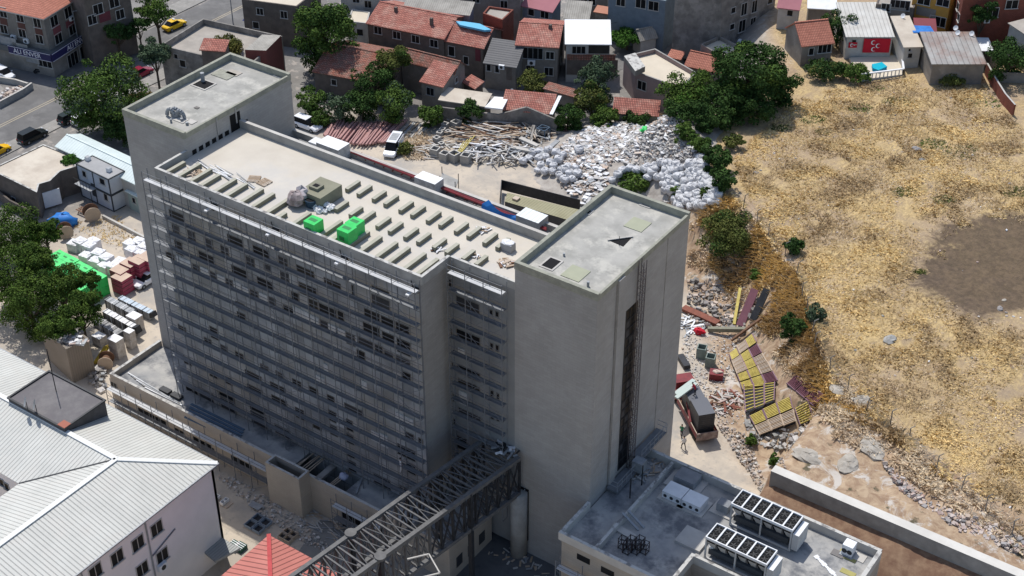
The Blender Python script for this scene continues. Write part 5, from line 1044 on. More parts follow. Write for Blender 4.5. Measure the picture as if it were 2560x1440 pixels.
for k in range(2): b=MB(); b.tube((x+2.4,yy-1.2-k*2.2,9.9),(x+2.4,yy-1.2-k*2.2,12.4),.07,dsteel,5); tag(b.build('steel_post'),['dark post on the annex roof below the mast climber, nearer the divider wall','dark post on the annex roof below the mast climber, nearer the foreground'][k],'post')
def scrap(label_name,cx,cy,z,rx,ry,n,mats_,lmin,lmax,w,seed,lift=.3,ang=None,spread=6.3,kind='stuff'):
    rr=random.Random(seed); b=MB()
    for i in range(n):
        a=rr.uniform(0,6.28); q=math.sqrt(rr.random()); x=cx+rx*q*math.cos(a); y=cy+ry*q*math.sin(a); l=rr.uniform(lmin,lmax)/2; an=(ang if ang is not None else 0)+rr.uniform(-spread/2,spread/2); zz=z+rr.random()*lift*(1-q*.7); tl=rr.uniform(-.12,.12)
        b.beam((x-l*math.cos(an),y-l*math.sin(an),zz+.03-tl*l*.5),(x+l*math.cos(an),y+l*math.sin(an),zz+.05+tl*l*.5),w*rr.uniform(.6,1.4),w*rr.uniform(.3,.7),rr.choice(mats_))
    return tag(b.build(label_name),kind=kind)
p=P(1620,1190,zr); scrap('offcuts',x+1.8,yy+1.2,zr,1.0,2.6,40,[conc_l,wood,steel],.4,1.2,.14,4)
p=P(1250,1125,13.1); scrap('offcuts',p.x,p.y+.2,13.1,1.8,.8,30,[foil,steel,dsteel],.4,1.2,.2,41)
p=P(1300,1400,0); scrap('offcuts',p.x,p.y-.5,0,4,1.2,40,[conc_l,wood,steel],.3,.9,.15,42)
for k,(px,py) in enumerate(((428,292),(440,290),(452,296))):
    p=P(px,py,34.05); t=thing('air_duct',['curved silver duct on the left tower roof, leftmost','curved silver duct on the left tower roof, middle','curved silver duct on the left tower roof, rightmost'][k],'duct',(p.x,p.y,34.05)); b=MB(); pr=None
    for i in range(9):
        a_=math.pi*i/8; q=(math.cos(a_)*.45,.1*math.cos(a_),.15+.75*math.sin(a_))
        if pr: b.tube(pr,q,.2,steel,8)
        pr=q
    b.build('duct_bend',t,False)
# ================================================= HOSPITAL ROOF CLUTTER and rear wing
def cube_pack(label,px,py,z,s=.85,h=1.5,rz=0.0,grp='green foil packs on the hospital roof'):
    p=P(px,py,z+h); t=thing('foil_pack',label,'pack',(p.x,p.y,z),rz,grp); b=MB(); b.box(-s,s,-s,s,.14,h,green); b.build('wrap',t,False); b=MB(); b.box(-s,s,-s,s,0,.13,wood); b.build('pallet',t,False)
    b=MB(); b.box(-s*.7,s*.6,-.2,.25,h+.001,h+.006,greend); b.box(-s*.6,s*.3,-s-.006,-s-.001,h*.4,h*.65,greend); b.build('print',t,False)
cube_pack('green foil pack standing alone on the hospital roof',783,550,31.8,.66,1.6); cube_pack('green foil pack in front of the other one on the roof',867,570,31.8,.68,1.75); cube_pack('green foil pack right behind the front pair member on the roof',887,553,31.8,.64,1.7)
p=P(741,515,31.8); t=thing('wrapped_pallet','brown and white wrapped pallet load by the roof hatch','pallet load',(p.x,p.y,31.8)); b=MB(); b.blob((0,0,.75),.95,.8,.9,M('brown_wrap',(.20,.15,.14),(.42,.36,.36),sc=1.5,bump=.5),3,.15,flat=True); b.build('load',t,False); b=MB(); b.blob((.1,.9,.9),.9,.7,.9,M('rose_foil',(.62,.54,.54),(.5,.46,.46),sc=2,bump=.6),8,.2,flat=True); b.build('foil_cover',t,False)
p=P(780,515,31.8); t=thing('round_tub','dark blue round tub beside the wrapped load on the roof','tub',(p.x,p.y,31.82)); b=MB(); b.tube((0,0,0),(0,0,.8),.55,M('tub_blue',(.03,.06,.10)),14,.7); b.build('tub_wall',t,False); b=MB(); b.tube((0,0,.801),(0,0,.82),.6,black,14); b.build('tub_inside',t,False)
rr=random.Random(5)
b=MB()
for i in range(16): b.blob((rr.uniform(-.9,.9),rr.uniform(-.7,.7),rr.uniform(.1,.4)),.4,.32,.25,foil,i,.35,flat=True)
p=P(806,522,31.8); o=b.build('plastic_heap'); o.location=(p.x,p.y,31.8); tag(o,kind='stuff')
for (px,py,rx_,ry_,n,ms,lmin,lmax,w,sd,an,spd) in ((486,432,.8,.8,24,[wood],.5,1.2,.12,7,None,6.3),(1210,577,.6,.5,22,[wood,foil],.4,.9,.12,8,None,6.3),(1265,660,.8,.7,20,[wood,woodd,foil],.4,1.0,.2,9,None,6.3),(1095,625,.6,.5,12,[woodd,foil],.4,1.0,.15,10,None,6.3),(560,436,3.2,.6,22,[steel,white],2.0,3.6,.07,12,-.15,.3),(1185,640,.6,.4,14,[wood,foil],.3,.6,.12,14,None,6.3)):
    p=P(px,py,31.8); scrap('offcuts',p.x,p.y,31.82,rx_,ry_,n,ms,lmin,lmax,w,sd,.25,an,spd)
for i,(px,py,lab) in enumerate(((635,450,'broken pale pallet lying on the roof, left one'),(662,458,'broken pale pallet lying on the roof, right one'))):
    p=P(px,py,31.8); t=thing('wooden_pallet',lab,'pallet',(p.x,p.y,31.82),.5+i); b=MB()
    for k in range(6): b.box(-.6,.6,-.5+k*.2,-.38+k*.2,.1,.13,wood)
    for k in range(3): b.box(-.6+k*.55,-.5+k*.55,-.5,.62,0,.099,wood)
    b.build('boards',t,False)
p=P(1270,625,31.8); t=thing('block_pack','white wrapped pack of grey blocks near the right tower on the roof','pack',(p.x,p.y,31.8)); b=MB(); b.box(-.6,.6,-.4,.4,0,.8,M('pack_grey',(.33,.33,.33))); b.build('blocks',t,False); b=MB(); b.blob((0,0,.85),.65,.45,.16,foil,3,.2); b.build('foil_cover',t,False)
# rear wing equipment
zw=27.35
boxunit('air_handling_unit','biggest silver unit with white top behind the hospital roof parapet, nearest the left tower','air unit',832,357,zw,1.55,.95,1.7,M('silver_foil',(.35,.35,.34),(.55,.55,.54),sc=2,rough=.4),white,.05); boxunit('air_handling_unit','low white box touching the biggest silver unit','air unit',790,352,zw,.6,.6,.9,white); boxunit('air_handling_unit','white-topped unit halfway along the rear of the hospital roof','air unit',1072,444,zw,1.35,.75,1.5,M('silver_foil2',(.3,.3,.3),(.5,.5,.5),sc=2),white,.05); boxunit('air_handling_unit','white-topped unit behind the blue tarp, nearest the right tower','air unit',1330,538,zw,1.35,.9,1.3,steel,whites,.05)
for k in range(2): 
    b=MB(); a=P(868,372+k*4,27.9); e=P(1366,571+k*4,27.9); b.tube(a,e,.11,redm,6); tag(b.build('red_pipe'),['far one of the two long dark red pipes behind the roof parapet','near one of the two long dark red pipes behind the roof parapet'][k],'pipe')
t=thing('pipe_supports','row of dark red pipe supports under the long red pipes','supports',(-80,103,zw)); 
for i in range(22): q=P(875+i*22.5,376+i*9,27.7); b=MB(); b.beam((q.x,q.y-.5,27.6),(q.x,q.y+.5,27.6),.1,.1,redm); b.tube((q.x,q.y,zw-.05),(q.x,q.y,27.6),.06,redm,5); b.build('support',t,True)
b=MB(); n=10; prev=None
for i in range(n):
    u=i/(n-1); q=P(1222+u*85,513+u*33+6*math.sin(u*5),28.5); hh=.9*math.exp(-3*u)+.15; q2=P(1205+u*95,525+u*27,28.0)
    cur=[(q.x,q.y+.3,28.0),(q.x,q.y,28.1+hh),(q2.x,q2.y,28.0+hh*.7),(q2.x,q2.y-.3,27.6)]
    if prev:
        for j in range(3): b.face([prev[j],prev[j+1],cur[j+1],cur[j]],bluet)
    prev=cur
tag(b.build('tarp',None,True,True),'bright blue tarp thrown over the red pipes behind the roof','tarp')
# ================================================= PODIUM DECK CLUTTER
for k in range(5):
    b=MB(); a=P(478+k*-4,1010+k*8,4.1); e=P(610-k*3,1075+k*7,4.1); b.beam(a,e,.28,.12,M('blue_grey_steel',(.10,.15,.21),(.08,.12,.17),sc=1)); tag(b.build('steel_channel'),'long blue grey steel channel on the shaded podium deck','channel','steel channels lying side by side on the podium deck')
for k in range(7):
    b=MB(); a=P(320+k*7,932+k*6,4.15); e=P(425+k*5,995+k*3,4.15); b.beam(a,e,.12,.08,[white,steel,conc_d][k%3]); tag(b.build('metal_profile'),'thin pale metal profile on the sunny podium deck','profile','metal profiles scattered on the sunny podium deck')
for k,(px,py) in enumerate(((415,978),(443,992))): p=P(px,py,4.1); b=MB(); b.box(p.x-.7,p.x+.7,p.y-.4,p.y+.3,4.08,4.4,dsteel); tag(b.build('crate'),['open dark steel crate on the sunny podium deck, left one','open dark steel crate on the sunny podium deck, right one'][k],'crate')
b=MB(); p=P(860,1193,4.3); b.blob((p.x,p.y,4.4),.55,.45,.4,M('lilac_bag',(.35,.36,.5),(.45,.45,.5),sc=2),3,.2); tag(b.build('sack',None,True,True),'pale lilac sack beside the dark pit in the podium deck','sack')
p=P(900,1215,4.1); b=MB(); b.beam(P(905,1195,4.15),P(890,1235,4.15),.18,.1,steel); tag(b.build('steel_channel'),'single steel channel lying across the podium deck right of the pit','channel')
# ================================================= LEFT YARD
def pack(name,label,cat,px,py,sx,sy,h,m,mt,rz=0.0,grp=None,z=None,lay=0,z0=0.0):
    p=P(px,py,h+z0); t=thing(name,label,cat,(p.x,p.y,z0),rz,grp); n=max(1,lay)
    for i in range(n):
        b=MB(); hh=h/n; b.box(-sx,sx,-sy,sy,i*hh+.04*(n>1),(i+1)*hh,m,mt); b.build('bundle',t,False)
    if m is foil: b=MB(); b.blob((0,0,h),sx*1.02,sy*1.02,.12,foil,int(px),.25); b.build('foil_cover',t,False)
    return t
gi=0
if 1:
    A0,A1=P(146,632,2.7),P(252,692,2.7); u=(A1-A0); L0=u.length; u.normalize(); v=Vector((-u.y,u.x,0)); nn=int(L0/1.38)
    for i in range(nn+1):
        for j in range(3 if i>nn*.45 else 2):
            q=A0+u*(i*1.38)-v*(j*1.38); hh=2.6+.03*((i*7+j*5)%5); t=thing('foil_pack','green foil wrapped insulation pack in the big stack by the pines','pack',(q.x,q.y,0),math.atan2(u.y,u.x),'green foil packs stacked by the pines')
            for k in range(2): b=MB(); b.box(-.67,.67,-.67,.67,k*hh/2+.03,(k+1)*hh/2,green,M('green_top',(.12,.74,.22),(.07,.62,.16),sc=2,rough=.35)); b.build('bundle',t,False)
            b=MB(); b.box(-.35,.3,-.12,.15,hh+.001,hh+.006,greend); b.build('print',t,False)
for r_,row in enumerate(([(140,630),(152,637),(165,645),(178,652),(192,661),(206,668),(220,675),(235,683),(250,690)],[(158,652),(172,660),(188,668),(204,677),(220,688)])):
    for k,(px,py) in enumerate([]): pack('foil_pack','green foil wrapped insulation pack in the big stack by the pines','pack',px,py,.62,.85,2.6,green,M('green_top',(.10,.70,.20),(.06,.6,.14),sc=2,rough=.35),0,'green foil packs stacked by the pines',lay=2)
for k,(px,py,h,lab) in enumerate(((200,600,1.5,'furthest white pack'),(222,610,1.5,''),(245,628,1.2,''),(265,640,1.5,''),(215,635,1.0,''),(240,648,1.0,''),(262,660,1.2,''),(285,662,1.4,''),(300,650,1.3,''),(325,605,1.7,''),(345,600,1.7,''),(360,612,1.7,''),(330,620,1.6,''),(352,628,1.5,''),(185,605,1.2,''),(232,600,1.3,''))):
    pack('foil_pack','low white foil covered pack between the green and the pink stacks','pack',px,py,.75,.7,h,foil,foil,.1*(k%3),'white foil packs in the left yard')
for k,(px,py,h,lab) in enumerate(((300,672,2.4,'pink foam stack behind the front one, left side'),(325,655,2.6,'pink foam stack in the middle of the group'),(303,690,2.2,'pink foam stack nearest the green packs'),(346,648,3.0,'tall pink foam stack beside the left tower'),(368,640,3.0,'pink foam stack touching the left tower edge'))):
    pack('foam_stack',lab,'stack',px,py,1.0,.9,h+.03*k,pinkp,boxtop,0,'pink foam stacks beside the left tower',lay=4)
pack('block_pack','wrapped grey pack in front of the pink foam stacks','pack',322,700,.55,.55,.9,M('pack_grey',(.33,.33,.33)),foil)
for k,(px,py,h,s,lab) in enumerate(((288,845,2.6,.75,'tall mottled pack, biggest of the beige packs'),(322,826,2.4,.55,'pack of two stacked white bales near the podium'),(247,838,1.2,.7,'low white pack near the brown cabin'),(335,788,2.0,.8,'foil wrapped grey pack at the end of the black rack'))):
    pack('wrapped_pack',lab,'pack',px,py,s,s*.8,h,M('mottled_wrap',(.33,.30,.27),(.52,.50,.48),sc=2.2,bump=.4),foil,.0,lay=2 if k==1 else 0)
for k,(px,py,ex,ey,m,w,h,lab) in enumerate(((268,745,330,778,steel,.9,1.5,'long rack of grey panels behind the packs'),(300,742,378,780,M('blue_sheet',(.45,.53,.60),rough=.4),.8,1.1,'long pale blue sheet pack with black end'),(262,775,335,815,conc_d,.8,1.6,'tall dark row of stacked frames beside the pines'),(240,795,300,832,M('silver_scrap',(.4,.4,.41),(.2,.2,.2),sc=2),1.0,.9,'low silver heap of profiles beside the pines'))):
    a=P(px,py,h);e=P(ex,ey,h); t=thing('panel_rack',lab,'rack',(a.x,a.y,0)); b=MB(); b.beam((a.x,a.y,h/2+.02),(e.x,e.y,h/2+.02),w,h,m if k!=1 else steel,None,m if k!=2 else foil); b.build('panels',t,True)
    rr=random.Random(k)
    for i in range(8):
        q=a.lerp(e,(i+.3)/8); b=MB(); b.box(q.x-.05,q.x+.05,q.y-w/2-.06,q.y+w/2+.06,0,h+.05,[dsteel,steel,foil][i%3]); b.build('upright',t,True)
    b=MB(); b.beam(e,(e.x+.3,e.y,h*.5),w*.95,h*.9,dsteel); b.build('end_panel',t,True)
for k in range(4):
    b=MB(); a=P(232+k*5,912-k*2,.35); e=P(262+k*5,866-k*2,.9); b.beam(a,e,.16,.16,yelr); tag(b.build('yellow_rail'),['yellow steel rail by the brown cabin, lowest of the four','yellow steel rail by the brown cabin, second from below','yellow steel rail by the brown cabin, third from below','yellow steel rail by the brown cabin, topmost'][k],'rail')
def reel(label,px,py,r,w,rz,h=None):
    p=G(px,py); t=thing('cable_reel',label,'reel',(p.x,p.y,r),rz)
    b=MB(); b.tube((0,-w/2,0),(0,w/2,0),r*.55,woodd,12); b.build('drum',t,False)
    for s in(-1,1): b=MB(); b.tube((0,s*w/2,0),(0,s*(w/2+.08),0),r,wood if s<0 else woodd,20); b.build('flange',t,False)
reel('big wooden cable reel in the sunny left yard',232,549,1.1,1.2,R(62)); reel('dark cable reel half hidden behind the pines',166,592,1.0,1.1,R(60)); reel('grey drum lying near the podium corner',268,916,.9,1.2,R(40))
rr=random.Random(9); b=MB(); p=P(158,560,0)
b.blob((p.x,p.y,.5),1.9,1.3,1.1,bluet,3,.22,.5,10,6,True); tag(b.build('tarp',None,True,True),'crumpled blue tarp covering a heap behind the pines','tarp')
t=thing('work_bench','low wooden trestle frame beside the cable reel','bench',tuple(P(213,536,0))); b=MB(); p=P(213,536,0)
for k in range(3): b.beam((p.x-1.2,p.y-.4+k*.4,.6),(p.x+1.2,p.y-.4+k*.4,.6),.25,.05,woodd)
for sx in(-1,1): b.beam((p.x+sx,p.y-.4,0),(p.x+sx,p.y+.4,.6),.1,.1,woodd)
b.build('planks',t,True)
rocks('rubble',None,[(215,905),(270,930),(260,985),(225,960)],170,.1,.5,[rubd,conc_d,rub,steel],.4,21)
rocks('rubble',None,[(130,560),(300,560),(400,640),(380,660),(250,610),(150,600)],120,.04,.15,[rub,rubt],.05,22)
rocks('rubble',None,[(105,826),(165,868),(220,844),(160,802)],110,.1,.35,[rubd,conc_l,steel],.15,23) if 0 else None
p=P(165,838,5.0); scrap('offcuts',p.x,p.y,5.02,3.0,1.2,90,[conc_l,steel,rubd,foil,rubp],.4,1.3,.35,24,.3)
# lower yard in front of the podium
for k,(px,py,lab) in enumerate(((645,1305,'blue grey crates stacked on a pallet, front group'),(528,1240,'small crates with white frames beside the lilac wall'),(565,1252,'single small crate beside the crates at the lilac wall'),(720,1335,'bundle of boards strapped on a pallet in the lower yard'))):
    p=P(px,py,.5); t=thing('crate_stack',lab,'crates',(p.x,p.y,0)); s=(1.1,.7,.5,.8)[k]
    for i in range(2 if k!=2 else 1):
        for j in range(2):
            b=MB(); m=[M('blue_crate',(.26,.31,.37),(.20,.24,.29),sc=1),white,white,wood][k]; x=-s/2+i*s; y=-s/2+j*s; w=s*.45; h=.35
            for q in ((x-w,x+w,y-w,y-w+.06),(x-w,x+w,y+w-.06,y+w),(x-w,x-w+.06,y-w+.06,y+w-.06),(x+w-.06,x+w,y-w+.06,y+w-.06)): b.box(*q,.1,h+.1,m)
            b.box(x-w+.07,x+w-.07,y-w+.07,y+w-.07,.1,.16,dsteel); b.build('crate',t,False)
    b=MB(); b.box(-s,s,-s,s,0,.09,wood); b.build('pallet',t,False)
p=P(830,1315,0); scrap('offcuts',p.x,p.y,0,4,1.6,60,[wood,steel,conc_l],.8,2.4,.1,31,.25,None,1.2)
p=P(640,1270,0); b=MB(); b.box(p.x-.7,p.x+.7,p.y-.4,p.y+.4,.3,.36,steel); tag(b.build('loose_sheet'),'loose grey sheet lying above the blue crates','sheet')
for k,(px,py) in enumerate(((600,1362),(585,1358))): p=P(px,py,.6); t=thing('slatted_crate',['white slatted crate by the small grey canopy, right one','white slatted crate by the small grey canopy, left one'][k],'crate',(p.x,p.y,0)); b=MB(); b.box(-.5,.5,-.5,.5,0,.5,M('dark_green',(.03,.09,.07))); b.build('box',t,False); b=MB(); [b.box(-.5,.5,-.5+i*.25,-.42+i*.25,.501,.56,white) for i in range(4)]; b.build('slats',t,False)
# ================================================= REAR YARD: pipes, timber, planters, bags, rubble
rr=random.Random(31)
bot=[(812,338),(835,345),(868,354),(900,360),(935,356),(966,354)]; top=[(828,304),(860,302),(900,308),(935,309),(975,304),(1016,302)]
def along(L,t): f=t*(len(L)-1); i=min(int(f),len(L)-2); f-=i; return (L[i][0]+(L[i+1][0]-L[i][0])*f,L[i][1]+(L[i+1][1]-L[i][1])*f)
pipes=0
for lyr,(n,z) in enumerate(((54,.14),(46,.40),(30,.66))):
    for k in range(n):
        t_=(k+rr.uniform(-.3,.3))/n; t_=max(0,min(1,t_)); s=along(bot,t_); e=along(top,min(1,t_+.02)); a=P(s[0]+rr.uniform(-3,3),s[1]+rr.uniform(-4,4),z); c=P(e[0]+rr.uniform(-3,3),e[1]+rr.uniform(-4,4),z)
        b=MB(); b.tube(a,c,.13 if k%3 else .16,pipem,6); tag(b.build('steel_pipe'),'rusty red steel pipe in the '+('left part' if t_<.33 else 'middle part' if t_<.66 else 'right part')+' of the long pipe stack','pipe','red pipes, '+('left part' if t_<.33 else 'middle part' if t_<.66 else 'right part')+' of the stack')
for k in range(10):
    a=P(990+k*6+rr.uniform(-2,2),340+rr.uniform(-4,4),.2); c=P(1022+k*6,308+rr.uniform(-4,4),.25); b=MB(); b.beam(a,c,.22,.12,[conc_l,wood,steel][k%3]); tag(b.build('plank'),'pale plank right of the red pipe stack','plank','planks right of the red pipe stack')
for k,(x,y,s) in enumerate(((1325,505,.62),(1410,545,.62),(1497,550,.68),(1600,565,.66),(1338,395,.45),(1365,345,.42),(1390,315,.42),(1415,270,.45),(1445,222,.4),(1512,262,.62),(1380,442,.38),(1440,330,.35))):
    px,py=720+x*.2778,240+y*.2778; p=P(px,py,s*.9); t=thing('concrete_box','square hollow concrete box in the rear yard','concrete box',(p.x,p.y,0),rr.uniform(-.3,.3),'hollow concrete boxes around the timber pile'); b=MB(); h=s*2.0; w=s
    for q in ((-w,w,-w,-w+.16),(-w,w,w-.16,w),(-w,-w+.16,-w+.16,w-.16),(w-.16,w,-w+.16,w-.16)): b.box(*q,0,h,conc,conc_l)
    b.build('shell',t,False); b=MB(); b.box(-w+.165,w-.165,-w+.165,w-.165,0,h*.45,rubd); b.build('inside',t,False)
MC0=P(1560,410,0)
def hm0(x,y):
    a=((x-MC0.x)*rt.x+(y-MC0.y)*rt.y)/13.5; c=(-(x-MC0.x)*rt.y+(y-MC0.y)*rt.x)/15.0
    return 2.6*max(0,1-a*a-c*c)
def heap(name,poly,hmax,n,ms,lmin,lmax,w,seed,ang=None,spread=6.3):
    r2=random.Random(seed); g=[P(x,y,0) for x,y in poly]; Pl=[(v.x,v.y) for v in g]; cx=sum(v.x for v in g)/len(g); cy=sum(v.y for v in g)/len(g); R0=max(math.hypot(v.x-cx,v.y-cy) for v in g); b=MB(); c=0
    while c<n:
        x=r2.uniform(cx-R0,cx+R0); y=r2.uniform(cy-R0,cy+R0)
        if not inpoly(x,y,Pl): continue
        q=math.hypot(x-cx,y-cy)/R0; z=hmax*max(0,1-q*q)*r2.random(); l=r2.uniform(lmin,lmax)/2; an=(ang or 0)+r2.uniform(-spread/2,spread/2); tl=r2.uniform(-.15,.15)
        b.beam((x-l*math.cos(an),y-l*math.sin(an),z+.06-tl*l),(x+l*math.cos(an),y+l*math.sin(an),z+.08+tl*l),w*r2.uniform(.6,1.5),w*r2.uniform(.3,.7),r2.choice(ms)); c+=1
    return tag(b.build(name),kind='stuff')
heap('timber_pile',[(1130,330),(1180,305),(1310,300),(1330,350),(1270,380),(1160,370)],1.6,300,[wood,wood,wood,rub,woodd,conc_l],1.5,4.5,.16,51,.5,1.0)
heap('timber_pile',[(1130,360),(1250,350),(1360,390),(1330,410),(1230,415),(1140,400)],1.2,220,[steel,conc_l,foil,rub,conc_d],.8,3.0,.2,52)
heap('timber_pile',[(1260,310),(1380,330),(1370,365),(1290,360)],1.0,90,[conc_d,steel,wood,conc_l],1.5,4,.22,53,-.6,1.2)
heap('timber_pile',[(1360,330),(1440,325),(1460,345),(1380,370)],.9,90,[woodd,wood,conc_l,steel],1.5,4,.14,54,.3,.8)
for nm_,pl_,n_,sd_ in (('rubble_boards',[(1400,385),(1470,345),(1560,325),(1660,325),(1720,350),(1750,400),(1640,440),(1540,440),(1440,440)],420,81),('rubble_boards',[(1400,440),(1500,430),(1540,500),(1440,520)],160,82)):
    r5=random.Random(sd_); g_=[G(x,y) for x,y in pl_]; Q_=[(v.x,v.y) for v in g_]; b=MB(); c_=0
    while c_<n_:
        x=r5.uniform(min(q[0] for q in Q_),max(q[0] for q in Q_)); y=r5.uniform(min(q[1] for q in Q_),max(q[1] for q in Q_))
        if not inpoly(x,y,Q_): continue
        a_=r5.uniform(0,6.3); l_=r5.uniform(.4,1.5)/2; z=gz(x,y)+hm0(x,y)+.15; tl=r5.uniform(-.3,.3); b.beam((x-l_*math.cos(a_),y-l_*math.sin(a_),z-tl*l_),(x+l_*math.cos(a_),y+l_*math.sin(a_),z+tl*l_),r5.uniform(.1,.7),.06,r5.choice([foil,white,rubw,rubt,steel,foil,conc_l])); c_+=1
    tag(b.build(nm_),kind='stuff')
heap('timber_pile',[(1040,375),(1110,340),(1140,350),(1080,400),(1045,398)],.6,70,[wood,conc_l,rub],.8,2.4,.14,55,.4,2)
for k in range(4):
    b=MB(); a=P(1136+k*6,392-k*4,.9); c=P(1160+k*9,354-k*5,1.2); b.beam(a,c,.1,.1,yel); tag(b.build('yellow_beam'),'yellow formwork beam sticking out of the timber pile','beam','yellow formwork beams on the timber pile')
for k,(px,py,ex,ey) in enumerate(((1215,328,1250,334),(1300,345,1345,365),(1278,368,1330,378),(1352,388,1395,352))):
    b=MB(); a=P(px,py,1.0); c=P(ex,ey,1.0); b.beam(a,c,.7,.25,[conc_d,conc_l,conc_l,steel][k]); tag(b.build('concrete_slab'),['dark slab at the back of the timber pile','pale slab in the middle of the timber pile','pale slab at the front of the timber pile','grey slab leaning towards the white bags'][k],'slab')
t=thing('steel_cage','dark blue steel cage crate right of the timber pile','cage',tuple(P(1358,348,0))); b=MB(); p=P(1358,345,0)
for x in(-.7,.7):
    for y in(-.7,.7): b.beam((p.x+x,p.y+y,0),(p.x+x,p.y+y,1.7),.12,.12,M('blue_grey_steel',(.1,.15,.21)))
for z in(.1,1.7):
    for s in ((-.7,-.7,.7,-.7),(-.7,.7,.7,.7),(-.7,-.7,-.7,.7),(.7,-.7,.7,.7),(-.7,-.7,.7,.7)): b.beam((p.x+s[0],p.y+s[1],z),(p.x+s[2],p.y+s[3],z),.1,.1,MATS['blue_grey_steel'])
b.build('cage_frame',t,True); b=MB(); b.box(p.x-.65,p.x+.65,p.y-.65,p.y+.65,.05,1.0,dsteel); b.build('content',t,True)
# rubble mound
MC=P(1560,410,0)
def hm(x,y):
    u=rt; a=((x-MC.x)*rt.x+(y-MC.y)*rt.y)/13.5; f2=Vector((-rt.y,rt.x,0)); c=((x-MC.x)*f2.x+(y-MC.y)*f2.y)/15.0
    return 2.6*max(0,1-a*a-c*c)
b=MB(); n=26
vs={}
for i in range(n+1):
    for j in range(n+1):
        x=MC.x-17+34*i/n; y=MC.y-17+34*j/n; vs[i,j]=(x,y,gz(x,y)+hm(x,y)-.12)
for i in range(n):
    for j in range(n):
        q=[vs[i,j],vs[i+1,j],vs[i+1,j+1],vs[i,j+1]]
        if max(hm(*v[:2]) for v in q)>0: b.face(q,M('mound_soil',(.42,.39,.35),(.30,.27,.24),sc=1))
tag(b.build('rubble_mound'),kind='structure')
hh=lambda x,y:hm(x,y)*1.0
rocks('rubble',None,[(1400,385),(1470,345),(1560,325),(1660,325),(1720,350),(1750,400),(1640,440),(1540,440),(1440,440)],5200,.07,.30,[rubw,rubw,rub,rubw,rubt],hh,61)
rocks('rubble',None,[(1540,350),(1700,350),(1740,410),(1640,430),(1560,400)],1300,.08,.34,[rubd,rubw,rubd,conc],hh,62)
rocks('rubble',None,[(1400,400),(1520,370),(1540,430),(1480,500),(1400,480)],1500,.06,.24,[rubt,rub,rubt],hh,63)
rocks('rubble',None,[(1480,440),(1570,420),(1600,500),(1540,520),(1470,500)],900,.05,.22,[rubt,rub,rubw],.15,68)
rocks('rubble',None,[(1400,460),(1500,440),(1490,500),(1420,520),(1390,490)],700,.06,.2,[rubp,rubt,rub,steel],.2,64)
rocks('rubble',None,[(1560,425),(1770,400),(1810,510),(1700,525),(1600,500)],1100,.08,.25,[rubw,rubw,rub],.25,65)
for k,(px,py,lab) in enumerate(((1612,388,'bright green plastic heap on the left of the rubble mound'),(1698,388,'bright green plastic heap on the right of the rubble mound'),(1645,325,'bright green plastic at the top of the rubble mound, left'),(1675,338,'bright green plastic at the top of the rubble mound, right'))):
    p=P(px,py,1.5); b=MB(); r2=random.Random(k)
    for i in range(1): b.blob((p.x,p.y,gz(p.x,p.y)+hm(p.x,p.y)+.15),.75,.5,.35,green,k,.5,.4,8,5)
    tag(b.build('green_plastic'),lab,'plastic')
# bulk bags
def bagmesh(seed):
    r2=random.Random(seed); b=MB(); b.blob((0,0,.42),.62,.58,.5,bagm,seed,.13,0,18,10,True); k=lambda v,r:math.copysign(abs(v/r)**.62*r,v)*.9; b.v=[(k(x,.6),k(y,.56),.42+k(z-.42,.5)) for x,y,z in b.v]
    t=[(.0,.0)]; b.blob((r2.uniform(-.15,.15),r2.uniform(-.15,.15),.84),.36,.14,.16,bagm,seed+5,.4,r2.uniform(0,3),9,5)
    return b
protos=[]
bags=[(350,470),(400,440),(430,400),(490,380),(560,380),(620,400),(680,410),(540,430),(480,440),(570,480),(640,460),(500,500),(470,540),(530,550),(595,550),(600,500),(660,530),(720,500),(700,540),(650,580),(690,620),(755,610),(780,520),(800,560),(730,560),(810,370),
(1170,540),(1230,530),(1350,520),(1410,560),(1430,520),(1500,480),(1540,520),(1600,490),(1650,520),(1560,570),(1620,600),(1500,600),(1450,600),(1700,560),(1760,560),(1800,520),(1820,580),(1740,620),(1680,640),(1620,650),(1560,640),(1500,650),(1520,700),(1580,720),(1640,700),(1700,700),(1760,680),(1820,660),(1880,620),(1900,680),(1940,720),(1850,720),(1780,740),(1710,760),(1640,760),(1640,820),(1720,830),(1780,800),(1860,790),(1920,770),(1950,790),(1800,440),(1770,470),(1820,490),(1080,620),(1130,580),(1290,540),(1380,600),(1860,540),(1580,540),(1840,620),(1600,780),(1690,800)]
r2=random.Random(77)
for _ in range(75):
    while True:
        q=(r2.uniform(1120,1970),r2.uniform(470,840))
        if inpoly(q[0],q[1],[(1150,560),(1340,500),(1560,450),(1820,450),(1880,560),(1980,760),(1900,830),(1620,850),(1560,720),(1480,640),(1200,640)]) and not (1180<q[0]<1460 and q[1]>570): break
    bags.append(q)
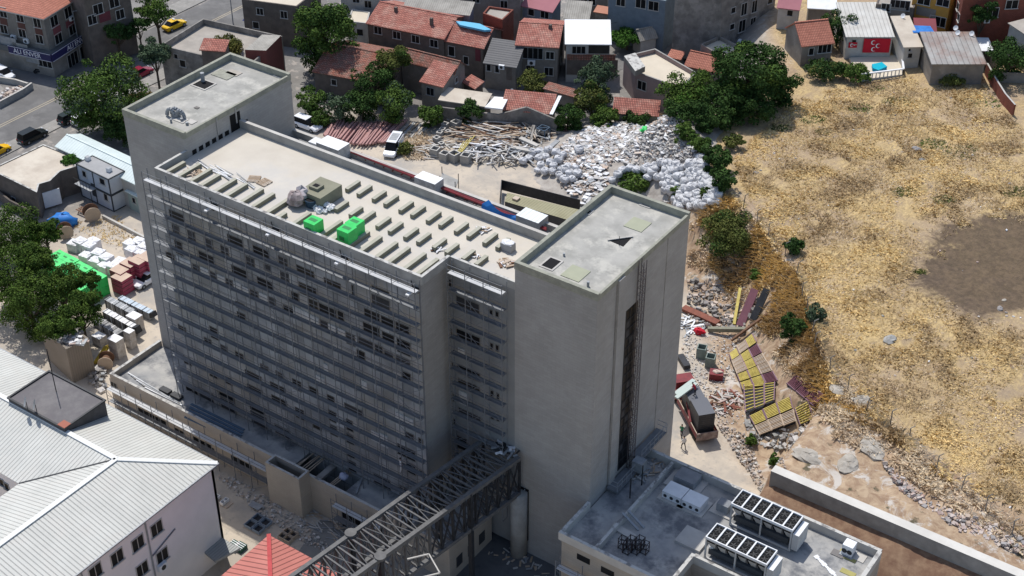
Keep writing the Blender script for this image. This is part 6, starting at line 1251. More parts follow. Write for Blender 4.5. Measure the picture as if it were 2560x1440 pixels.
for k,(x,y) in enumerate(bags):
    px,py=1200+x*.3056,260+y*.3056; z=0
    for _ in range(10): p=P(px,py,z+.5); z=.5*z+.5*(gz(p.x,p.y)+hm(p.x,p.y))
    z+=.12
    if k<5: protos.append(bagmesh(k).build('bulk_bag',None,True,False)); o=protos[-1]
    else: o=protos[k%5].copy(); COL.objects.link(o)
    s=r2.uniform(.9,1.25) if k<26 else r2.uniform(.9,1.35); o.location=(p.x,p.y,z); o.rotation_euler=(r2.uniform(-.15,.15),r2.uniform(-.15,.15),r2.uniform(0,6.3)); o.scale=(s,s,s*r2.uniform(.75,1.05))
    if k<26: tag(o,'full white bulk bag in the loose group left of the rubble mound','bag','white bulk bags left of the rubble mound')
    else: 
        w='beside the round bush behind the right tower' if px<1640 else ('under the field edge hedge' if py<455 else ('at the lower edge of the crowd above the right tower' if py>490 else 'in the middle of the crowd between hedge and tower'))
        tag(o,'crumpled white bulk bag '+w,'bag','white bulk bags '+w)
# sheds behind the right tower
t=thing('ribbed_shed','long shed with olive ribbed roof between the yard and the right tower','shed',tuple(P(1350,500,0))); q=[P(1262,502,2.8),P(1268,480,2.8),P(1480,530,2.8),P(1460,560,2.8)]
b=MB(); b.prism([(v.x,v.y) for v in q],-.2,2.7,stack,M('olive_ribs',(.33,.31,.20),(.28,.26,.16),sc=.5,pat=('rib',0,.4,.75))); b.build('body',t,True); p=P(1292,498,2.8); b=MB(); b.box(p.x-.5,p.x+.3,p.y-.4,p.y+.4,2.75,3.0,wood); b.build('roof_box',t,True)
b=MB(); s,e,f=P(1250,508,1.2),P(1254,462,1.2),P(1450,512,1.2)
b.beam(s,e,.1,1.6,dsteel); b.beam(e,f,.1,1.6,dsteel); tag(b.build('site_fence'),'dark sheet fence around the olive ribbed shed','fence')
t=thing('site_shed','open grey shed with thin posts behind the white-topped roof unit','shed',tuple(P(1130,450,0))); q=[P(1100,455,2.4),P(1105,432,2.4),P(1146,450,2.4),P(1138,470,2.4)]; b=MB(); b.prism([(v.x,v.y) for v in q],2.2,2.4,conc,bot=True); b.build('roof',t,True)
for v in q: b=MB(); b.tube((v.x,v.y,0),(v.x,v.y,3.4),.06,dsteel,5); b.build('post',t,True)
b=MB(); a,c=P(845,345,1.0),P(1000,415,1.0)
# ================================================= RIGHT YARD: formwork panels etc.
def bil(q,u,v): a=q[0].lerp(q[1],u); b_=q[3].lerp(q[2],u); return a.lerp(b_,v)
def formgroup(px,nu,nv,zl,ms,grp,seed,lab):
    q=[G(x,y,zl) for x,y in px]; q=[Vector((v.x,v.y,v.z+zl)) for v in q]; r3=random.Random(seed)
    for i in range(nu):
        for j in range(nv):
            u0,u1,v0,v1=(i+.03)/nu,(i+.97)/nu,(j+.04)/nv,(j+.96)/nv; dz=Vector((0,0,r3.uniform(0,.18)))
            c=[bil(q,u0,v0)+dz,bil(q,u1,v0)+dz,bil(q,u1,v1)+dz,bil(q,u0,v1)+dz]
            m=r3.choice(ms); t=thing('formwork_panel',lab if m is yel or m is plum and len(ms)==1 else ('unpainted timber' if m is wood else 'plum')+' slatted panel in the '+('upper' if seed==1 else 'lower')+' part of the formwork pile','panel',tuple(c[0]),0,grp+' '+m.name)
            n=8
            for s,e in ((c[0],c[3]),(c[1],c[2])): b=MB(); b.beam(s,e,.12,.16,purp if m is not wood else wood); b.build('side_rail',t,True)
            b=MB()
            for k in range(n): f=(k+.5)/n; b.beam(c[0].lerp(c[3],f),c[1].lerp(c[2],f),.11,.11,m)
            b.build('slats',t,True)
            b=MB(); d=Vector((0,0,-.3)); b.face([v+d for v in c],stack); b.build('back_sheet',t,True)
L1='yellow slatted formwork panel with purple rails in the upper, steeper part of the pile'
L2='yellow slatted formwork panel in the lower heap of the pile, nearest the rocks'
formgroup([(1822,885),(1880,836),(1945,955),(1856,975)],3,5,.5,[yel,yel,yel,wood,plum],'formwork panels in the sloping pile',1,L1)
formgroup([(1858,962),(1937,955),(1935,1005),(1863,1036)],3,1,.7,[yel],'formwork panels in the sloping pile, lower rows',2,'yellow slatted formwork panel in the single row between upper and lower part of the pile')
formgroup([(1872,1040),(1975,990),(1990,1055),(1900,1090)],3,2,.6,[yel,wood],'formwork panels in the lower heap',3,L2)
formgroup([(1985,1020),(2020,1000),(2035,1050),(2000,1065)],1,1,.5,[yel],'formwork panels in the lower heap',4,'single yellow slatted formwork panel at the lower right end of the pile')
formgroup([(1965,960),(1988,938),(2062,992),(2035,1020)],1,3,.5,[plum],'plum formwork panels right of the pile',5,'plum coloured slatted panel at the right end of the formwork pile')
for (a,c,w,h,m,nm,lab,cat) in (((1835,812),(1848,742),.35,.3,yel,'yellow_beam','yellow beam leaning on the rock face','beam'),((1850,815),(1885,745),1.0,.15,plum,'leaning_panel','plum and grey panel leaning on the rock face','panel'),((1882,800),(1915,745),.9,.2,dsteel,'leaning_panel','black gridded panel leaning beside the plum panel','panel'),((1770,824),(1864,826),.5,.5,olive,'timber_bundle','bundle of olive beams lying below the leaning panels','bundle'),((1828,852),(1920,785),.3,.25,woodd,'long_beam','long dark beam rising along the slope','beam'),((1708,770),(1795,810),1.0,.35,M('rust_bundle',(.25,.09,.06),(.18,.07,.05),sc=2),'rusty_bundle','rusty red beam bundle beside the right tower','bundle'),((1700,890),(1718,920),.8,.5,dsteel,'pipe_bundle','bundle of black pipes touching the right tower','bundle')):
    A=G(*a,.3);C_=G(*c,.3); A.z+=.35;C_.z+=.4+(1.2 if 'leaning' in lab and 'formwork' not in lab and m is not olive else 0); b=MB(); b.beam(A,C_,w,h,m); tag(b.build(nm),lab,cat)
for k,(px,py) in enumerate(((1753,892),(1775,915))): 
    p=G(px,py); t=thing('concrete_box',['pale green box form, further of the two beside the right tower','pale green box form, nearer of the two beside the right tower'][k],'box',(p.x,p.y,p.z),.3); b=MB(); m=M('green_form',(.24,.29,.26),(.18,.22,.2),sc=2); w=.55
    for q in ((-w,w,-w,-w+.1),(-w,w,w-.1,w),(-w,-w+.1,-w+.1,w-.1),(w-.1,w,-w+.1,w-.1)): b.box(*q,0,1.5,m)
    b.build('shell',t,False)
p=G(1790,945); t=thing('skip','small dark red skip with rubble in the right yard','skip',(p.x,p.y,p.z),.4); b=MB(); b.box(-.8,.8,-.6,.6,0,.9,redm); b.build('tub',t,False); b=MB(); b.blob((0,0,.9),.65,.45,.2,rubt,2,.3); b.build('content',t,False)
p=G(1745,832); b=MB(); b.blob((p.x,p.y,p.z+.3),.9,.6,.4,red,2,.35); tag(b.build('red_sheet'),'crumpled bright red sheet beside the right tower','sheet')
p=G(1718,812); scrap('offcuts',p.x,p.y,p.z,2.2,1.6,40,[white,white,steel],1,2.4,.2,71,.6)
p=G(1815,1005); scrap('offcuts',p.x,p.y,p.z,1.6,2.6,60,[woodd,rubp,conc_l,M('rust_bundle',(.25,.09,.06))],.5,1.8,.18,72,.4)
for k,(px,py,ex,ey) in enumerate(((1688,985,1735,950),(1690,995,1740,958))): 
    A=P(px,py,tg.z+3.9);C_=P(ex,ey,tg.z+3.9); b=MB(); b.beam(A,C_,.5,.2,M('pale_green_sheet',(.45,.52,.48))); tag(b.build('sheet_bundle'),['pale sheet bundle on top of the truck load, outer one','pale sheet bundle on top of the truck load, inner one'][k],'bundle')
# boulders and stones on the field
for k,(px,py,s,m,lab) in enumerate(((2292,374,.75,rubd,'black boulder in the middle of the dry field'),(2305,400,.5,conc,'grey stone beside the black boulder'),(2225,850,.9,conc,'flat grey stone in the middle of the lower field'),(2500,772,.5,rubd,'dark stone at the right of the field'),(2095,975,1.1,rub,'pale outcrop near the fence below the pallets'),(1890,432,.4,rubd,'small dark stone in the upper left of the field'),(2510,750,.3,rub,'small pale stone at the right edge of the field'),(2120,1160,1.5,rub,'largest pale rock on the bank above the retaining wall'),(2180,1120,1.8,rub,'broad pale rock right of the largest one on the bank'),(2020,1140,1.6,rub,'pale rock shelf just behind the end of the retaining wall'),(2150,1000,1.2,rub,'pale rock patch right of the outcrop near the fence'))):
    p=G(px,py); b=MB(); b.blob((p.x,p.y,p.z),s,s*.7,s*(.45 if m is not rub else .22),m if m is not rub else M('outcrop_rock',(.42,.39,.34),(.30,.27,.23),sc=1.5,bump=.5),k,.18,k*.7,12,7); tag(b.build('boulder',None,True,False),lab,'rock')
# fence posts
posts=[(1820,478),(1858,520),(1892,560),(1921,595),(1962,640),(1990,690),(2005,745),(2018,780),(2028,838),(2035,868),(2075,930),(2118,978),(2165,1030),(2225,1064),(2272,1110),(2340,1175),(2402,1227),(2463,1280),(2530,1340)]
pg=[]
for k,(px,py) in enumerate(posts):
    p=G(px,py); pg.append(p); b=MB(); l=Vector((math.sin(k*1.7)*.15,math.cos(k*2.3)*.12,2.0)); q=Vector(p)+l; b.tube(Vector(p)-Vector((0,0,.3)),q,.06,conc_d,5); b.tube(q,q+Vector((.35,.3,.25)),.05,conc_d,5); o=b.build('fence_post'); tag(o,'leaning concrete fence post with bent top along the field edge','post','concrete fence posts along the field edge')
b=MB()
for a,c in zip(pg,pg[1:]):
    for h in (.6,1.2,1.8): b.tube(Vector(a)+Vector((0,0,h)),Vector(c)+Vector((0,0,h-.1)),.012,dsteel,3)
tag(b.build('fence_wire'),'thin wires strung between the concrete posts of the field fence','fence wire')
# street lamps and poles
def lamp(label,px,py,h,dx=1,arm=2.2):
    p=G(px,py); t=thing('street_lamp',label,'street lamp',tuple(p)); b=MB(); b.tube((0,0,0),(0,0,h),.1,steel,6,.06); b.build('pole',t,False); b=MB(); b.tube((0,0,h),(arm*dx*rt.x,arm*dx*rt.y,h+.4),.05,steel,5); b.build('arm',t,False); b=MB(); q=Vector((arm*dx*rt.x,arm*dx*rt.y,h+.4)); b.beam(q,q+rt*.8*dx,.3,.14,white); b.build('lamp_head',t,False)
lamp('tall street lamp in front of the corner shop',204,150,8.5); lamp('street lamp pole at the top edge beside the street',583,60,9); lamp('lamp pole between the dark house and the row house',1189,175,4.6,-1,.8)
for k,(px,py,h,lab) in enumerate(((1807,112,8,'tall pale utility pole before the raw concrete flats'),(1190,165,5,'wooden utility pole beside the outside stair'),(1960,55,7,'dark utility pole by the rose roofed house'),(1668,85,5,'short utility pole in the alley'))):
    p=G(px,py); t=thing('utility_pole',lab,'pole',tuple(p)); b=MB(); b.tube((0,0,0),(0,0,h),.1,conc_l if k==0 else woodd,6); b.build('mast',t,False); b=MB(); b.beam((-.6,0,h-.3),(.6,0,h-.3),.1,.1,woodd); b.build('crossarm',t,False)
pq=[G(1807,112)+Vector((0,0,7.8)),G(1668,85)+Vector((0,0,4.9)),G(1189,175)+Vector((0,0,4.5)),G(1960,55)+Vector((0,0,6.8))]
for k,(i,j) in enumerate(((0,1),(1,2),(0,3))):
    b=MB(); pr=None
    for s in range(13): u=s/12; q=pq[i].lerp(pq[j],u); q.z-=1.2*4*u*(1-u); 
    pr=pq[i]
    for s in range(1,13):
        u=s/12; q=pq[i].lerp(pq[j],u); q.z-=1.2*4*u*(1-u); b.tube(pr,q,.025,cable,3); pr=q
    tag(b.build('overhead_cable'),['sagging cable between the raw flats and the alley pole','long sagging cable across the tiled roofs','sagging cable in front of the upper windows of the raw flats'][k],'cable')
# flags on the banner house
def crescent(b,cx,cy,r,m,off,frame,op=.28,dirx=1):
    o,ux,uz,n=frame; pts=[]; N=18
    for i in range(N+1): a=math.pi*(.22)+ (2*math.pi-.44*math.pi)*i/N; pts.append((cx+r*math.cos(a)*dirx,cy+r*math.sin(a)))
    inn=[]
    for i in range(N+1): a=math.pi*(.30)+(2*math.pi-.60*math.pi)*i/N; inn.append((cx+(op*r+.78*r*math.cos(a))*dirx,cy+.78*r*math.sin(a)))
    W2=lambda p:tuple(o+ux*p[0]+uz*p[1]+n*off)
    for i in range(N): b.face([W2(pts[i]),W2(pts[i+1]),W2(inn[i+1]),W2(inn[i])],m)
def flags():
    wa,wb=EDG['house with white ribbed roof and a big red banner on its front'][0]; s=PL(2160,95,wa,wb); e=PL(2227,95,wa,wb); e.z=s.z; A=s; ux=(e-s); ux.z=0; L=ux.length; ux.normalize(); n=Vector((ux.y,-ux.x,0)); n=n if n.dot(CAM-s)>0 else -n; uz=Vector((0,0,1)); h=2.3; o=s+n*.2
    t=thing('banner','big red banner with three white crescents hanging below the ribbed roof','banner',tuple(o)); b=MB(); n_=8
    for i in range(n_):
        u0,u1=i/n_,(i+1)/n_; w=lambda u:.06*math.sin(u*9); b.face([tuple(o+ux*L*u0+n*w(u0)-uz*h),tuple(o+ux*L*u1+n*w(u1)-uz*h),tuple(o+ux*L*u1+n*w(u1)),tuple(o+ux*L*u0+n*w(u0))],red)
    b.build('cloth',t,True); b=MB(); fr=(o,ux,uz,n)
    for (x,y) in ((.36,-.62),(.55,-1.15),(.40,-1.72)): b=MB(); crescent(b,L*x,y,.36,white,.09,fr); b.build('crescent',t,True)
    o=PL(2122,105,wa,wb)+n*.12; t=thing('flag','small Turkish flag with crescent and star beside the big banner','flag',tuple(o)); b=MB(); b.face([tuple(o-uz*.9),tuple(o+ux*1.3-uz*.9),tuple(o+ux*1.3),tuple(o)],red); b.build('cloth',t,True); b=MB(); crescent(b,.5,-.45,.28,white,.02,(o,ux,uz,n)); 
    c=(.88,-.45); st=[]
    for i in range(10): a=math.pi/5*i; r_=.14 if i%2==0 else .055; st.append(tuple(o+ux*(c[0]+r_*math.cos(a))+uz*(c[1]+r_*math.sin(a))+n*.02))
    for i in range(10): b.face([tuple(o+ux*c[0]+uz*c[1]+n*.02),st[i],st[(i+1)%10]],white)
    b.build('crescent_and_star',t,True)
    # terrace
    t=thing('terrace','white terrace with balustrade and turquoise paddling pool','terrace',tuple(G(2190,170))); q=[G(x,y) for x,y in ((2122,150),(2250,140),(2256,190),(2150,205))]; zt=max(v.z for v in q)+.25
    b=MB(); b.prism([(v.x,v.y) for v in q],zt-1.5,zt,conc_l,cream); b.build('floor',t,True)
    pts=[G(2250,112),q[1],q[2],q[3]]
    for s_,e_ in zip(pts,pts[1:]):
        b=MB(); s_=Vector((s_.x,s_.y,zt));e_=Vector((e_.x,e_.y,zt)); b.beam(s_+uz*.9,e_+uz*.9,.3,.16,white); m=max(2,int((e_-s_).length/.6))
        for i in range(m+1): v=s_.lerp(e_,i/m); b.beam(v,v+uz*.85,.14,.14,white,(0,1,0))
        b.build('balustrade',t,True)
    b=MB(); q=[P(x,y,zt+.5) for x,y in ((2180,160),(2205,155),(2218,166),(2196,175),(2182,170))]; b.prism([(v.x,v.y) for v in q],zt+.01,zt+.5,M('pool_wall',(.02,.30,.5)),mosqu); w=b.build('paddling_pool'); tag(w,'turquoise paddling pool on the white terrace','pool')
flags()
for k,(px,py,z) in enumerate(((1748,92,4.4),(2258,40,11.9),(2395,82,11.8),(2430,84,11.8),(1280,228,1.5),(1850,103,4.2),(2390,70,11.5))):
    p=P(px,py,z+.4); d=thing('satellite_dish',['white satellite dish left of the cream flat roof','white satellite dish at the top of the beige sheet roof','white satellite dish at the back left of the tin roof','white satellite dish at the right corner of the tin roof','small white dish on the long low shed','small dish on the right of the cream flat roof','white satellite dish by the brick flats'][k],'satellite dish',(p.x,p.y,p.z)); b=MB(); n=Vector((-.2,-.8,.5)).normalized(); r_=.4; a=n.orthogonal().normalized(); bb=n.cross(a); c=Vector((0,0,0)); ring=[(a*math.cos(i*math.pi/5)+bb*math.sin(i*math.pi/5))*r_+n*.1 for i in range(10)]
    for i in range(10): b.face([c,ring[i],ring[(i+1)%10]],white)
    b.build('reflector',d,False); b=MB(); b.tube((0,0,-.02),(0,0,-1.2),.035,steel,5); b.build('stand',d,False)
# ================================================= VEGETATION
def leafmat(name,c1,c2,c3=None,sc=.5,lo=.55,hi=1.4):
    m=mat(name,c1,c2,rough=.9,sc=sc,isl=None,contrast=(.4,.6),spec=.03); N,L=nodes(m); b=N['Principled BSDF']
    src=b.inputs['Base Color'].links[0].from_socket; geo=N.new('ShaderNodeNewGeometry'); mx=N.new('ShaderNodeMix'); mx.data_type='RGBA'; mx.blend_type='MULTIPLY'; mx.inputs['Factor'].default_value=1
    mr=N.new('ShaderNodeMapRange'); mr.inputs['To Min'].default_value=lo; mr.inputs['To Max'].default_value=hi; L.new(geo.outputs['Random Per Island'],mr.inputs['Value']); L.new(src,mx.inputs['A']); L.new(mr.outputs['Result'],mx.inputs['B']); L.new(mx.outputs['Result'],b.inputs['Base Color'])
    return m
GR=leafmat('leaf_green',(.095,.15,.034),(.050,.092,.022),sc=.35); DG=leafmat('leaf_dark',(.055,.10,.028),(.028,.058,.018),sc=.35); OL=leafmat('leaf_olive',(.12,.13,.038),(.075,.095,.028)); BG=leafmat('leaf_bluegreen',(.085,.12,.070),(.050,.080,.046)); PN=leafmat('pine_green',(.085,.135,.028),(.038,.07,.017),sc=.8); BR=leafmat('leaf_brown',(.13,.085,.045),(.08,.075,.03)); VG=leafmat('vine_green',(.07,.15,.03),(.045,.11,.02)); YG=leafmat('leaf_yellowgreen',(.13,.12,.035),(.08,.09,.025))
bark=M('bark',(.11,.085,.065),(.07,.055,.04),sc=3)
straw=leafmat('straw',(.76,.58,.29),(.43,.315,.18),sc=.13,lo=.8,hi=1.2); strawb=leafmat('brown_straw',(.58,.46,.33),(.72,.60,.43),sc=.3,lo=.8,hi=1.2)
def leaves(name,parent,lobes,n,size,m,seed,flat=.0,droop=0.0):
    g=np.random.default_rng(seed); L_=np.array(lobes); w=L_[:,3]**2; w/=w.sum(); k=g.choice(len(L_),n,p=w); c=L_[k,:3]; r=L_[k,3]
    d=g.normal(size=(n,3)); d/=np.linalg.norm(d,axis=1)[:,None]; d[:,2]=np.where(d[:,2]<-.35,-d[:,2]*.5,d[:,2])
    rad=r*(.62+.42*g.random(n)**.6); p=c+d*rad[:,None]*np.array([1,1,.85])
    nn=d+g.normal(size=(n,3))*.55; nn[:,2]+=.25; nn/=np.linalg.norm(nn,axis=1)[:,None]
    a=np.cross(nn,g.normal(size=(n,3))); a/=np.linalg.norm(a,axis=1)[:,None]; b=np.cross(nn,a); s=size*(.6+.8*g.random(n))[:,None]
    e=.55+.3*g.random(n)[:,None]
    V=np.stack([p-a*s,p-b*s*e+nn*s*.15,p+a*s,p+b*s*e-nn*s*.1],1).reshape(-1,3)
    if parent is not None: V=V-np.array(parent.location)
    me=bpy.data.meshes.new(name); me.vertices.add(4*n); me.vertices.foreach_set('co',V.astype(np.float32).ravel()); me.loops.add(4*n); me.loops.foreach_set('vertex_index',np.arange(4*n,dtype=np.int32)); me.polygons.add(n); me.polygons.foreach_set('loop_start',np.arange(0,4*n,4,dtype=np.int32)); 
    try: me.polygons.foreach_set('loop_total',np.full(n,4,dtype=np.int32))
    except Exception: pass
    me.update(calc_edges=True); me.materials.append(m); o=bpy.data.objects.new(name,me); COL.objects.link(o); o.parent=parent; return o
def tree(label,px,py,rpx,zc,m,n=2600,kind='tree',size=.2,cat='tree',seed=None,squash=.8,lob=9,group=None,sub=None):
    c=P(px,py,zc)
    g0=gz(c.x,c.y)
    for _ in range(25): g0=.6*g0+.4*gz(c.x,c.y); c=P(px,py,g0+zc)
    sl=(c-CAM).length; Rr=rpx*sl/F; seed=seed or int(px*7+py); rr=random.Random(seed); t=thing(kind,label,cat,(c.x,c.y,g0),0,group)
    lobes=[(c.x,c.y,c.z,Rr*.62)]
    for i in range(lob):
        a=i*2.4+rr.uniform(-.4,.4); q=Rr*rr.uniform(.45,.78); lobes.append((c.x+q*math.cos(a),c.y+q*math.sin(a),c.z+Rr*squash*rr.uniform(-.45,.6),Rr*rr.uniform(.24,.42)))
    for i in range(lob):
        a=rr.uniform(0,6.3); q=Rr*rr.uniform(.75,1.0); lobes.append((c.x+q*math.cos(a),c.y+q*math.sin(a),c.z+Rr*squash*rr.uniform(-.4,.35),Rr*rr.uniform(.10,.2)))
    if c.z-g0<Rr*1.6 and squash>.6:
        for i in range(lob):
            a=rr.uniform(0,6.3); q=Rr*rr.uniform(.2,.8); zz=g0+rr.uniform(.15,.75)*(c.z-g0); lobes.append((c.x+q*math.cos(a),c.y+q*math.sin(a),zz,Rr*rr.uniform(.22,.36)))
    zmin=g0+.15; lobes=[(x,y,max(z,zmin+r*.6),r) for x,y,z,r in lobes]
    n=int(n*1.9); size*=.72
    leaves('crown',t,lobes,n,size,m,seed)
    if sub: leaves('crown_second_leaves',t,[l for l in lobes[1:5]],n//5,size,sub,seed+1).name='leaf_clump'  # second leaf colour on a few lobes
    b=MB(); tr=max(.07,Rr*.05); b.tube((c.x,c.y,g0-.2),(c.x,c.y,c.z-Rr*.1),tr*1.5,bark,7,tr)
    for l in lobes[1:7]: b.tube((c.x,c.y,g0+(c.z-g0)*.45),(l[0],l[1],l[2]),tr*.7,bark,5,tr*.25)
    b.build('trunk',t,True); return t
T=tree
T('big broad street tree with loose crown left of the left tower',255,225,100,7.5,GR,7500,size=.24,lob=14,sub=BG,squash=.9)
T('dark lower tree merging with the big street tree, against the left tower',300,300,50,4.0,DG,2600)
T('feathery street tree above the dark red car',385,130,42,6.5,BG,2600)
T('dark street tree in the shade beside the flats',290,78,42,5,DG,2200)
T('leafy street tree at the top edge by the yellow taxi',388,22,50,6.5,GR,3000)
T('small street tree in front of the yellow taxi',345,62,32,5,DG,1500)
T('brownish half dry bush beside the left tower roof',352,248,34,2.6,BR,1400,kind='bush',cat='bush')
T('small yellow green tree in front of the flat concrete house',572,122,42,6.2,YG,1700)
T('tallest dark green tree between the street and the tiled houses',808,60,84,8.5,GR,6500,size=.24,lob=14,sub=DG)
T('dark underpart tree below the tallest tree',790,125,48,4.5,DG,2200)
T('tall olive topped tree in the middle of the rear garden',980,150,48,7.0,OL,2600,sub=GR)
T('dense dark tree in front of the worn tiled roofs',935,195,55,5.0,DG,3200)
T('round tree with pale leaf tips above the red pipes',985,248,52,4.0,GR,3000,sub=BG)
T('dark garden tree left of the round pale tipped one',905,255,48,3.2,DG,2400)
T('bushy garden tree directly behind the pipe stack',845,262,42,2.8,BG,2000)
T('leafy bush between the left tower and the garden trees',775,248,38,3,GR,1800,kind='bush',cat='bush')
T('low bush behind the white jeep',800,290,30,1.6,GR,1200,kind='bush',cat='bush')
T('bright shrub at the left end of the yard wall',1075,285,34,2.2,GR,1700,kind='bush',cat='bush')
T('dark leafy tree in front of the yard wall',1178,275,35,2.6,DG,1600)
T('round garden tree in front of the two storey house',1330,202,38,3.2,OL,2000)
T('broad blue green tree left of the pink house',1490,185,55,5.0,BG,3400)
T('olive tree in front of the broad blue green tree',1480,240,45,4.0,OL,2400,sub=DG)
T('dark tree overhanging the timber pile',1420,285,42,3.0,DG,2200,sub=GR)
T('feathery sumac tree beside the low tiled shed',1512,290,38,2.6,GR,1800)
T('low sumac bush in front of the tiled shed',1590,300,34,1.8,DG,1500,kind='bush',cat='bush')
T('wide feathery tree with pale green tips in the big tree group',1722,235,75,4.5,GR,5200,size=.22,lob=12,sub=VG)
T('largest dark tree of the big group at the edge of the dry field',1872,175,95,6.0,DG,7000,size=.24,lob=14,sub=GR)
T('dark tree filling the gap in the big group, lower middle',1810,250,62,3.2,DG,3600)
T('dark tree filling the lower left of the big group',1700,285,48,2.6,DG,2400)
T('dark tree at the bottom of the big group above the hedge',1775,290,52,2.4,DG,2800)
T('dark tree at the lower right of the big group by the field',1885,262,55,2.6,DG,2800)
T('dark tree at the right end of the big group',1940,215,58,3.2,DG,3200)
T('brownish small tree between the tiled house and the big group',1810,160,30,4.5,BR,1200)
T('round very dark tree beside the large tiled gable',2098,62,44,3.6,DG,2600,size=.17)
T('round green tree right of the white roofed shed',2525,138,62,4.0,DG,3600)
T('bright green vine over a pergola',1568,92,42,2.4,VG,2600,kind='grapevine',cat='vine',squash=.35)
T('feathery hedge bush at the top of the field edge',1715,330,30,2.0,GR,1500,kind='bush',cat='bush')
T('hedge bush behind the rubble mound, second from the top',1748,358,28,1.8,GR,1300,kind='bush',cat='bush')
T('dense hedge bush right of the rubble mound',1792,392,38,2.0,DG,2200,kind='bush',cat='bush')
T('lowest hedge bush at the right end of the white bags',1808,445,34,1.8,DG,1700,kind='bush',cat='bush')
T('round bush standing among the white bags behind the right tower',1592,462,50,1.6,GR,2600,kind='bush',cat='bush',squash=.6)
T('small sumac sprout among the white bags',1690,475,15,1.2,GR,350,kind='bush',cat='bush')
T('small sumac sprout at the right end of the white bags',1765,480,15,1.2,GR,350,kind='bush',cat='bush')
T('pale weedy bush at the top left of the field',1835,355,26,.9,OL,700,kind='bush',cat='bush',squash=.5)
T('large olive shrub on the slope right of the right tower',1818,588,80,1.3,OL,5200,kind='shrub',cat='shrub',squash=.65,size=.17,sub=DG)
T('small dark shrub on the slope by the fence',1985,612,28,1.1,DG,800,kind='shrub',cat='shrub')
T('tiny green shrub in the brown slope grass',1893,688,20,.8,GR,500,kind='shrub',cat='shrub')
T('upright dark green bush in the middle of the slope',1983,812,32,2.1,DG,2300,kind='shrub',cat='shrub',squash=1.2,size=.15)
T('small grey green bush right of the upright bush',2040,782,27,1.0,BG,900,kind='shrub',cat='shrub',size=.15)
T('small bush at the end of the dirt ramp',1935,1150,16,.7,GR,350,kind='shrub',cat='shrub')
T('small bush on the dirt ramp edge',1878,1100,15,.7,GR,320,kind='shrub',cat='shrub')
T('thorny hedge in front of the large tiled gable house',2060,172,48,1.3,DG,1800,kind='hedge',cat='hedge',squash=.4,sub=OL)
T('creeper hedge in front of the white terrace',2135,182,42,1.0,GR,1500,kind='hedge',cat='hedge',squash=.4)
T('green creeper spilling over the broken flat roof',180,400,27,4.2,VG,1300,kind='creeper',cat='creeper',squash=.3,size=.14)
T('weedy bush among the timber and the van',1010,370,26,.8,OL,600,kind='bush',cat='bush',squash=.5)
T('dark ivy climbing the red brick flats',2456,38,34,6,DG,2600,kind='ivy',cat='ivy',squash=1.6,size=.16)
T('low brown green shrub beside the tin roof shed',2375,195,34,.8,OL,900,kind='shrub',cat='shrub',squash=.4)
for k,(px,py,r_,z,lab) in enumerate(((30,575,72,4.5,'round topped pine at the left edge, furthest back'),(112,578,40,3.8,'small round pine nearest the blue tarp'),(20,680,80,5.5,'broad pine at the left edge'),(92,660,48,5.5,'pine crown beside the green packs'),(70,755,72,5,'dark pine in the middle of the group at the left edge'),(150,720,58,5.5,'loose pine with visible branches below the green packs'),(200,772,52,5.5,'rightmost pine beside the silver racks'),(150,822,52,5.2,'lowest pine above the brown cabin'),(222,700,26,6.5,'pine tip reaching over the green packs'))):
    T(lab,px,py,r_,z,PN,int(r_*95),kind='pine_tree',size=.15,lob=16,seed=100+k,squash=.9)
# grass and weeds on the field, built as blades
def blades(name,poly,n,h,w,m,seed,dens=None,z0=0.0):
    g=np.random.default_rng(seed); r3=random.Random(seed); gp=[G(x,y) for x,y in poly]; Pl=[(v.x,v.y) for v in gp]; x0,x1=min(p[0] for p in Pl),max(p[0] for p in Pl); y0,y1=min(p[1] for p in Pl),max(p[1] for p in Pl); pts=[]
    from mathutils import noise as NZ
    tr_=0
    while len(pts)<n and tr_<n*25:
        tr_+=1
        x=r3.uniform(x0,x1);y=r3.uniform(y0,y1)
        if inpoly(x,y,Pl) and math.hypot((x-SQ.x)/13,(y-SQ.y)/15)+.35*NZ.noise(Vector((x*.3,y*.3,9)))>r3.uniform(.75,1.05) and NZ.noise(Vector((x*.25,y*.25,seed)))>(dens if dens is not None else -1): pts.append((x,y,gz(x,y)))
    if not pts: return
    p=np.repeat(np.array(pts),3,0); k=len(p); p[:,:2]+=g.normal(size=(k,2))*.12; a=g.random(k)*6.28; l=h*(.5+g.random(k)); bend=(.9+g.random(k)*1.4)*l
    d=np.stack([np.cos(a),np.sin(a),np.zeros(k)],1); s=np.stack([-np.sin(a),np.cos(a),np.zeros(k)],1)*w; up_=np.array([0,0,1.])
    V=np.stack([p-s,p+s,p+d*bend[:,None]*.45+up_*l[:,None]*.7+s*.8,p+d*bend[:,None]+up_*l[:,None]*.75-s*.2],1).reshape(-1,3); nf=k
    me=bpy.data.meshes.new(name); me.vertices.add(4*nf); me.vertices.foreach_set('co',V.astype(np.float32).ravel()); me.loops.add(4*nf); me.loops.foreach_set('vertex_index',np.arange(4*nf,dtype=np.int32)); me.polygons.add(nf); me.polygons.foreach_set('loop_start',np.arange(0,4*nf,4,dtype=np.int32))
    me.update(calc_edges=True); me.materials.append(m); o=bpy.data.objects.new(name,me); COL.objects.link(o); tag(o,kind='stuff')
SQ=P(2550,650,9)
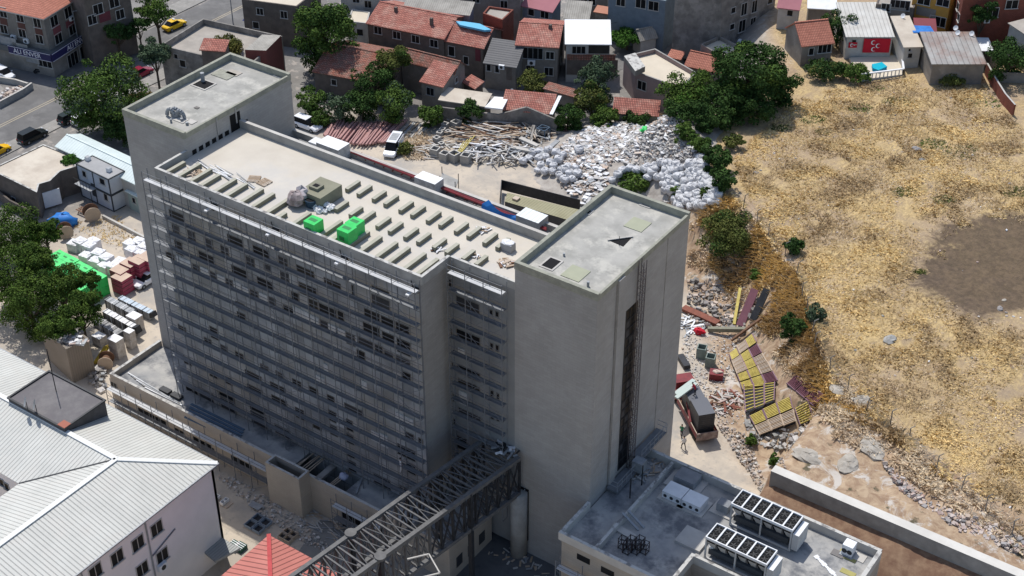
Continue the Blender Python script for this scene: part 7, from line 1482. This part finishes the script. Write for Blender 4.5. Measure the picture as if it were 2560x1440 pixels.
FLD=[(1830,400),(2000,240),(2280,190),(2300,215),(2460,215),(2560,330),(2620,1400),(2540,1330),(2270,1110),(2080,930),(2010,690),(1900,560)]
blades('dry_grass',FLD,24000,.17,.035,straw,1,-.3); blades('dry_grass',FLD,9000,.26,.045,straw,7,.12); blades('dry_grass',FLD,5000,.16,.03,strawb,2,.0)
blades('dry_grass',[(1725,560),(1830,490),(1900,560),(2000,690),(2080,930),(2230,1080),(2540,1320),(2560,1390),(2200,1150),(2060,1080),(1990,960),(1880,820),(1800,700),(1720,660)],5000,.34,.05,strawb,3,-.2)
blades('dry_grass',[(1725,560),(1830,490),(1900,560),(2000,690),(2080,930),(2230,1080),(2400,1220),(2060,1060),(1960,900),(1880,780),(1800,700)],5500,.45,.06,straw,4,-.1)
for k,(px,py,r_) in enumerate(((2150,270,32),(2240,255,40),(2030,300,35),(2400,380,60),(2330,360,40),(2260,480,35),(2360,500,30),(2100,180,45),(2470,250,60),(2060,330,22),(1950,320,30),(2540,480,40),(2500,630,25),(2300,680,15),(2190,220,25))):
    blades('green_weeds',[(px+r_*math.cos(a*1.05),py+r_*.35*math.sin(a*1.05)) for a in range(6)],110 if r_>25 else 60,.16,.05,OL if k%2 else GR,20+k)
blades('dry_grass',[(170,560),(290,540),(360,600),(350,640),(240,600)],260,.2,.04,straw,50)
blades('dry_grass',[(1010,330),(1080,330),(1060,400),(1010,400)],300,.35,.05,strawb,51)
blades('dry_grass',[(1640,280),(1720,290),(1800,300),(1830,340),(1700,310)],600,.3,.06,strawb,52)

r8=random.Random(88); b=MB()
gl=[(v.x,v.y) for v in (G(x,y) for x,y in FLD)]
k=0
while k<130:
    x=r8.uniform(min(q[0] for q in gl),max(q[0] for q in gl)); y=r8.uniform(min(q[1] for q in gl),max(q[1] for q in gl))
    if inpoly(x,y,gl): s_=r8.uniform(.06,.2); b.chunk((x,y,gz(x,y)+.05),s_,s_*.7,s_*.4,r8.choice([white,rub,rubd,rubd,conc,rubp]),r8); k+=1
tag(b.build('field_litter'),kind='stuff')
